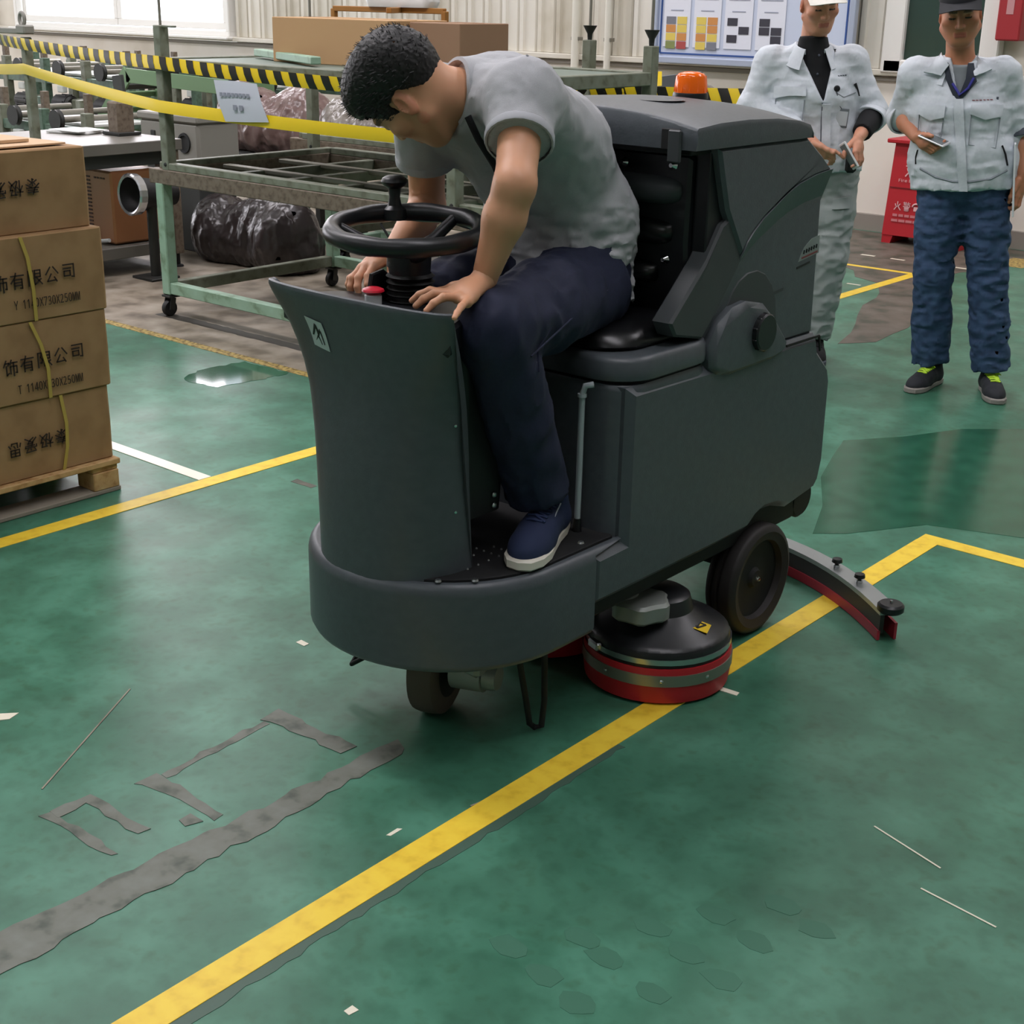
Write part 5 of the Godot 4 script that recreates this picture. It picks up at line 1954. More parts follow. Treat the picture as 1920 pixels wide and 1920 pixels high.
func cap(t: Node3D, c: Vector3, B: Basis, m: Material, brim_drop: float, brim := 1.0) -> void:
	var d := mb()
	var rings := []
	for i in 10:
		var a := PI * 0.5 * i / 9.0
		var ring := PackedVector3Array()
		for j in 28:
			var f := TAU * j / 28
			var r: float = max(cos(a), 0.001)
			ring.append(c + B * Vector3(cos(f) * 0.086 * r, 0.058 + sin(a) * 0.070, -0.010 + sin(f) * 0.106 * r))
		rings.append(ring)
	d.loft(rings, true, true)
	var o := put("cap", d, m, t, 60)
	put("cap_button", mb().lathe([[0.0, 0.006], [0.008, 0.004], [0.01, 0.0]], 12, Transform3D(B, c + B * Vector3(0, 0.126, -0.01))), m, o)
	var rows := []
	for i in 6:
		var line := []
		var k := i / 5.0
		for j in 17:
			var u := -1.0 + j / 8.0
			var a := u * 1.15
			var base := Vector3(sin(a) * 0.087, 0.060, -0.010 + cos(a) * 0.106)
			var out := Vector3(u * 0.082, 0.066 + brim_drop * 0.2 - 0.018 * u * u, 0.090 + 0.075 * brim * sqrt(max(0.0, 1.0 - u * u * 0.85)))
			line.append(c + B * base.lerp(out, k))
		rows.append(line)
	put("brim", mb().sheet(rows, 0.003), m, o, 60)


func onlooker_middle() -> void:
	var t := thing("person", "person in a white cap and white jacket tapping a phone behind the scrubber", "person", Vector3(-3.169, 0, -6.002), deg_to_rad(27.84))
	var J := {"pelvis": P([-0.055, 0.90, -0.02]), "waist": P([-0.075, 1.0, -0.02]), "chest": P([-0.115, 1.22, -0.01]), "up": P([-0.128, 1.35, -0.01]), "neck": P([-0.132, 1.45, 0.01]), "head": P([-0.118, 1.617, 0.065]),
		"shL": P([0.045, 1.375, -0.02]), "shR": P([-0.315, 1.365, -0.01]), "elL": P([0.165, 1.150, -0.03]), "elR": P([-0.385, 1.165, 0.03]), "wrL": P([0.105, 1.055, 0.165]), "wrR": P([-0.095, 1.035, 0.195]),
		"hipL": P([0.03, 0.885, -0.01]), "hipR": P([-0.14, 0.885, -0.01]), "knL": P([0.035, 0.50, 0.02]), "knR": P([-0.14, 0.50, 0.03]), "anL": P([-0.005, 0.10, -0.03]), "anR": P([-0.16, 0.10, 0.0])}
	var skin := lin("cf9376")
	var u := Vector3(0.02, 0.93, 0.33)
	var f := Vector3(0.34, -0.42, 0.85)
	var HB := head_basis(u, f)
	var F := body_field(J, Vector3(-0.62, 0.0, -0.30), Vector3(0.34, 1.6, 0.36), 0.012)
	var H := head_field(J.head, u, f, J.neck)
	# left hand holds the phone from behind, right hand taps it
	var lk := [P([0.098, 1.002, 0.235]), P([0.112, 1.000, 0.222]), P([0.120, 1.000, 0.205]), P([0.122, 1.004, 0.188])]
	var fl := []
	for i in 4:
		var k: Vector3 = lk[i]
		fl.append([k, k + Vector3(0.010, -0.036, 0.010), k + Vector3(0.004, -0.054, 0.014), k + Vector3(-0.010, -0.062, 0.014)])
	var hl := hand_field(J.wrL, Vector3(0.9, 0.2, 0.3), fl, [P([0.090, 1.045, 0.185]), P([0.062, 1.020, 0.215]), P([0.052, 0.996, 0.232]), P([0.050, 0.976, 0.240])], J.elL)
	var rk := [P([-0.028, 1.010, 0.245]), P([-0.026, 0.998, 0.238]), P([-0.028, 0.986, 0.228]), P([-0.034, 0.975, 0.216])]
	var fr := []
	for i in 4:
		var k: Vector3 = rk[i]
		if i == 0:
			fr.append([k, k + Vector3(0.036, -0.006, 0.012), k + Vector3(0.058, -0.018, 0.012), k + Vector3(0.072, -0.032, 0.010)])
		else:
			fr.append([k, k + Vector3(0.030, -0.012, 0.008), k + Vector3(0.034, -0.030, -0.004), k + Vector3(0.018, -0.036, -0.012)])
	var hr := hand_field(J.wrR, Vector3(-0.1, 0.8, 0.6), fr, [P([-0.085, 1.03, 0.225]), P([-0.05, 1.02, 0.25]), P([-0.022, 1.008, 0.262]), P([0.0, 0.996, 0.266])], J.elR)
	put("body", net_mesh([F, H, hl, hr], skin_tint(J.head, HB, skin)), M["skin"], t)
	var T := trousers_field(J, Vector3(-0.34, 0.03, -0.24), Vector3(0.22, 1.06, 0.24), [0.095, 0.090, 0.078, 0.076, 0.072], 0.02, 0.0105, 0.12)
	var tn := cloth_noise(331, 8.0)
	T.ruffle(folds(tn, 0.007, Vector3(0.8, 1.3, 1.0)))
	var tr := put("trousers", net_mesh([T]), M["pale grey twill"], t)
	put("pocket_flap", patch(T, P([0.02, 0.775, 0.2]), P([0.10, 0.79, 0.2]), P([0.10, 0.735, 0.2]), P([0.02, 0.728, 0.2]), Vector3(0, 0, -1), 0.005, 6, 3), M["pale grey twill"], tr)
	var bp := T.hit(P([0.035, 0.745, 0.4]), Vector3(0, 0, -1), 0.5)
	put("button", mb().lathe([[0.0, 0.007], [0.005, 0.006], [0.007, 0.0]], 12, frame(bp, Vector3.RIGHT, Vector3(0, 0, 1))), M["grey lining"], tr)

	var jk := jacket(t, J, {"hem": -0.02, "belly": 0.138, "chest": 0.135, "rollL": 1.22, "rollR": 1.75}, 300)
	var S: Field = jk[0]
	var nk: Vector3 = J.neck
	S.carve(func(p: Vector3) -> float:
		var q := p - Vector3(-0.062, 1.20, 0.0)
		if p.z < 0.02:
			return -1.0
		return minf(q.y * 0.36 - absf(q.x + q.y * 0.22), 0.02))
	S.cut(nk + Vector3(0, 0.0, 0.0), Vector3(0, 1, 0.1), 0.14)
	var jacket_ := put("jacket", net_mesh([S]), M["white work jacket cloth"], t)
	var fw := Vector3(0, 0, -1)
	put("placket", patch(S, P([-0.068, 1.195, 0.2]), P([-0.030, 1.195, 0.2]), P([-0.005, 0.90, 0.2]), P([-0.045, 0.90, 0.2]), fw, 0.004, 4, 14), M["white work jacket cloth"], jacket_)
	put("front_edge", strap_on(S, [P([-0.066, 1.2, 0.2]), P([-0.064, 1.12, 0.2]), P([-0.058, 1.04, 0.2]), P([-0.046, 0.92, 0.2])], fw, 0.0026, 0.003), M["grey lining"], jacket_)
	put("pocket_flap", patch(S, P([-0.285, 1.262, 0.2]), P([-0.145, 1.266, 0.2]), P([-0.140, 1.226, 0.2]), P([-0.280, 1.210, 0.2]), fw, 0.006, 10, 4, -0.008), M["white work jacket cloth"], jacket_)
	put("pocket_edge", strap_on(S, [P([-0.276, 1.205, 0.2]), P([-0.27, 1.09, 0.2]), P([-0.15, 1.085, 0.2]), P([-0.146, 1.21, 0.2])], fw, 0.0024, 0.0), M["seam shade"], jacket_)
	var b2 := S.hit(P([-0.162, 1.232, 0.4]), fw, 0.5)
	put("button", mb().lathe([[0.0, 0.011], [0.005, 0.010], [0.0075, 0.007], [0.0075, 0.0]], 12, frame(b2, Vector3.RIGHT, Vector3(0, 0, 1))), M["grey lining"], jacket_)
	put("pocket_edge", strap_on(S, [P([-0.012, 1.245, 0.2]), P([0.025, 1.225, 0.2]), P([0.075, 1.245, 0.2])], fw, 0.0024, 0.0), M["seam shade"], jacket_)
	put("collar", collar(nk + Vector3(0.0, -0.03, 0.0), Vector3(0, 1, 0.15), Vector3(0.2, -0.1, 1), 0.074, 0.06, 66.0, 0.004, 0.04), M["white work jacket cloth"], jacket_, 50)
	# black knit under it, up to the throat, and the black cuff
	var G := Field.new(P([-0.27, 1.10, -0.12]), P([0.03, 1.50, 0.16]), 0.008)
	G.bone(J.chest, J.up + Vector3(0, 0.0, 0.0), 0.118, 0.088, 0.03, Vector3.RIGHT, 0.8)
	G.bone(J.up, nk + Vector3(0, 0.02, 0.012), 0.088, 0.064, 0.03)
	G.cut(nk + Vector3(0, 0.028, 0.03), Vector3(0, 1, -0.1))
	var kn := put("knit_jersey", net_mesh([G]), M["black knit"], t)
	for y in [1.40, 1.32]:
		var q := G.hit(P([-0.10, y, 0.4]), fw, 0.5)
		put("button", mb().lathe([[0.0, 0.004], [0.004, 0.003], [0.0055, 0.0]], 10, frame(q, Vector3.RIGHT, Vector3(0, 0, 1))), M["grey lining"], kn)
	var C := Field.new(P([-0.02, 0.98, -0.14]), P([0.28, 1.24, 0.24]), 0.008)
	C.bone(J.elL, J.elL.lerp(J.wrL, 0.78), 0.058, 0.044, 0.02, Vector3.RIGHT, 1.0, false, true)
	put("knit_cuff", net_mesh([C]), M["black knit"], t)
	put("rolled_cuff", ring_band(J.elL.lerp(J.wrL, 0.16), J.wrL - J.elL, 0.068, 0.05, 0.006, 0.05, 7), M["white work jacket cloth"], jacket_, 60)
	# badge reel, badge in its holder, pen
	var r0 := S.hit(P([-0.008, 1.262, 0.4]), fw, 0.5)
	var br := put("badge_reel", mb().lathe([[0.0, 0.012], [0.010, 0.010], [0.014, 0.004], [0.014, 0.0]], 16, frame(r0, Vector3.RIGHT, Vector3(0, 0, 1))), M["black knit"], t)
	var h0 := S.hit(P([0.02, 1.135, 0.4]), fw, 0.5)
	put("reel_cord", mb().tube([r0 + Vector3(0, -0.01, 0.006), (r0 + h0) * 0.5 + Vector3(-0.004, 0.0, 0.008), h0 + Vector3(0, 0.04, 0.008)], 0.0022, 6), M["grey lining"], br)
	put("badge_holder", mb().box(h0 + Vector3(0, 0, 0.006), Vector3(0.066, 0.084, 0.006), 0.002, Basis(Vector3(0, 0, 1), -0.06)), mat("clear grey holder", "6f757a", 0.4), br)
	put("badge_card", mb().box(h0 + Vector3(0.002, -0.002, 0.010), Vector3(0.054, 0.062, 0.003), 0.0, Basis(Vector3(0, 0, 1), -0.06)), mat("badge card", "bfc4c8", 0.4), br)
	var pp := S.hit(P([0.075, 1.275, 0.4]), fw, 0.5)
	put("pen_clip", mb().tube([pp + Vector3(-0.006, 0.008, 0.004), pp + Vector3(0.008, -0.018, 0.005), pp + Vector3(0.018, -0.045, 0.003)], [0.0075, 0.004, 0.003], 8), M["black knit"], t)
	var pr := mb()
	for i in 4:
		var p := S.hit(P([-0.006 + 0.010 * i, 1.315 + 0.0012 * i, 0.4]), fw, 0.5)
		pr.box(p, Vector3(0.008, 0.004, 0.002))
	put("chest_print", pr, M["grey lining"], jacket_)
	put("belt_pouch", mb().box(P([0.085, 0.94, 0.115]), Vector3(0.05, 0.085, 0.035), 0.012), M["black knit"], t)
	cap(t, J.head, HB, mat("white cap", "dfdcd2", 0.75), -0.05, 1.0)
	shoe(t, P([0.0, 0.0, -0.10]), P([0.02, 0.0, 0.17]), M["black knit"], M["grey lining"], M["black knit"])
	shoe(t, P([-0.16, 0.0, -0.07]), P([-0.18, 0.0, 0.20]), M["black knit"], M["grey lining"], M["black knit"])
	var T2 := t.transform
	var ph := thing("phone", "white-edged phone tapped by the person in the white cap", "phone", T2 * P([0.072, 0.985, 0.238]), deg_to_rad(27.84))
	var pb := Basis(Vector3(0.55, -0.80, 0.10).normalized(), Vector3(-0.75, -0.45, 0.45).normalized(), Vector3.BACK).orthonormalized()
	put("case", mb().box(Vector3.ZERO, Vector3(0.128, 0.009, 0.064), 0.003, pb), mat("white phone", "e8e8ea", 0.3), ph)
	put("screen", mb().box(pb * Vector3(0, 0.005, 0), Vector3(0.11, 0.001, 0.056), 0.0, pb), M["grey screen"], ph)


# ---------------------------------------------------------------- lettering
# strokes of the characters printed in the hall, on a 10 by 10 grid
const GLYPH := {
	"公": "4,9 1,5;6,9 9,5;4.5,5 2,1 7.5,1.2;6.5,3 8,.5",
	"司": "1.5,8.5 8.5,8.5 8.5,1 7,1.3;1.5,6.3 6.5,6.3;2,4.8 6,4.8 6,2 2,2 2,4.8",
	"有": "1,8 9,8;4.2,9.6 3.4,7 .8,4;3,5.8 3,.5;3,5.8 7.8,5.8 7.8,.6 6.6,.8;3,4 7.8,4;3,2.4 7.8,2.4",
	"限": "1,9 1,.5;1,9 3.6,9 2.6,6.4 3.8,4.6 3.2,3 2.2,3.2;5,9 8.6,9 8.6,5.2 5,5.2;5,7.1 8.6,7.1;5,9 5,1 7,2;6,5 9.5,.8;9,3.8 7.2,2.8",
	"饰": "2.6,9.6 .8,6;1.8,8 4.2,8 3.6,6.6;2.6,6.2 2.6,1 4,2;6,9.6 4.8,7;5.6,8 9.6,8;5.2,5.8 5.2,1.6;5.2,5.8 9.2,5.8 9.2,1.8 8.4,2;7.2,8 7.2,.2",
	"泰": "1.5,8.6 8.5,8.6;2,7.3 8,7.3;1,6 9,6;5,9.8 3.5,6 .6,3.6;5.6,6 9.4,3.8;5,4.8 5,.6 4.2,1;3.2,4 3.8,3.2;2.2,1.4 4.2,2.6;6.8,4 5.6,3;5.6,2.6 7.8,1",
	"极": "0.5,7.2 4.4,7.2;2.5,9.6 2.5,.4;2.4,7 .6,3.6;2.7,5.8 4.2,4.4;4.8,8.8 8.6,8.8 7.6,5.8 9,5.8 8,3 4.6,.6;5.6,8.6 5.2,4 4,.8;5.8,5 9.4,.6",
	"爱": "1.5,9 8.5,9.4;2,8 2.8,7;5,8.2 5.2,7.2;8,8.4 7,7;1,5 1,6.4 9,6.4 8.6,5.2;2.4,5.2 7.6,5.2;4.6,6 3.6,3 1,.4;3.6,3.8 7,3.8 5.6,1.8 3,.2;4.2,3 8.8,.4",
	"思": "2,9.4 8,9.4 8,5.2 2,5.2 2,9.4;5,9.4 5,5.2;2,7.3 8,7.3;1.4,3.6 .8,1.4;3,3.8 3.2,.8 7,.8 7.2,2;4.8,4 5.6,2.6;8,3.8 9.2,2",
	"灭": "1.5,8.8 8.5,8.8;2.6,6.6 3.2,5;7.6,6.8 6.4,5;5,8.8 5,5 1.5,.6;5,5 8.8,.6",
	"火": "2.2,7 2.8,5;8,7.2 6.4,5.2;5,9.5 5,5.4 1.4,.6;5,5.4 8.8,.6",
	"警": "1,9 5,9;2,9.8 2,8.2;4,9.8 4,8.2;1.6,7.8 4.6,7.8 4.4,6;1.8,6.6 3.4,6.6;7,9.8 5.6,7.4;6.2,8.6 9.4,8.6;8.4,8.6 5.8,5.8;6.6,7.6 9.2,5.8;1,4.8 9,4.8;2.4,3.7 7.6,3.7;2.4,2.7 7.6,2.7;2.6,1.6 7.4,1.6 7.4,.2 2.6,.2 2.6,1.6",
}


# one character of the given size, its lower left corner at xf's origin, proud of the surface by half a millimetre
func glyph(ch: String, size: float, xf: Transform3D, w := 0.085) -> Mb:
	var m := mb()
	for stroke in String(GLYPH[ch]).split(";"):
		var pts := []
		for q in stroke.split(" "):
			var xy := q.split(",")
			pts.append(Vector3(float(xy[0]), float(xy[1]), 0) * size / 10.0)
		for i in pts.size() - 1:
			var d: Vector3 = (pts[i + 1] - pts[i]).normalized() * size * w * 0.4
			m.beam(xf * (pts[i] - d), xf * (pts[i + 1] + d), size * w, 0.001, 0.0, xf.basis.z)
	return m


func words(parent: Node3D, called: String, s: String, width: float, height: float, xf: Transform3D, m: Material, mono := true) -> void:
	var f := SystemFont.new()
	f.font_names = PackedStringArray(["Droid Sans Mono" if mono else "Droid Sans"])
	var tm := TextMesh.new()
	tm.text = s
	tm.font = f
	tm.font_size = 32
	tm.pixel_size = 0.01
	tm.depth = 0.02
	var box := tm.get_aabb()
	var o := MeshInstance3D.new()
	o.mesh = tm
	o.material_override = m
	o.name = kid_name(parent, called)
	parent.add_child(o, true)
	var sc := Vector3(width / box.size.x, height / box.size.y, 0.05)
	o.transform = xf * Transform3D(Basis.from_scale(sc), -box.get_center() * sc)


# ---------------------------------------------------------------- cartons on the pallet
func cartons() -> void:
	var board := mat("brown cardboard", "a3835c", 0.85)
	mottle(board, 61, 0.02, [[0.0, "d8d0c8"], [0.5, "f4f0ea"], [1.0, "ffffff"]], 0.9)
	var pale := mat("pale cardboard sheet", "c9a987", 0.85)
	var ink := mat("box print", "2b2018", 0.8)
	var strap := mat("yellow strap", "b39c4a", 0.5)
	var wood := mat("pallet wood", "c9a878", 0.8)
	mottle(wood, 62, 0.03, [[0.0, "c0a890"], [0.5, "f0e8dc"], [1.0, "ffffff"]], 0.4)
	var old := mat("grey pallet wood", "8f8678", 0.85)
	var p := thing("pallet", "wooden pallet carrying the stack of four printed cartons", "pallet", Vector3(-4.36, 0, -2.02))
	# boards run along z; the corner block stands at x +0.38, z -0.57
	for i in 5:
		put("deck_board", mb().box(Vector3(-0.34 + i * 0.17, 0.108, 0), Vector3(0.125, 0.02, 1.17), 0.003), wood, p)
	for z in [-0.53, 0.0, 0.53]:
		put("cross_board", mb().box(Vector3(0, 0.088, z), Vector3(0.78, 0.02, 0.10), 0.003), wood, p)
		for x in [-0.34, 0.0, 0.345]:
			put("block", mb().box(Vector3(x, 0.047, z), Vector3(0.10, 0.062, 0.10), 0.003), wood, p)
	for x in [-0.34, 0.0, 0.345]:
		put("runner_board", mb().box(Vector3(x, 0.008, 0), Vector3(0.10, 0.016, 1.17), 0.003), old, p)
	var face := -3.972
	var spec := [
		[0.119, 0.372, -2.598, 0.0, "lowest carton on the pallet, its print upside down, one yellow strap"],
		[0.374, 0.630, -2.608, 0.008, "second carton from the bottom, company print crossed by a slanting yellow strap"],
		[0.632, 0.898, -2.615, 0.012, "third carton from the bottom, company print behind an upright yellow strap"],
		[0.900, 1.150, -2.600, -0.022, "topmost carton of the stack, upside-down print and no strap"]]
	for k in 4:
		var s: Array = spec[k]
		var h: float = s[1] - s[0]
		var c := thing("carton", s[4], "carton", Vector3(-4.35 + s[3], s[0], s[2] + 0.57), 0.0, "cartons stacked on the pallet")
		var fx: float = 0.365
		var m := mb()
		# walls slightly bulged
		var rings := []
		for q in [[0.0, 0.0], [0.003, 0.002], [h * 0.5, 0.005], [h - 0.003, 0.002], [h, 0.0]]:
			var b: float = q[1]
			rings.append(PackedVector3Array([Vector3(fx + b - 0.008, q[0], -0.57), Vector3(fx + b, q[0], -0.56), Vector3(fx + b * 1.6, q[0], 0.0), Vector3(fx + b, q[0], 0.57), Vector3(-fx - b, q[0], 0.57), Vector3(-fx - b, q[0], -0.57)]))
		m.loft(rings)
		put("box_body", m, board, c, 30)
		put("flap", mb().box(Vector3(0.18, h - 0.001, 0), Vector3(0.355, 0.005, 1.13), 0.001), board, c)
		put("flap", mb().box(Vector3(-0.18, h - 0.001, 0), Vector3(0.355, 0.005, 1.13), 0.001), board, c)
		var up := k in [1, 2]
		var X := Vector3(0, 0, -1) if up else Vector3(0, 0, 1)
		var Y := Vector3.UP if up else Vector3.DOWN
		var o: float = s[2] + 0.57
		if up:
			var names := ["饰", "有", "限", "公", "司"]
			for i in 5:
				var z: float = (-2.205 - 0.0605 * i if k == 2 else -2.212 - 0.0605 * i) - o
				var y: float = (0.735 + 0.0035 * i - s[0]) if k == 2 else (0.470 + 0.004 * i - s[0])
				put("printed_character", glyph(names[i], 0.054, Transform3D(Basis(X, Y, Vector3.RIGHT), Vector3(fx + 0.0125, y, z))), ink, c)
			words(c, "printed_size", "Y 1140X730X250MM" if k == 2 else "T 1140X730X250MM", 0.235, 0.028, Transform3D(Basis(X, Y, Vector3.RIGHT), Vector3(fx + 0.0095, (0.690 if k == 2 else 0.421) - s[0], (-2.392 if k == 2 else -2.378) - o)), ink)
		else:
			var names := ["泰", "极", "爱", "思"]
			for i in 4:
				var z: float = ((-2.422 if k == 3 else -2.425) + 0.057 * i) - o
				var y: float = ((1.068 if k == 3 else 0.262) - 0.003 * i) - s[0]
				put("printed_character", glyph(names[i], 0.05, Transform3D(Basis(X, Y, Vector3.RIGHT), Vector3(fx + 0.0125, y, z))), ink, c)
		var st := []
		if k == 2:
			st = [[0.266, -2.318], [0.20, -2.334], [0.10, -2.342], [0.0, -2.346]]
		elif k == 1:
			st = [[0.256, -2.325], [0.18, -2.352], [0.10, -2.368], [0.0, -2.372]]
		elif k == 0:
			st = [[0.254, -2.412], [0.16, -2.420], [0.08, -2.416], [0.0, -2.400]]
		if st.size():
			var rows := [[], []]
			for q in st:
				var bulge: float = 0.014 - 0.010 * absf(q[0] / h - 0.5) * 2.0
				rows[0].append(Vector3(fx + bulge + 0.004, q[0], q[1] - o - 0.006))
				rows[1].append(Vector3(fx + bulge + 0.004, q[0], q[1] - o + 0.006))
			put("strap", mb().sheet(rows, 0.0015), strap, c)
	# loose sheets on top
	single("cardboard_sheet", mb().box(Vector3(-4.36, 1.1585, -2.02), Vector3(0.66, 0.006, 1.06), 0.001, Basis(Vector3.UP, 0.05)), pale, "lower of the two loose cardboard sheets on top of the carton stack", "cardboard", "loose cardboard sheets on the carton stack")
	single("cardboard_sheet", mb().box(Vector3(-4.42, 1.168, -1.96), Vector3(0.62, 0.010, 1.02), 0.001, Basis(Vector3.UP, 0.02)), pale, "upper of the two loose cardboard sheets on top of the carton stack", "cardboard", "loose cardboard sheets on the carton stack")


# ---------------------------------------------------------------- steel frames behind the tape
func caster(parent: Node3D, at: Vector3, r: float) -> void:
	var o := put("caster", mb().box(at + Vector3(0, -0.012, 0), Vector3(0.07, 0.012, 0.07), 0.002).beam(at + Vector3(0.02, -0.02, 0), at + Vector3(0.024, -0.10 + r * 0.4, 0.015), 0.004, 0.04).beam(at + Vector3(-0.02, -0.02, 0), at + Vector3(-0.024, -0.10 + r * 0.4, 0.015), 0.004, 0.04), M["dark iron"], parent)
	put("caster_wheel", mb().lathe([[0.0, -0.016], [r * 0.9, -0.016], [r, -0.010], [r, 0.010], [r * 0.9, 0.016], [0.0, 0.016]], 18, Transform3D(Basis(Vector3.UP, Vector3.RIGHT, Vector3(0, 0, -1)), Vector3(at.x, r, at.z + 0.015))), M["black iron"], o)


func steel_trolley(label: String, x0: float, x1: float, z0: float, z1: float, tall: Array, tier := true) -> Node3D:
	var t := thing("steel_trolley", label, "trolley", Vector3.ZERO, 0.0, "steel frame trolleys behind the barrier tape")
	var mint: Material = M["mint paint"]
	var sage: Material = M["sage paint"]
	var iron: Material = M["dirty channel"]
	var g := 0.055
	# deck frame
	for z in [z1, z0]:
		put("rail", mb().box(Vector3((x0 + x1) / 2, 0.725, z), Vector3(x1 - x0 + 0.16, 0.075, 0.06), 0.004), iron, t)
		put("edge_angle", mb().box(Vector3((x0 + x1) / 2 + 0.03, 0.780, z), Vector3(x1 - x0, 0.036, 0.05), 0.004), sage, t)
	for x in [x0, x1]:
		put("rail", mb().box(Vector3(x, 0.735, (z0 + z1) / 2), Vector3(0.06, 0.07, z1 - z0), 0.004), iron, t)
		put("edge_angle", mb().box(Vector3(x, 0.782, (z0 + z1) / 2), Vector3(0.05, 0.03, z1 - z0), 0.004), sage, t)
	var n := 6
	for i in range(1, n):
		var x := lerpf(x0, x1, float(i) / n)
		put("cross_bar", mb().box(Vector3(x, 0.735, (z0 + z1) / 2), Vector3(0.05, 0.05, z1 - z0 - 0.06), 0.004), sage, t)
	for i in n:
		if i % 3 != 2:
			var xa := lerpf(x0, x1, float(i) / n) + 0.035
			var xb := lerpf(x0, x1, float(i + 1) / n) - 0.035
			put("deck_plate", mb().box(Vector3((xa + xb) / 2, 0.705, (z0 + z1) / 2), Vector3(xb - xa, 0.006, z1 - z0 - 0.08), 0.001), M["sage plate"], t)
	put("long_bar", mb().box(Vector3((x0 + x1) / 2, 0.755, lerpf(z0, z1, 0.35)), Vector3(x1 - x0 - 0.1, 0.02, 0.05), 0.003), M["dull bar"], t)
	put("long_bar", mb().box(Vector3((x0 + x1) / 2, 0.755, lerpf(z0, z1, 0.68)), Vector3(x1 - x0 - 0.1, 0.02, 0.05), 0.003), M["dull bar"], t)
	# legs, lower frame, casters
	for x in [x0, x1]:
		for z in [z1, z0]:
			put("leg", mb().box(Vector3(x, 0.405, z), Vector3(0.062, 0.58, 0.062), 0.005), mint, t)
			caster(t, Vector3(x, 0.118, z), 0.042)
	for z in [z1, z0]:
		put("lower_rail", mb().box(Vector3((x0 + x1) / 2, 0.15, z), Vector3(x1 - x0 - 0.062, 0.06, 0.05), 0.004), mint, t)
	for x in [x0, x1]:
		put("lower_rail", mb().box(Vector3(x, 0.15, (z0 + z1) / 2), Vector3(0.05, 0.06, z1 - z0 - 0.062), 0.004), M["sage paint"], t)
	# posts: x, z, top, kind of head
	for q in tall:
		var post := put("post", mb().box(Vector3(q[0], (0.76 + q[2]) / 2, q[1]), Vector3(g, q[2] - 0.76, g), 0.004), sage, t)
		put("bolt", mb().lathe([[0.0, 0.008], [0.008, 0.006], [0.011, 0.0]], 8, frame(Vector3(q[0] + 0.005, 0.79, q[1] + g * 0.5), Vector3.RIGHT, Vector3(0, 0, 1))), M["dark iron"], post)
		if q[3] == 1:
			put("lug", mb().box(Vector3(q[0] + 0.06, q[2] - 0.005, q[1]), Vector3(0.10, 0.010, 0.03), 0.002), sage, post)
			put("rod", mb().cyl(Vector3(q[0], q[2], q[1]), Vector3(q[0], q[2] + 0.30, q[1]), 0.007, 0.007, 8), M["dull bar"], post)
		elif q[3] == 2:
			put("cup", mb().lathe([[0.0, 0.0], [0.012, 0.0], [0.014, 0.03], [0.034, 0.065], [0.036, 0.07], [0.0, 0.07]], 16, Transform3D(Basis(), Vector3(q[0], q[2], q[1]))), M["dark iron"], post)
			put("rod", mb().cyl(Vector3(q[0], q[2] + 0.07, q[1]), Vector3(q[0], q[2] + 0.38, q[1]), 0.008, 0.008, 8), M["dull bar"], post)
	if tier:
		for z in [z1, z0]:
			put("tier_rail", mb().box(Vector3((x0 + x1) / 2, 1.275, z), Vector3(x1 - x0, 0.06, 0.05), 0.004), sage, t)
		for x in [x0, x1]:
			put("tier_rail", mb().box(Vector3(x, 1.275, (z0 + z1) / 2), Vector3(0.05, 0.06, z1 - z0 - 0.05), 0.004), sage, t)
		put("tier_plate", mb().box(Vector3((x0 + x1) / 2, 1.292, (z0 + z1) / 2), Vector3(x1 - x0 - 0.06, 0.008, z1 - z0 - 0.06), 0.001), M["sage plate"], t)
	return t


func plastic_bundle(label: String, at: Vector3, size: Vector3, seed_: int, m: Material, lumps := 9) -> void:
	var F := Field.new(Vector3(-size.x * 0.62, -0.02, -size.z * 0.62), Vector3(size.x * 0.62, size.y * 1.12, size.z * 0.62), 0.02)
	var r := RandomNumberGenerator.new()
	r.seed = seed_
	for i in lumps:
		var x := lerpf(-0.42, 0.42, float(i) / max(1, lumps - 1)) * size.x
		var hgt := size.y * r.randf_range(0.5, 0.82)
		F.ell(Vector3(x, hgt * 0.55, r.randf_range(-0.15, 0.15) * size.z), Vector3(size.x / lumps * 1.3, hgt * 0.62, size.z * 0.42), Basis(Vector3(0, 0, 1), r.randf_range(-0.5, 0.5)), 0.09)
	F.bone(Vector3(-size.x * 0.4, size.y * 0.2, 0), Vector3(size.x * 0.4, size.y * 0.2, 0), size.y * 0.24, size.y * 0.24, 0.12)
	var n := cloth_noise(seed_, 5.0)
	var n2 := cloth_noise(seed_ + 5, 11.0)
	F.ruffle(func(p: Vector3) -> float: return -0.012 * (1.0 - absf(n.get_noise_3dv(p * Vector3(1.6, 0.6, 1.2))) * 2.4) - 0.006 * (1.0 - absf(n2.get_noise_3dv(p)) * 2.2))
	F.cut(Vector3.ZERO, Vector3.DOWN)
	var o := put("wrapped_bundle", net_mesh([F]), m)
	o.position = at
	tag(o, label, "bundle", "plastic-wrapped bundles behind the trolleys")


func motor(parent: Node3D, at: Vector3, d: Vector3, r: float, m: Material) -> void:
	var o := put("motor", mb().cyl(at, at + d, r, r, 20), m, parent)
	var k := mb()
	for i in 8:
		var f := TAU * i / 8
		var y := d.normalized()
		var x := y.cross(Vector3(0.2, 0.3, 0.9)).normalized()
		var z := x.cross(y)
		var q := (x * cos(f) + z * sin(f)) * (r + 0.004)
		k.beam(at + d * 0.1 + q, at + d * 0.9 + q, 0.008, 0.012)
	put("cooling_fin", k, m, o)
	put("motor_cap", mb().cyl(at + d, at + d * 1.12, r * 0.92, r * 0.7, 20), M["dark iron"], o)


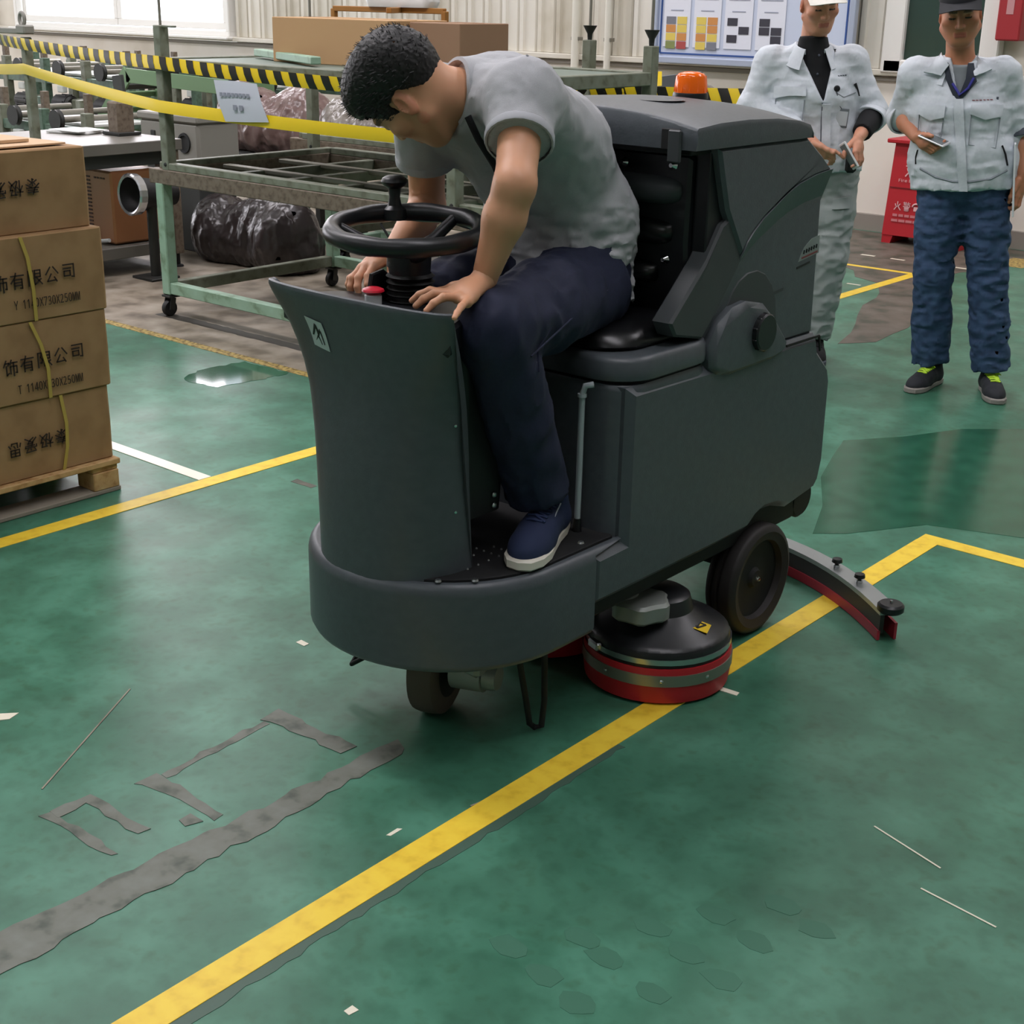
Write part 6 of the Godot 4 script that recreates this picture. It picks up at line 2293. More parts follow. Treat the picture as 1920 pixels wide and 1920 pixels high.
func machine_line(label: String, at: Vector3, len_: float, h: float, seed_: int) -> void:
	var t := thing("packing_machine", label, "machine", at, 0.0, "green machine frames under the windows")
	var r := RandomNumberGenerator.new()
	r.seed = seed_
	var g: Material = M["machine green"]
	var s: Material = M["sage paint"]
	var n := int(len_ / 0.55) + 1
	for i in n:
		var x := len_ * i / (n - 1)
		for z in [0.0, -0.7]:
			put("post", mb().box(Vector3(x, h * 0.5, z), Vector3(0.07, h, 0.07), 0.005), s if i % 2 else g, t)
	for y in [0.14, h * 0.5, h * 0.82]:
		for z in [0.0, -0.7]:
			put("rail", mb().box(Vector3(len_ / 2, y, z), Vector3(len_ + 0.1, 0.07, 0.05), 0.004), g, t)
	for i in n - 1:
		var x := len_ * (i + 0.5) / (n - 1)
		put("guard_plate", mb().box(Vector3(x, h * 0.34, -0.02), Vector3(0.32, h * 0.22, 0.012), 0.003), M["dark plate"] if i % 2 else M["sage plate"], t)
		motor(t, Vector3(x - 0.12, h * 0.62, 0.02), Vector3(0.2, 0, 0), 0.062 + r.randf() * 0.02, M["black iron"] if r.randf() < 0.6 else M["dark iron"])
		put("gear_case", mb().box(Vector3(x + 0.12, h * 0.60, -0.05), Vector3(0.12, 0.14, 0.16), 0.012), s, t)
		put("cross_shaft", mb().cyl(Vector3(x, h * 0.92, 0.06), Vector3(x, h * 0.92, -0.78), 0.022, 0.022, 12), M["dull bar"], t)
		put("pulley", mb().lathe([[0.0, -0.02], [0.075, -0.02], [0.065, 0.0], [0.075, 0.02], [0.0, 0.02]], 20, Transform3D(Basis(Vector3.RIGHT, Vector3(0, 0, 1), Vector3.DOWN), Vector3(x, h * 0.92, 0.07))), M["dark iron"], t)
		put("bracket", mb().box(Vector3(x + 0.16, h * 1.0, -0.1), Vector3(0.05, 0.16 + r.randf() * 0.12, 0.05), 0.004), M["dirty channel"], t)
		put("cable", mb().tube([Vector3(x - 0.1, h * 0.62, 0.07), Vector3(x - 0.04, h * 0.45, 0.11), Vector3(x + 0.06, h * 0.3, 0.09), Vector3(x + 0.12, h * 0.1, 0.06)], 0.011, 6), M["black iron"], t)
		put("terminal_box", mb().box(Vector3(x, h * 0.75, 0.05), Vector3(0.09, 0.06, 0.05), 0.006), M["pale casing"], t)
	put("tray", mb().box(Vector3(len_ / 2, h * 0.87, -0.35), Vector3(len_ * 0.9, 0.02, 0.5), 0.003), M["pale casing"], t)


func tape(label: String, pts: Array, h: float, striped: bool, twist := 0.0) -> void:
	var t := thing("barrier_tape", label, "barrier tape")
	# sag between the supports
	var path := []
	for i in pts.size() - 1:
		var a: Vector3 = pts[i]
		var b: Vector3 = pts[i + 1]
		for j in 12:
			var u := j / 12.0
			path.append(a.lerp(b, u) + Vector3(0, -0.02 * a.distance_to(b) * 0.5 * u * (1.0 - u) * 2.0, 0))
	path.append(pts[pts.size() - 1])
	var rows := [[], [], []]
	for i in path.size():
		var d: Vector3 = (path[min(i + 1, path.size() - 1)] - path[max(i - 1, 0)]).normalized()
		var side := d.cross(Vector3.UP).normalized()
		var lean := side * sin(i * 0.21) * twist * h
		rows[0].append(path[i] + Vector3(0, h * 0.5, 0) + lean)
		rows[1].append(path[i] + side * 0.004)
		rows[2].append(path[i] - Vector3(0, h * 0.5, 0) - lean)
	put("ribbon", mb().sheet(rows, 0.0012), M["yellow tape"], t, 70)
	if striped:
		var m := mb()
		var pitch := 0.108
		var s := 0.03
		var total := 0.0
		var cum := [0.0]
		for i in path.size() - 1:
			total += path[i].distance_to(path[i + 1])
			cum.append(total)
		var at := func(q: float, k: int) -> Vector3:
			q = clampf(q, 0.0, total)
			var i := 0
			while i < cum.size() - 2 and cum[i + 1] < q:
				i += 1
			var u: float = (q - cum[i]) / max(1e-5, cum[i + 1] - cum[i])
			return rows[k][i].lerp(rows[k][i + 1], u)
		while s < total - 0.08:
			for off in [0.0022, -0.0022]:
				var g := []
				for k in 3:
					var line := []
					for u in [0.0, 0.5, 1.0]:
						var p: Vector3 = at.call(s + u * pitch * 0.5 + k * 0.014, k)
						var d2: Vector3 = (at.call(s + 0.05, k) - at.call(s, k)).normalized()
						line.append(p + d2.cross(Vector3.UP).normalized() * off)
					g.append(line)
				m.sheet(g, 0.0006)
			s += pitch
		put("black_stripes", m, M["black tape"], t)


func clutter() -> void:
	var mint := mat("mint paint", "98b8a3", 0.5)
	mottle(mint, 81, 0.02, [[0.0, "b8b8a8"], [0.4, "f0f0ea"], [1.0, "ffffff"]], 0.6)
	var sage := mat("sage paint", "7f8577", 0.55)
	mottle(sage, 82, 0.02, [[0.0, "a8a090"], [0.4, "e8e6dc"], [1.0, "ffffff"]], 0.5)
	mat("sage plate", "67756a", 0.5)
	var iron := mat("dirty channel", "786d60", 0.65)
	mottle(iron, 83, 0.04, [[0.0, "b0a89c"], [0.5, "f0eae2"], [1.0, "ffffff"]], 0.4)
	mat("dull bar", "8d8a80", 0.45, 0.5)
	mat("dark iron", "2f302e", 0.55, 0.3)
	mat("black iron", "141416", 0.6)
	mat("dark plate", "3a3d3b", 0.6)
	mat("pale casing", "c9cdc8", 0.5)
	var gm := mat("machine green", "5b7566", 0.5)
	mottle(gm, 84, 0.03, [[0.0, "b0b0a4"], [0.5, "f4f4ee"], [1.0, "ffffff"]], 0.5)
	mat("yellow tape", "f0cf22", 0.35)
	mat("black tape", "17150f", 0.4)
	var plum := mat("brown plastic film", "7d6864", 0.28)
	mottle(plum, 85, 0.02, [[0.0, "a89c98"], [0.5, "e8e2e0"], [1.0, "ffffff"]], 0.5)
	var greyfilm := mat("grey plastic film", "8b857e", 0.25)
	mottle(greyfilm, 86, 0.02, [[0.0, "8c8480"], [0.5, "d8d4d0"], [1.0, "ffffff"]], 0.5)
	var darkfilm := mat("dark plastic film", "2c2626", 0.3)

	# the near trolley and the one behind it
	steel_trolley("near steel frame trolley with mint legs, tall posts and a brown front rail", -6.12, -3.92, -5.58, -4.42, [[-6.06, -4.42, 1.46, 1], [-6.26, -5.58, 1.42, 2], [-4.06, -4.40, 1.07, 0], [-3.92, -5.58, 1.42, 2]])
	steel_trolley("farther steel frame trolley half hidden behind the operator's back", -6.9, -4.62, -7.35, -6.05, [[-4.64, -6.05, 1.42, 2], [-6.9, -7.35, 1.25, 0]], false)

	# cartons and an orange frame up on the tier of the near trolley
	var b1 := thing("upper_carton", "large plain brown carton lying on the upper tier of the near trolley", "carton", Vector3(-5.28, 1.296, -5.02))
	put("box_body", mb().box(Vector3(0, 0.106, 0), Vector3(0.82, 0.212, 0.40), 0.003), mat("plain tan cardboard", "b8946a", 0.85), b1)
	put("flap_seam", mb().box(Vector3(0, 0.2125, 0), Vector3(0.80, 0.002, 0.004)), mat("brown tape seam", "8a6a45", 0.7), b1)
	var b2 := thing("upper_carton", "smaller darker brown carton to the right of the large plain carton", "carton", Vector3(-4.70, 1.296, -5.12))
	put("box_body", mb().box(Vector3(0, 0.103, 0), Vector3(0.32, 0.206, 0.34), 0.003), mat("dark tan cardboard", "94745a", 0.85), b2)
	put("flap_seam", mb().box(Vector3(0, 0.2065, 0), Vector3(0.31, 0.002, 0.004)), M["brown tape seam"], b2)
	var of := thing("orange_frame", "orange square-tube frame standing behind the large plain carton", "frame", Vector3(-5.95, 1.296, -5.48))
	for x in [0.0, 0.82]:
		put("upright", mb().box(Vector3(x, 0.125, 0.0), Vector3(0.03, 0.25, 0.03), 0.003), mat("orange brown paint", "9c6a2c", 0.55), of)
	for q in [[Vector3(0, 0.25, 0), Vector3(0.82, 0.25, 0)], [Vector3(0.5, 0.25, 0), Vector3(0.62, 0.25, 0.2)], [Vector3(0, 0.13, 0), Vector3(0.1, 0.13, 0)]]:
		put("top_bar", mb().beam(q[0], q[1], 0.028, 0.028, 0.003), M["orange brown paint"], of)
	var wb := thing("white_package", "white wrapped package lying on the orange frame behind the cartons", "package", Vector3(-5.45, 1.56, -5.50))
	put("wrap", mb().loft([rounded_plan(-0.22, 0.22, -0.05, 0.05, 0.03, 0.0), rounded_plan(-0.235, 0.235, -0.06, 0.06, 0.04, 0.03), rounded_plan(-0.22, 0.22, -0.05, 0.05, 0.03, 0.065), rounded_plan(-0.18, 0.18, -0.03, 0.03, 0.02, 0.075)]), mat("white film", "dcdedd", 0.4), wb, 50)
	put("fold", mb().box(Vector3(0.0, 0.066, 0.0), Vector3(0.40, 0.006, 0.02), 0.002), M["white film"], wb)
	single("loose_bar", mb().beam(Vector3(-6.02, 1.325, -5.0), Vector3(-5.15, 1.325, -4.62), 0.05, 0.035, 0.004), mint, "loose mint green bar lying across the upper tier beside the large carton", "bar")

	# bench left of the trolley and what stands on and under it
	var be := thing("steel_bench", "dark grey steel workbench with a lower shelf between the carton stack and the near trolley", "workbench", Vector3(-7.70, 0, -4.83))
	put("worktop", mb().box(Vector3(0, 0.745, 0), Vector3(1.0, 0.065, 1.05), 0.004), mat("grey steel top", "6d6a63", 0.45), be)
	put("apron", mb().box(Vector3(0.42, 0.67, 0.0), Vector3(0.02, 0.08, 0.9), 0.003), M["dark plate"], be)
	for x in [-0.45, 0.45]:
		for z in [-0.48, 0.48]:
			put("leg", mb().box(Vector3(x, 0.40, z), Vector3(0.06, 0.63, 0.06), 0.004), iron if x > 0 else M["dark iron"], be)
			put("levelling_foot", mb().lathe([[0.0, 0.0], [0.032, 0.0], [0.028, 0.012], [0.012, 0.018], [0.010, 0.085], [0.0, 0.085]], 14, Transform3D(Basis(), Vector3(x, 0, z))), M["black iron"], be)
	put("leg", mb().box(Vector3(0.34, 0.40, -0.48), Vector3(0.06, 0.63, 0.06), 0.004), iron, be)
	put("lower_shelf", mb().box(Vector3(0, 0.135, 0), Vector3(0.94, 0.07, 1.0), 0.004), M["grey steel top"], be)
	var cu := thing("vented_housing", "copper brown vented metal housing under the steel workbench", "housing", Vector3(-7.52, 0.172, -5.06))
	put("case", mb().box(Vector3(0, 0.22, 0), Vector3(0.46, 0.43, 0.34), 0.012), mat("copper brown metal", "a5714c", 0.4, 0.3), cu)
	for i in 16:
		put("vent_slot", mb().box(Vector3(-0.02, 0.06 + i * 0.022, 0.171), Vector3(0.075, 0.010, 0.004), 0.001), mat("vent dark", "4a2c1a", 0.7) if i == 0 else M["vent dark"], cu)
	for i in 4:
		put("vent_slot", mb().box(Vector3(0.07 + i * 0.03, 0.39, 0.171), Vector3(0.02, 0.010, 0.004), 0.001), M["vent dark"], cu)
	put("base_strip", mb().tube([Vector3(-0.24, 0.05, 0.18), Vector3(-0.22, 0.01, 0.2), Vector3(0.0, 0.0, 0.21), Vector3(0.2, 0.03, 0.19)], 0.012, 8), mat("white strip", "d4d6d6", 0.4), cu)
	var nz := thing("duct_nozzle", "black duct nozzle rimmed with silver foil beside the mint trolley leg", "duct", Vector3(-7.06, 0.50, -4.86))
	var nx := Transform3D(Basis(Vector3.RIGHT, Vector3(-0.35, 0.05, 0.93).normalized(), Vector3(0, -1, 0)).orthonormalized(), Vector3.ZERO)
	put("duct", mb().lathe([[0.07, -0.30], [0.10, -0.05], [0.112, 0.0], [0.102, 0.0], [0.09, -0.06], [0.0, -0.2]], 26, nx), M["black iron"], nz)
	put("foil_rim", mb().lathe([[0.100, 0.004], [0.112, 0.010], [0.122, 0.002], [0.120, -0.04], [0.108, -0.05]], 22, nx), mat("crumpled foil", "c8c8cc", 0.25, 0.9), nz, 10)
	put("support_stem", mb().cyl(Vector3(0.03, -0.49, -0.12), Vector3(0.03, -0.05, -0.12), 0.03, 0.03, 12), M["dark iron"], nz)
	put("foot_plate", mb().box(Vector3(0.03, -0.492, -0.12), Vector3(0.2, 0.016, 0.2), 0.003), M["dark iron"], nz)
	single("white_panel", mb().box(Vector3(-8.28, 0.31, -5.56), Vector3(0.4, 0.60, 0.02), 0.003), mat("white panel", "f0f1f0", 0.5), "plain white panel leaning upright behind the steel workbench", "panel")
	single("paper_sheets", mb().box(Vector3(-7.92, 0.786, -5.1), Vector3(0.30, 0.012, 0.22), 0.001, Basis(Vector3.UP, 0.4)).box(Vector3(-7.90, 0.796, -5.08), Vector3(0.28, 0.006, 0.20), 0.001, Basis(Vector3.UP, 0.1)), M["white panel"], "white paper sheets lying on the steel workbench", "paper")
	var sm := thing("small_motor", "small dark motor block standing on the steel workbench beside the paper", "motor", Vector3(-7.62, 0.779, -5.22))
	put("body", mb().box(Vector3(0, 0.10, 0), Vector3(0.12, 0.2, 0.12), 0.012), M["dirty channel"], sm)
	put("base", mb().box(Vector3(0, 0.01, 0), Vector3(0.18, 0.02, 0.16), 0.003), M["dark iron"], sm)
	put("plate", mb().box(Vector3(-0.02, 0.27, -0.02), Vector3(0.10, 0.16, 0.02), 0.003, Basis(Vector3(0, 0, 1), 0.12)), M["dark plate"], sm)

	# grey gearbox with a bore, on a pedestal
	var gb := thing("gearbox", "grey cast gearbox with a dark round bore behind the near trolley post", "gearbox", Vector3(-7.78, 0, -5.85))
	put("pedestal", mb().box(Vector3(0, 0.29, 0), Vector3(0.55, 0.58, 0.30), 0.006), M["dark plate"], gb)
	put("housing", mb().box(Vector3(0, 0.70, 0), Vector3(0.62, 0.26, 0.34), 0.02), mat("grey cast iron", "8a8880", 0.55), gb)
	put("top_cover", mb().box(Vector3(0.0, 0.85, 0), Vector3(0.64, 0.05, 0.36), 0.01), M["grey cast iron"], gb)
	put("bore", mb().lathe([[0.065, 0.0], [0.062, 0.008], [0.048, 0.008], [0.045, 0.0], [0.0, -0.002]], 22, frame(Vector3(0.17, 0.70, 0.172), Vector3.RIGHT, Vector3(0, 0, 1))), M["black iron"], gb)
	put("slot", mb().box(Vector3(-0.16, 0.69, 0.17), Vector3(0.05, 0.14, 0.012), 0.004), M["dark iron"], gb)

	# inclined chain conveyor
	var cv := thing("chain_conveyor", "green inclined chain conveyor with slats rising behind the tall trolley post", "conveyor", Vector3(-9.75, 0, -7.1))
	var A := Vector3(-0.75, 0.42, 0)
	var Bq := Vector3(-0.15, 1.0, 0)
	for z in [-0.22, 0.22]:
		put("side_plate", mb().beam(A + Vector3(0, 0, z), Bq + Vector3(0, 0, z), 0.02, 0.13, 0.003), M["leaf green paint"] if M.has("leaf green paint") else mat("leaf green paint", "6f9066", 0.5), cv)
		put("side_plate", mb().beam(Bq + Vector3(-0.02, -0.02, z), Vector3(1.1, 0.95, z), 0.02, 0.11, 0.003), M["leaf green paint"], cv)
	for i in 9:
		var p := A.lerp(Bq, (i + 0.5) / 9.0)
		put("slat", mb().box(p + Vector3(-0.035, 0.04, 0), Vector3(0.055, 0.02, 0.42), 0.003, Basis(Vector3(0, 0, 1), 0.77)), M["leaf green paint"] if i % 2 else M["dark plate"], cv)
	for x in [-0.5, 0.3, 1.0]:
		put("leg", mb().box(Vector3(x, 0.3 if x < 0 else 0.45, 0.2), Vector3(0.06, 0.6 if x < 0 else 0.9, 0.06), 0.004), sage, cv)
		put("leg", mb().box(Vector3(x, 0.3 if x < 0 else 0.45, -0.2), Vector3(0.06, 0.6 if x < 0 else 0.9, 0.06), 0.004), sage, cv)
	motor(cv, Vector3(0.05, 1.04, 0.1), Vector3(0.26, 0, 0), 0.08, M["dark iron"])
	motor(cv, Vector3(0.48, 1.03, 0.12), Vector3(0.24, 0, 0), 0.075, M["machine green"])
	motor(cv, Vector3(0.85, 1.0, 0.1), Vector3(0.22, 0, 0), 0.07, M["dark plate"])

	machine_line("green machine frame with motors at the left edge, below the large window", Vector3(-13.3, 0, -7.45), 2.6, 1.02, 3)
	machine_line("farther green machine frame with pulleys standing close to the window wall", Vector3(-13.6, 0, -8.75), 3.6, 0.92, 8)
	machine_line("low green machine frame with motors just behind the steel workbench", Vector3(-10.8, 0, -5.95), 1.7, 0.78, 21)

	# bundles under plastic film
	plastic_bundle("brown plastic-wrapped bundle behind the paper sign", Vector3(-7.95, 0.55, -6.75), Vector3(0.95, 0.50, 0.5), 4, plum)
	plastic_bundle("grey plastic-wrapped bundle below the operator's head", Vector3(-6.75, 0.55, -6.70), Vector3(1.1, 0.46, 0.5), 9, greyfilm)
	plastic_bundle("dark plastic-wrapped bundle on the floor under the near trolley", Vector3(-6.98, 0.0, -5.72), Vector3(0.95, 0.5, 0.5), 15, darkfilm)
	plastic_bundle("grey and red plastic-wrapped heap seen over the scrubber lid", Vector3(-4.75, 0.80, -6.75), Vector3(0.75, 0.46, 0.4), 22, greyfilm, 5)
	var stand := thing("equipment_table", "low dark table carrying the plastic-wrapped bundles behind the trolleys", "table", Vector3(-7.3, 0, -6.75))
	put("top", mb().box(Vector3(0, 0.53, 0), Vector3(2.3, 0.04, 0.55), 0.004), M["dark plate"], stand)
	for x in [-1.05, 0.0, 1.05]:
		put("leg", mb().box(Vector3(x, 0.255, 0.2), Vector3(0.05, 0.51, 0.05), 0.004), M["dark iron"], stand)
		put("leg", mb().box(Vector3(x, 0.255, -0.2), Vector3(0.05, 0.51, 0.05), 0.004), M["dark iron"], stand)
	single("grey_panel", mb().box(Vector3(-4.40, 1.195, -6.55), Vector3(0.28, 0.11, 0.02), 0.003, Basis(Vector3(0, 0, 1), 0.14)), mat("slate grey panel", "5d646a", 0.5), "slate grey flat panel behind the orange beacon", "panel")
	var ot := thing("timber_bundle", "orange brown timbers piled on the farther trolley above the scrubber lid", "timber", Vector3(-4.95, 0.8, -6.2))
	for i in 4:
		put("timber", mb().box(Vector3(0.12 * (i % 2), 0.06 + 0.07 * (i / 2) + 0.01 * i, 0.07 * i - 0.1), Vector3(0.72, 0.06, 0.06), 0.004, Basis(Vector3.UP, 0.1 * i - 0.1)), M["orange brown paint"] if i % 2 else mat("tan timber", "a07a50", 0.7), ot)

	# mint dolly under the trolley
	var dl := thing("mint_dolly", "small mint dolly with a column on casters under the near trolley", "dolly", Vector3(-6.30, 0, -6.25))
	put("bar", mb().box(Vector3(0, 0.145, 0.17), Vector3(0.62, 0.07, 0.06), 0.004), mint, dl)
	put("bar", mb().box(Vector3(0, 0.145, -0.17), Vector3(0.62, 0.07, 0.06), 0.004), mint, dl)
	put("bar", mb().box(Vector3(0.28, 0.145, 0), Vector3(0.06, 0.06, 0.30), 0.004), mint, dl)
	put("bar", mb().box(Vector3(-0.28, 0.145, 0), Vector3(0.06, 0.06, 0.30), 0.004), mint, dl)
	put("column", mb().box(Vector3(0.12, 0.38, 0), Vector3(0.075, 0.42, 0.075), 0.005), mint, dl)
	put("column_foot", mb().lathe([[0.0, 0.0], [0.1, 0.0], [0.09, 0.02], [0.05, 0.05], [0.0, 0.05]], 18, Transform3D(Basis(), Vector3(0.12, 0.175, 0))), mint, dl)
	for x in [-0.25, 0.25]:
		for z in [-0.17, 0.17]:
			caster(dl, Vector3(x, 0.112, z), 0.045)
	put("cable", mb().tube([Vector3(0.1, 0.5, 0.05), Vector3(0.02, 0.38, 0.08), Vector3(0.0, 0.28, 0.1), Vector3(0.1, 0.2, 0.12), Vector3(0.2, 0.22, 0.1)], 0.008, 6), M["black iron"], dl)
	var g2 := thing("sage_dolly", "second low sage green dolly on casters behind the steering wheel", "dolly", Vector3(-5.45, 0, -5.85))
	put("bar", mb().box(Vector3(0, 0.15, 0.15), Vector3(0.75, 0.06, 0.05), 0.004), sage, g2)
	put("bar", mb().box(Vector3(0, 0.15, -0.15), Vector3(0.75, 0.06, 0.05), 0.004), sage, g2)
	for x in [-0.32, 0.32]:
		put("bar", mb().box(Vector3(x, 0.15, 0), Vector3(0.05, 0.06, 0.26), 0.004), sage, g2)
		for z in [-0.15, 0.15]:
			caster(g2, Vector3(x, 0.115, z), 0.045)
	put("column", mb().cyl(Vector3(-0.18, 0.17, 0), Vector3(-0.18, 0.6, 0), 0.035, 0.035, 14), mat("pale grey tube", "a8a59c", 0.5), g2)
	put("column_foot", mb().lathe([[0.0, 0.0], [0.10, 0.0], [0.06, 0.04], [0.035, 0.08], [0.0, 0.08]], 18, Transform3D(Basis(), Vector3(-0.18, 0.17, 0))), M["pale grey tube"], g2)

	# post at the left edge with its ring head
	var lp := thing("barrier_post", "sage green barrier post with a ring lug at the left edge", "post", Vector3(-7.50, 0, -4.55))
	put("shaft", mb().box(Vector3(0, 0.68, 0), Vector3(0.05, 1.36, 0.05), 0.006), sage, lp)
	put("base_plate", mb().box(Vector3(0, 0.006, 0), Vector3(0.26, 0.012, 0.26), 0.002), M["dark iron"], lp)
	put("head_block", mb().box(Vector3(0.0, 1.40, 0), Vector3(0.09, 0.05, 0.07), 0.008), M["grey cast iron"], lp)
	put("cross_arm", mb().box(Vector3(-0.20, 1.39, 0), Vector3(0.36, 0.03, 0.03), 0.004), M["grey cast iron"], lp)
	var ring := []
	for i in 20:
		var f := TAU * i / 20
		ring.append(Vector3(-0.02 + cos(f) * 0.024, 1.455 + sin(f) * 0.034, 0))
	put("ring_lug", mb().tube(ring, 0.011, 8, true), M["grey cast iron"], lp, 60)

	# tapes and the sign
	tape("yellow and black striped barrier tape strung from the ring-lug post along the near trolley", [Vector3(-8.0, 1.345, -4.62), Vector3(-7.49, 1.325, -4.515), Vector3(-6.06, 1.285, -4.385), Vector3(-4.58, 1.245, -4.385), Vector3(-4.3, 1.24, -4.40)], 0.062, true, 0.08)
	tape("plain yellow barrier tape below the striped one on the near trolley", [Vector3(-8.0, 1.165, -4.62), Vector3(-7.49, 1.19, -4.515), Vector3(-6.06, 1.075, -4.385), Vector3(-4.04, 1.055, -4.365)], 0.058, false, 0.08)
	tape("yellow and black striped barrier tape running behind the orange beacon", [Vector3(-4.72, 1.20, -5.98), Vector3(-4.45, 1.165, -6.1), Vector3(-3.55, 1.165, -6.9)], 0.075, true, 0.2)
	tape("short striped tape end tied round the post of the farther trolley", [Vector3(-4.82, 1.24, -6.0), Vector3(-4.6, 1.21, -6.09), Vector3(-4.35, 1.235, -6.3)], 0.07, true, 0.3)
	var sg := thing("paper_sign", "white paper sign with blurred lines of print hanging on the barrier tapes", "sign", Vector3.ZERO)
	put("sheet", mb().sheet([[Vector3(-5.60, 1.225, -4.372), Vector3(-5.44, 1.227, -4.368), Vector3(-5.285, 1.222, -4.372)], [Vector3(-5.565, 1.13, -4.362), Vector3(-5.40, 1.135, -4.356), Vector3(-5.245, 1.14, -4.362)], [Vector3(-5.52, 1.038, -4.366), Vector3(-5.37, 1.045, -4.362), Vector3(-5.205, 1.055, -4.368)]], 0.001), mat("blue white paper", "c3c7d2", 0.7), sg, 60)
	var pm := mb()
	for i in 8:
		pm.box(Vector3(-5.53 + i * 0.028, 1.163 + i * 0.0004, -4.355), Vector3(0.021, 0.018, 0.001))
	for i in 2:
		pm.box(Vector3(-5.43 + i * 0.045, 1.108, -4.353), Vector3(0.027, 0.024, 0.001))
	put("blurred_print", pm, mat("faint print", "8f93a0", 0.8), sg).set_meta("kind", "stuff")

	# on and at the back wall
	notice_board()
	fire_cabinet()
	var rd := thing("red_wall_box", "narrow red box on the back wall at the right edge", "wall box", Vector3(-3.95, 1.40, -9.86))
	put("case", mb().box(Vector3(0, 0.4, 0), Vector3(0.17, 0.8, 0.14), 0.01), mat("dark red paint", "a02a30", 0.45), rd)
	put("label", mb().box(Vector3(0.0, 0.22, 0.071), Vector3(0.05, 0.10, 0.002)), mat("faded label", "c08a8c", 0.6), rd)
	for q in [[-7.36, 0.028], [-7.70, 0.034]]:
		var pp := thing("wall_pipe", "%s white pipe running up the back wall left of the notice board" % ("thin" if q[1] < 0.03 else "thick"), "pipe", Vector3(q[0], 0, -9.84))
		put("tube", mb().cyl(Vector3(0, 0.95, 0), Vector3(0, 4.5, 0), q[1], q[1], 14), mat("cream pipe", "dcd9cc", 0.5), pp)
		for y in [1.3, 2.4]:
			put("clamp", mb().box(Vector3(0, y, -0.02), Vector3(q[1] * 2.6, 0.03, 0.06), 0.003), M["dull bar"], pp)


func notice_board() -> void:
	var t := thing("notice_board", "blue-framed notice board with printed sheets on the back wall", "notice board", Vector3(-5.98, 1.17, -9.80))
	var W := 1.74
	var H := 1.1
	put("backing", mb().box(Vector3(0, H / 2, -0.02), Vector3(W, H, 0.03), 0.003), mat("pale blue board", "c6cfe2", 0.5), t)
	var fr := mat("silver blue frame", "b6c0d4", 0.35, 0.3)
	for x in [-W / 2, W / 2]:
		put("frame_bar", mb().box(Vector3(x, H / 2, 0), Vector3(0.05, H + 0.05, 0.05), 0.006), fr, t)
	for y in [0.0, H]:
		put("frame_bar", mb().box(Vector3(0, y, 0), Vector3(W, 0.05, 0.05), 0.006), fr, t)
	var bl := mat("blue line", "2c4f8f", 0.5)
	put("inner_line", mb().box(Vector3(0, 0.05, 0.0), Vector3(W - 0.1, 0.012, 0.006)), bl, t)
	put("inner_line", mb().box(Vector3(-W / 2 + 0.05, H / 2, 0.0), Vector3(0.012, H - 0.1, 0.006)), bl, t)
	put("inner_line", mb().box(Vector3(W / 2 - 0.05, H / 2, 0.0), Vector3(0.012, H - 0.1, 0.006)), bl, t)
	var paper := mat("board paper", "dde0ea", 0.7)
	var grey := mat("grey print", "9a9fb0", 0.7)
	var cols := {"y": mat("yellow print", "d9c25a", 0.6), "o": mat("orange print", "c98a4a", 0.6), "g": mat("olive print", "7f8850", 0.6), "r": mat("red print", "a84a48", 0.6), "k": mat("dark photo", "3b3a44", 0.5), "d": mat("grey photo", "787a84", 0.5)}
	var pics := [["dy", "oy", "yo", "gr"], ["yo", "yo", "oy", "yd"], ["k ", " k", "k ", "  "], ["k ", "kk", " k", "  "]]
	for i in 4:
		var x := -0.67 + i * 0.285
		var s := put("sheet", mb().box(Vector3(x, 0.36, 0.0), Vector3(0.25, 0.52, 0.004), 0.001), paper, t)
		for j in 4:
			for k in 2:
				var ch: String = pics[i][j][k]
				if ch != " ":
					put("picture", mb().box(Vector3(x - 0.052 + k * 0.104, 0.30 - j * 0.062, 0.004), Vector3(0.09, 0.056, 0.003)), cols[ch], s)
		var pr := mb()
		for j in 3:
			pr.box(Vector3(x, 0.46 + j * 0.024, 0.003), Vector3(0.19 - 0.03 * (j % 2), 0.009, 0.002))
		pr.box(Vector3(x, 0.375, 0.003), Vector3(0.12, 0.008, 0.002))
		put("blurred_print", pr, grey, s).set_meta("kind", "stuff")
	for i in 4:
		var s2 := put("sheet", mb().box(Vector3(-0.67 + i * 0.285, 0.88, 0.0), Vector3(0.25, 0.36, 0.004), 0.001), paper, t)
		var pr2 := mb()
		for j in 6:
			pr2.box(Vector3(-0.67 + i * 0.285, 0.76 + j * 0.04, 0.003), Vector3(0.18, 0.008, 0.002))
		put("blurred_print", pr2, grey, s2).set_meta("kind", "stuff")


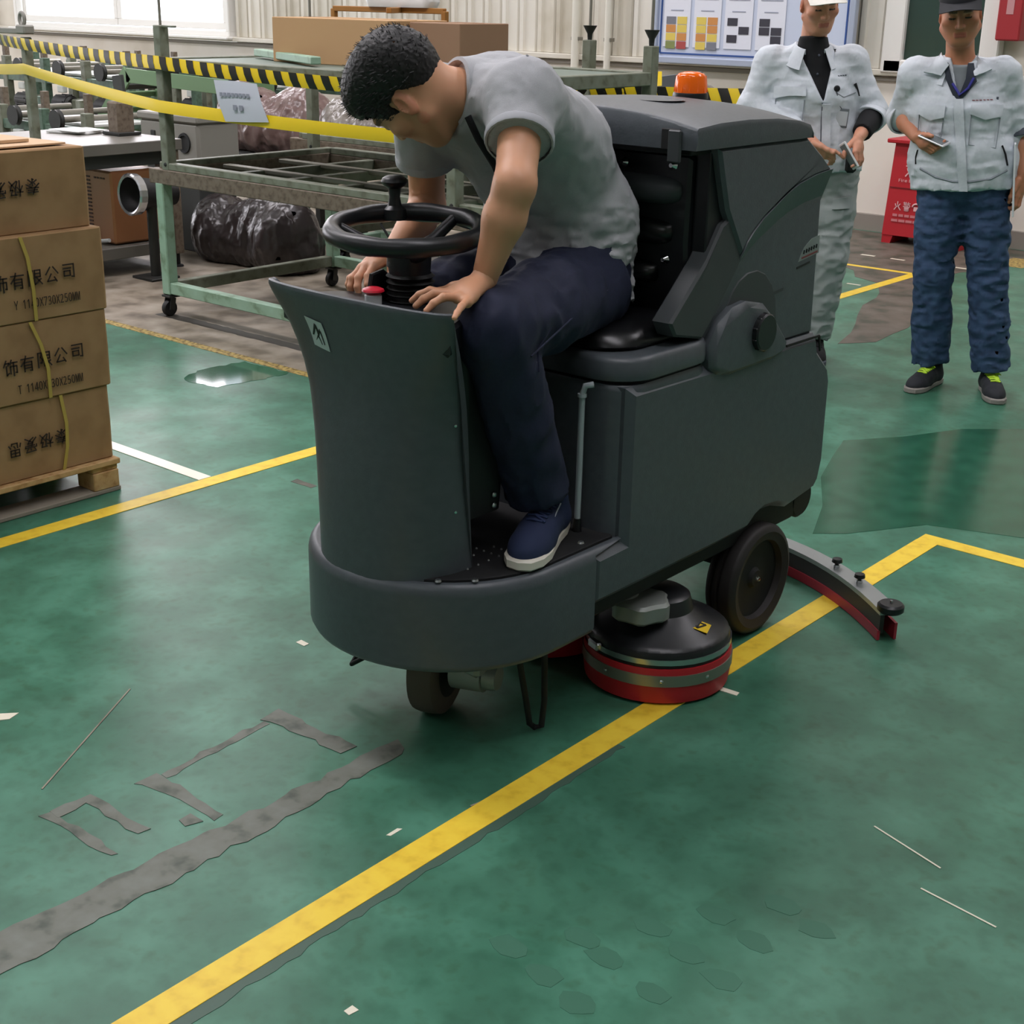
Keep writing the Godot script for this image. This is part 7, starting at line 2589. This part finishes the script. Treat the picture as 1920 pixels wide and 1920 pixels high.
func fire_cabinet() -> void:
	var t := thing("fire_cabinet", "red extinguisher cabinet standing at the back wall beside the blue jeans", "cabinet", Vector3(-4.27, 0, -9.66))
	var red := mat("signal red paint", "b3202a", 0.45)
	var w := 0.29
	put("case", mb().loft([PackedVector3Array([Vector3(-w, 0.06, 0.17), Vector3(w, 0.06, 0.17), Vector3(w, 0.06, -0.14), Vector3(-w, 0.06, -0.14)]), PackedVector3Array([Vector3(-w + 0.02, 0.70, 0.14), Vector3(w - 0.02, 0.70, 0.14), Vector3(w - 0.02, 0.70, -0.14), Vector3(-w + 0.02, 0.70, -0.14)])]), red, t)
	for x in [-w + 0.035, w - 0.035]:
		put("foot", mb().prism(v2([-0.035, 0.0, 0.03, 0.0, 0.05 if x < 0 else 0.03, 0.062, -0.035 if x < 0 else -0.05, 0.062]), 0.30, Transform3D(Basis(), Vector3(x, 0, 0.015))), red, t)
	put("lid", mb().box(Vector3(0, 0.715, 0.0), Vector3(w * 2 + 0.06, 0.03, 0.36), 0.006), red, t)
	put("door_joint", mb().box(Vector3(0, 0.395, 0.1565), Vector3(w * 2 - 0.04, 0.008, 0.004), 0.0), mat("dark red joint", "7a1218", 0.5), t)
	var ink := mat("pink white print", "e3b3b4", 0.6)
	var fx := func(x: float, y: float) -> Transform3D:
		return Transform3D(Basis(Vector3.RIGHT, Vector3.UP, Vector3.BACK), Vector3(x, y, 0.1755 - 0.047 * (y - 0.06)))
	put("printed_character", glyph("灭", 0.085, fx.call(-0.175, 0.475), 0.11), ink, t)
	put("printed_character", glyph("火", 0.085, fx.call(-0.08, 0.475), 0.11), ink, t)
	words(t, "printed_words", "Fire Extinguisher", 0.30, 0.028, fx.call(-0.06, 0.445), ink, false)
	put("printed_character", glyph("火", 0.062, fx.call(-0.225, 0.24), 0.11), ink, t)
	put("printed_character", glyph("警", 0.062, fx.call(-0.155, 0.24), 0.08), ink, t)
	# telephone sign
	var f0: Transform3D = fx.call(-0.05, 0.265)
	var m := mb()
	var arc := []
	for i in 9:
		var a := PI * i / 8.0
		arc.append(f0 * Vector3(cos(a) * 0.03, 0.008 + sin(a) * 0.022, 0.001))
	m.tube(arc, 0.006, 6)
	m.box(f0 * Vector3(0, -0.006, 0), Vector3(0.04, 0.03, 0.002))
	put("telephone_sign", m, ink, t)
	var bl := mb()
	for i in 5:
		bl.box(fx.call(-0.205 + i * 0.045, 0.205) * Vector3.ZERO, Vector3(0.036, 0.018, 0.001))
		bl.box(fx.call(-0.205 + i * 0.055, 0.168) * Vector3.ZERO, Vector3(0.048, 0.018, 0.001))
	put("blurred_print", bl, mat("faded pink print", "c9787c", 0.6), t).set_meta("kind", "stuff")


func _ready() -> void:
	view_and_light()
	room()
	scrubber()
	cloth_mats()
	rider()
	onlooker_right()
	onlooker_middle()
	cartons()
	clutter()
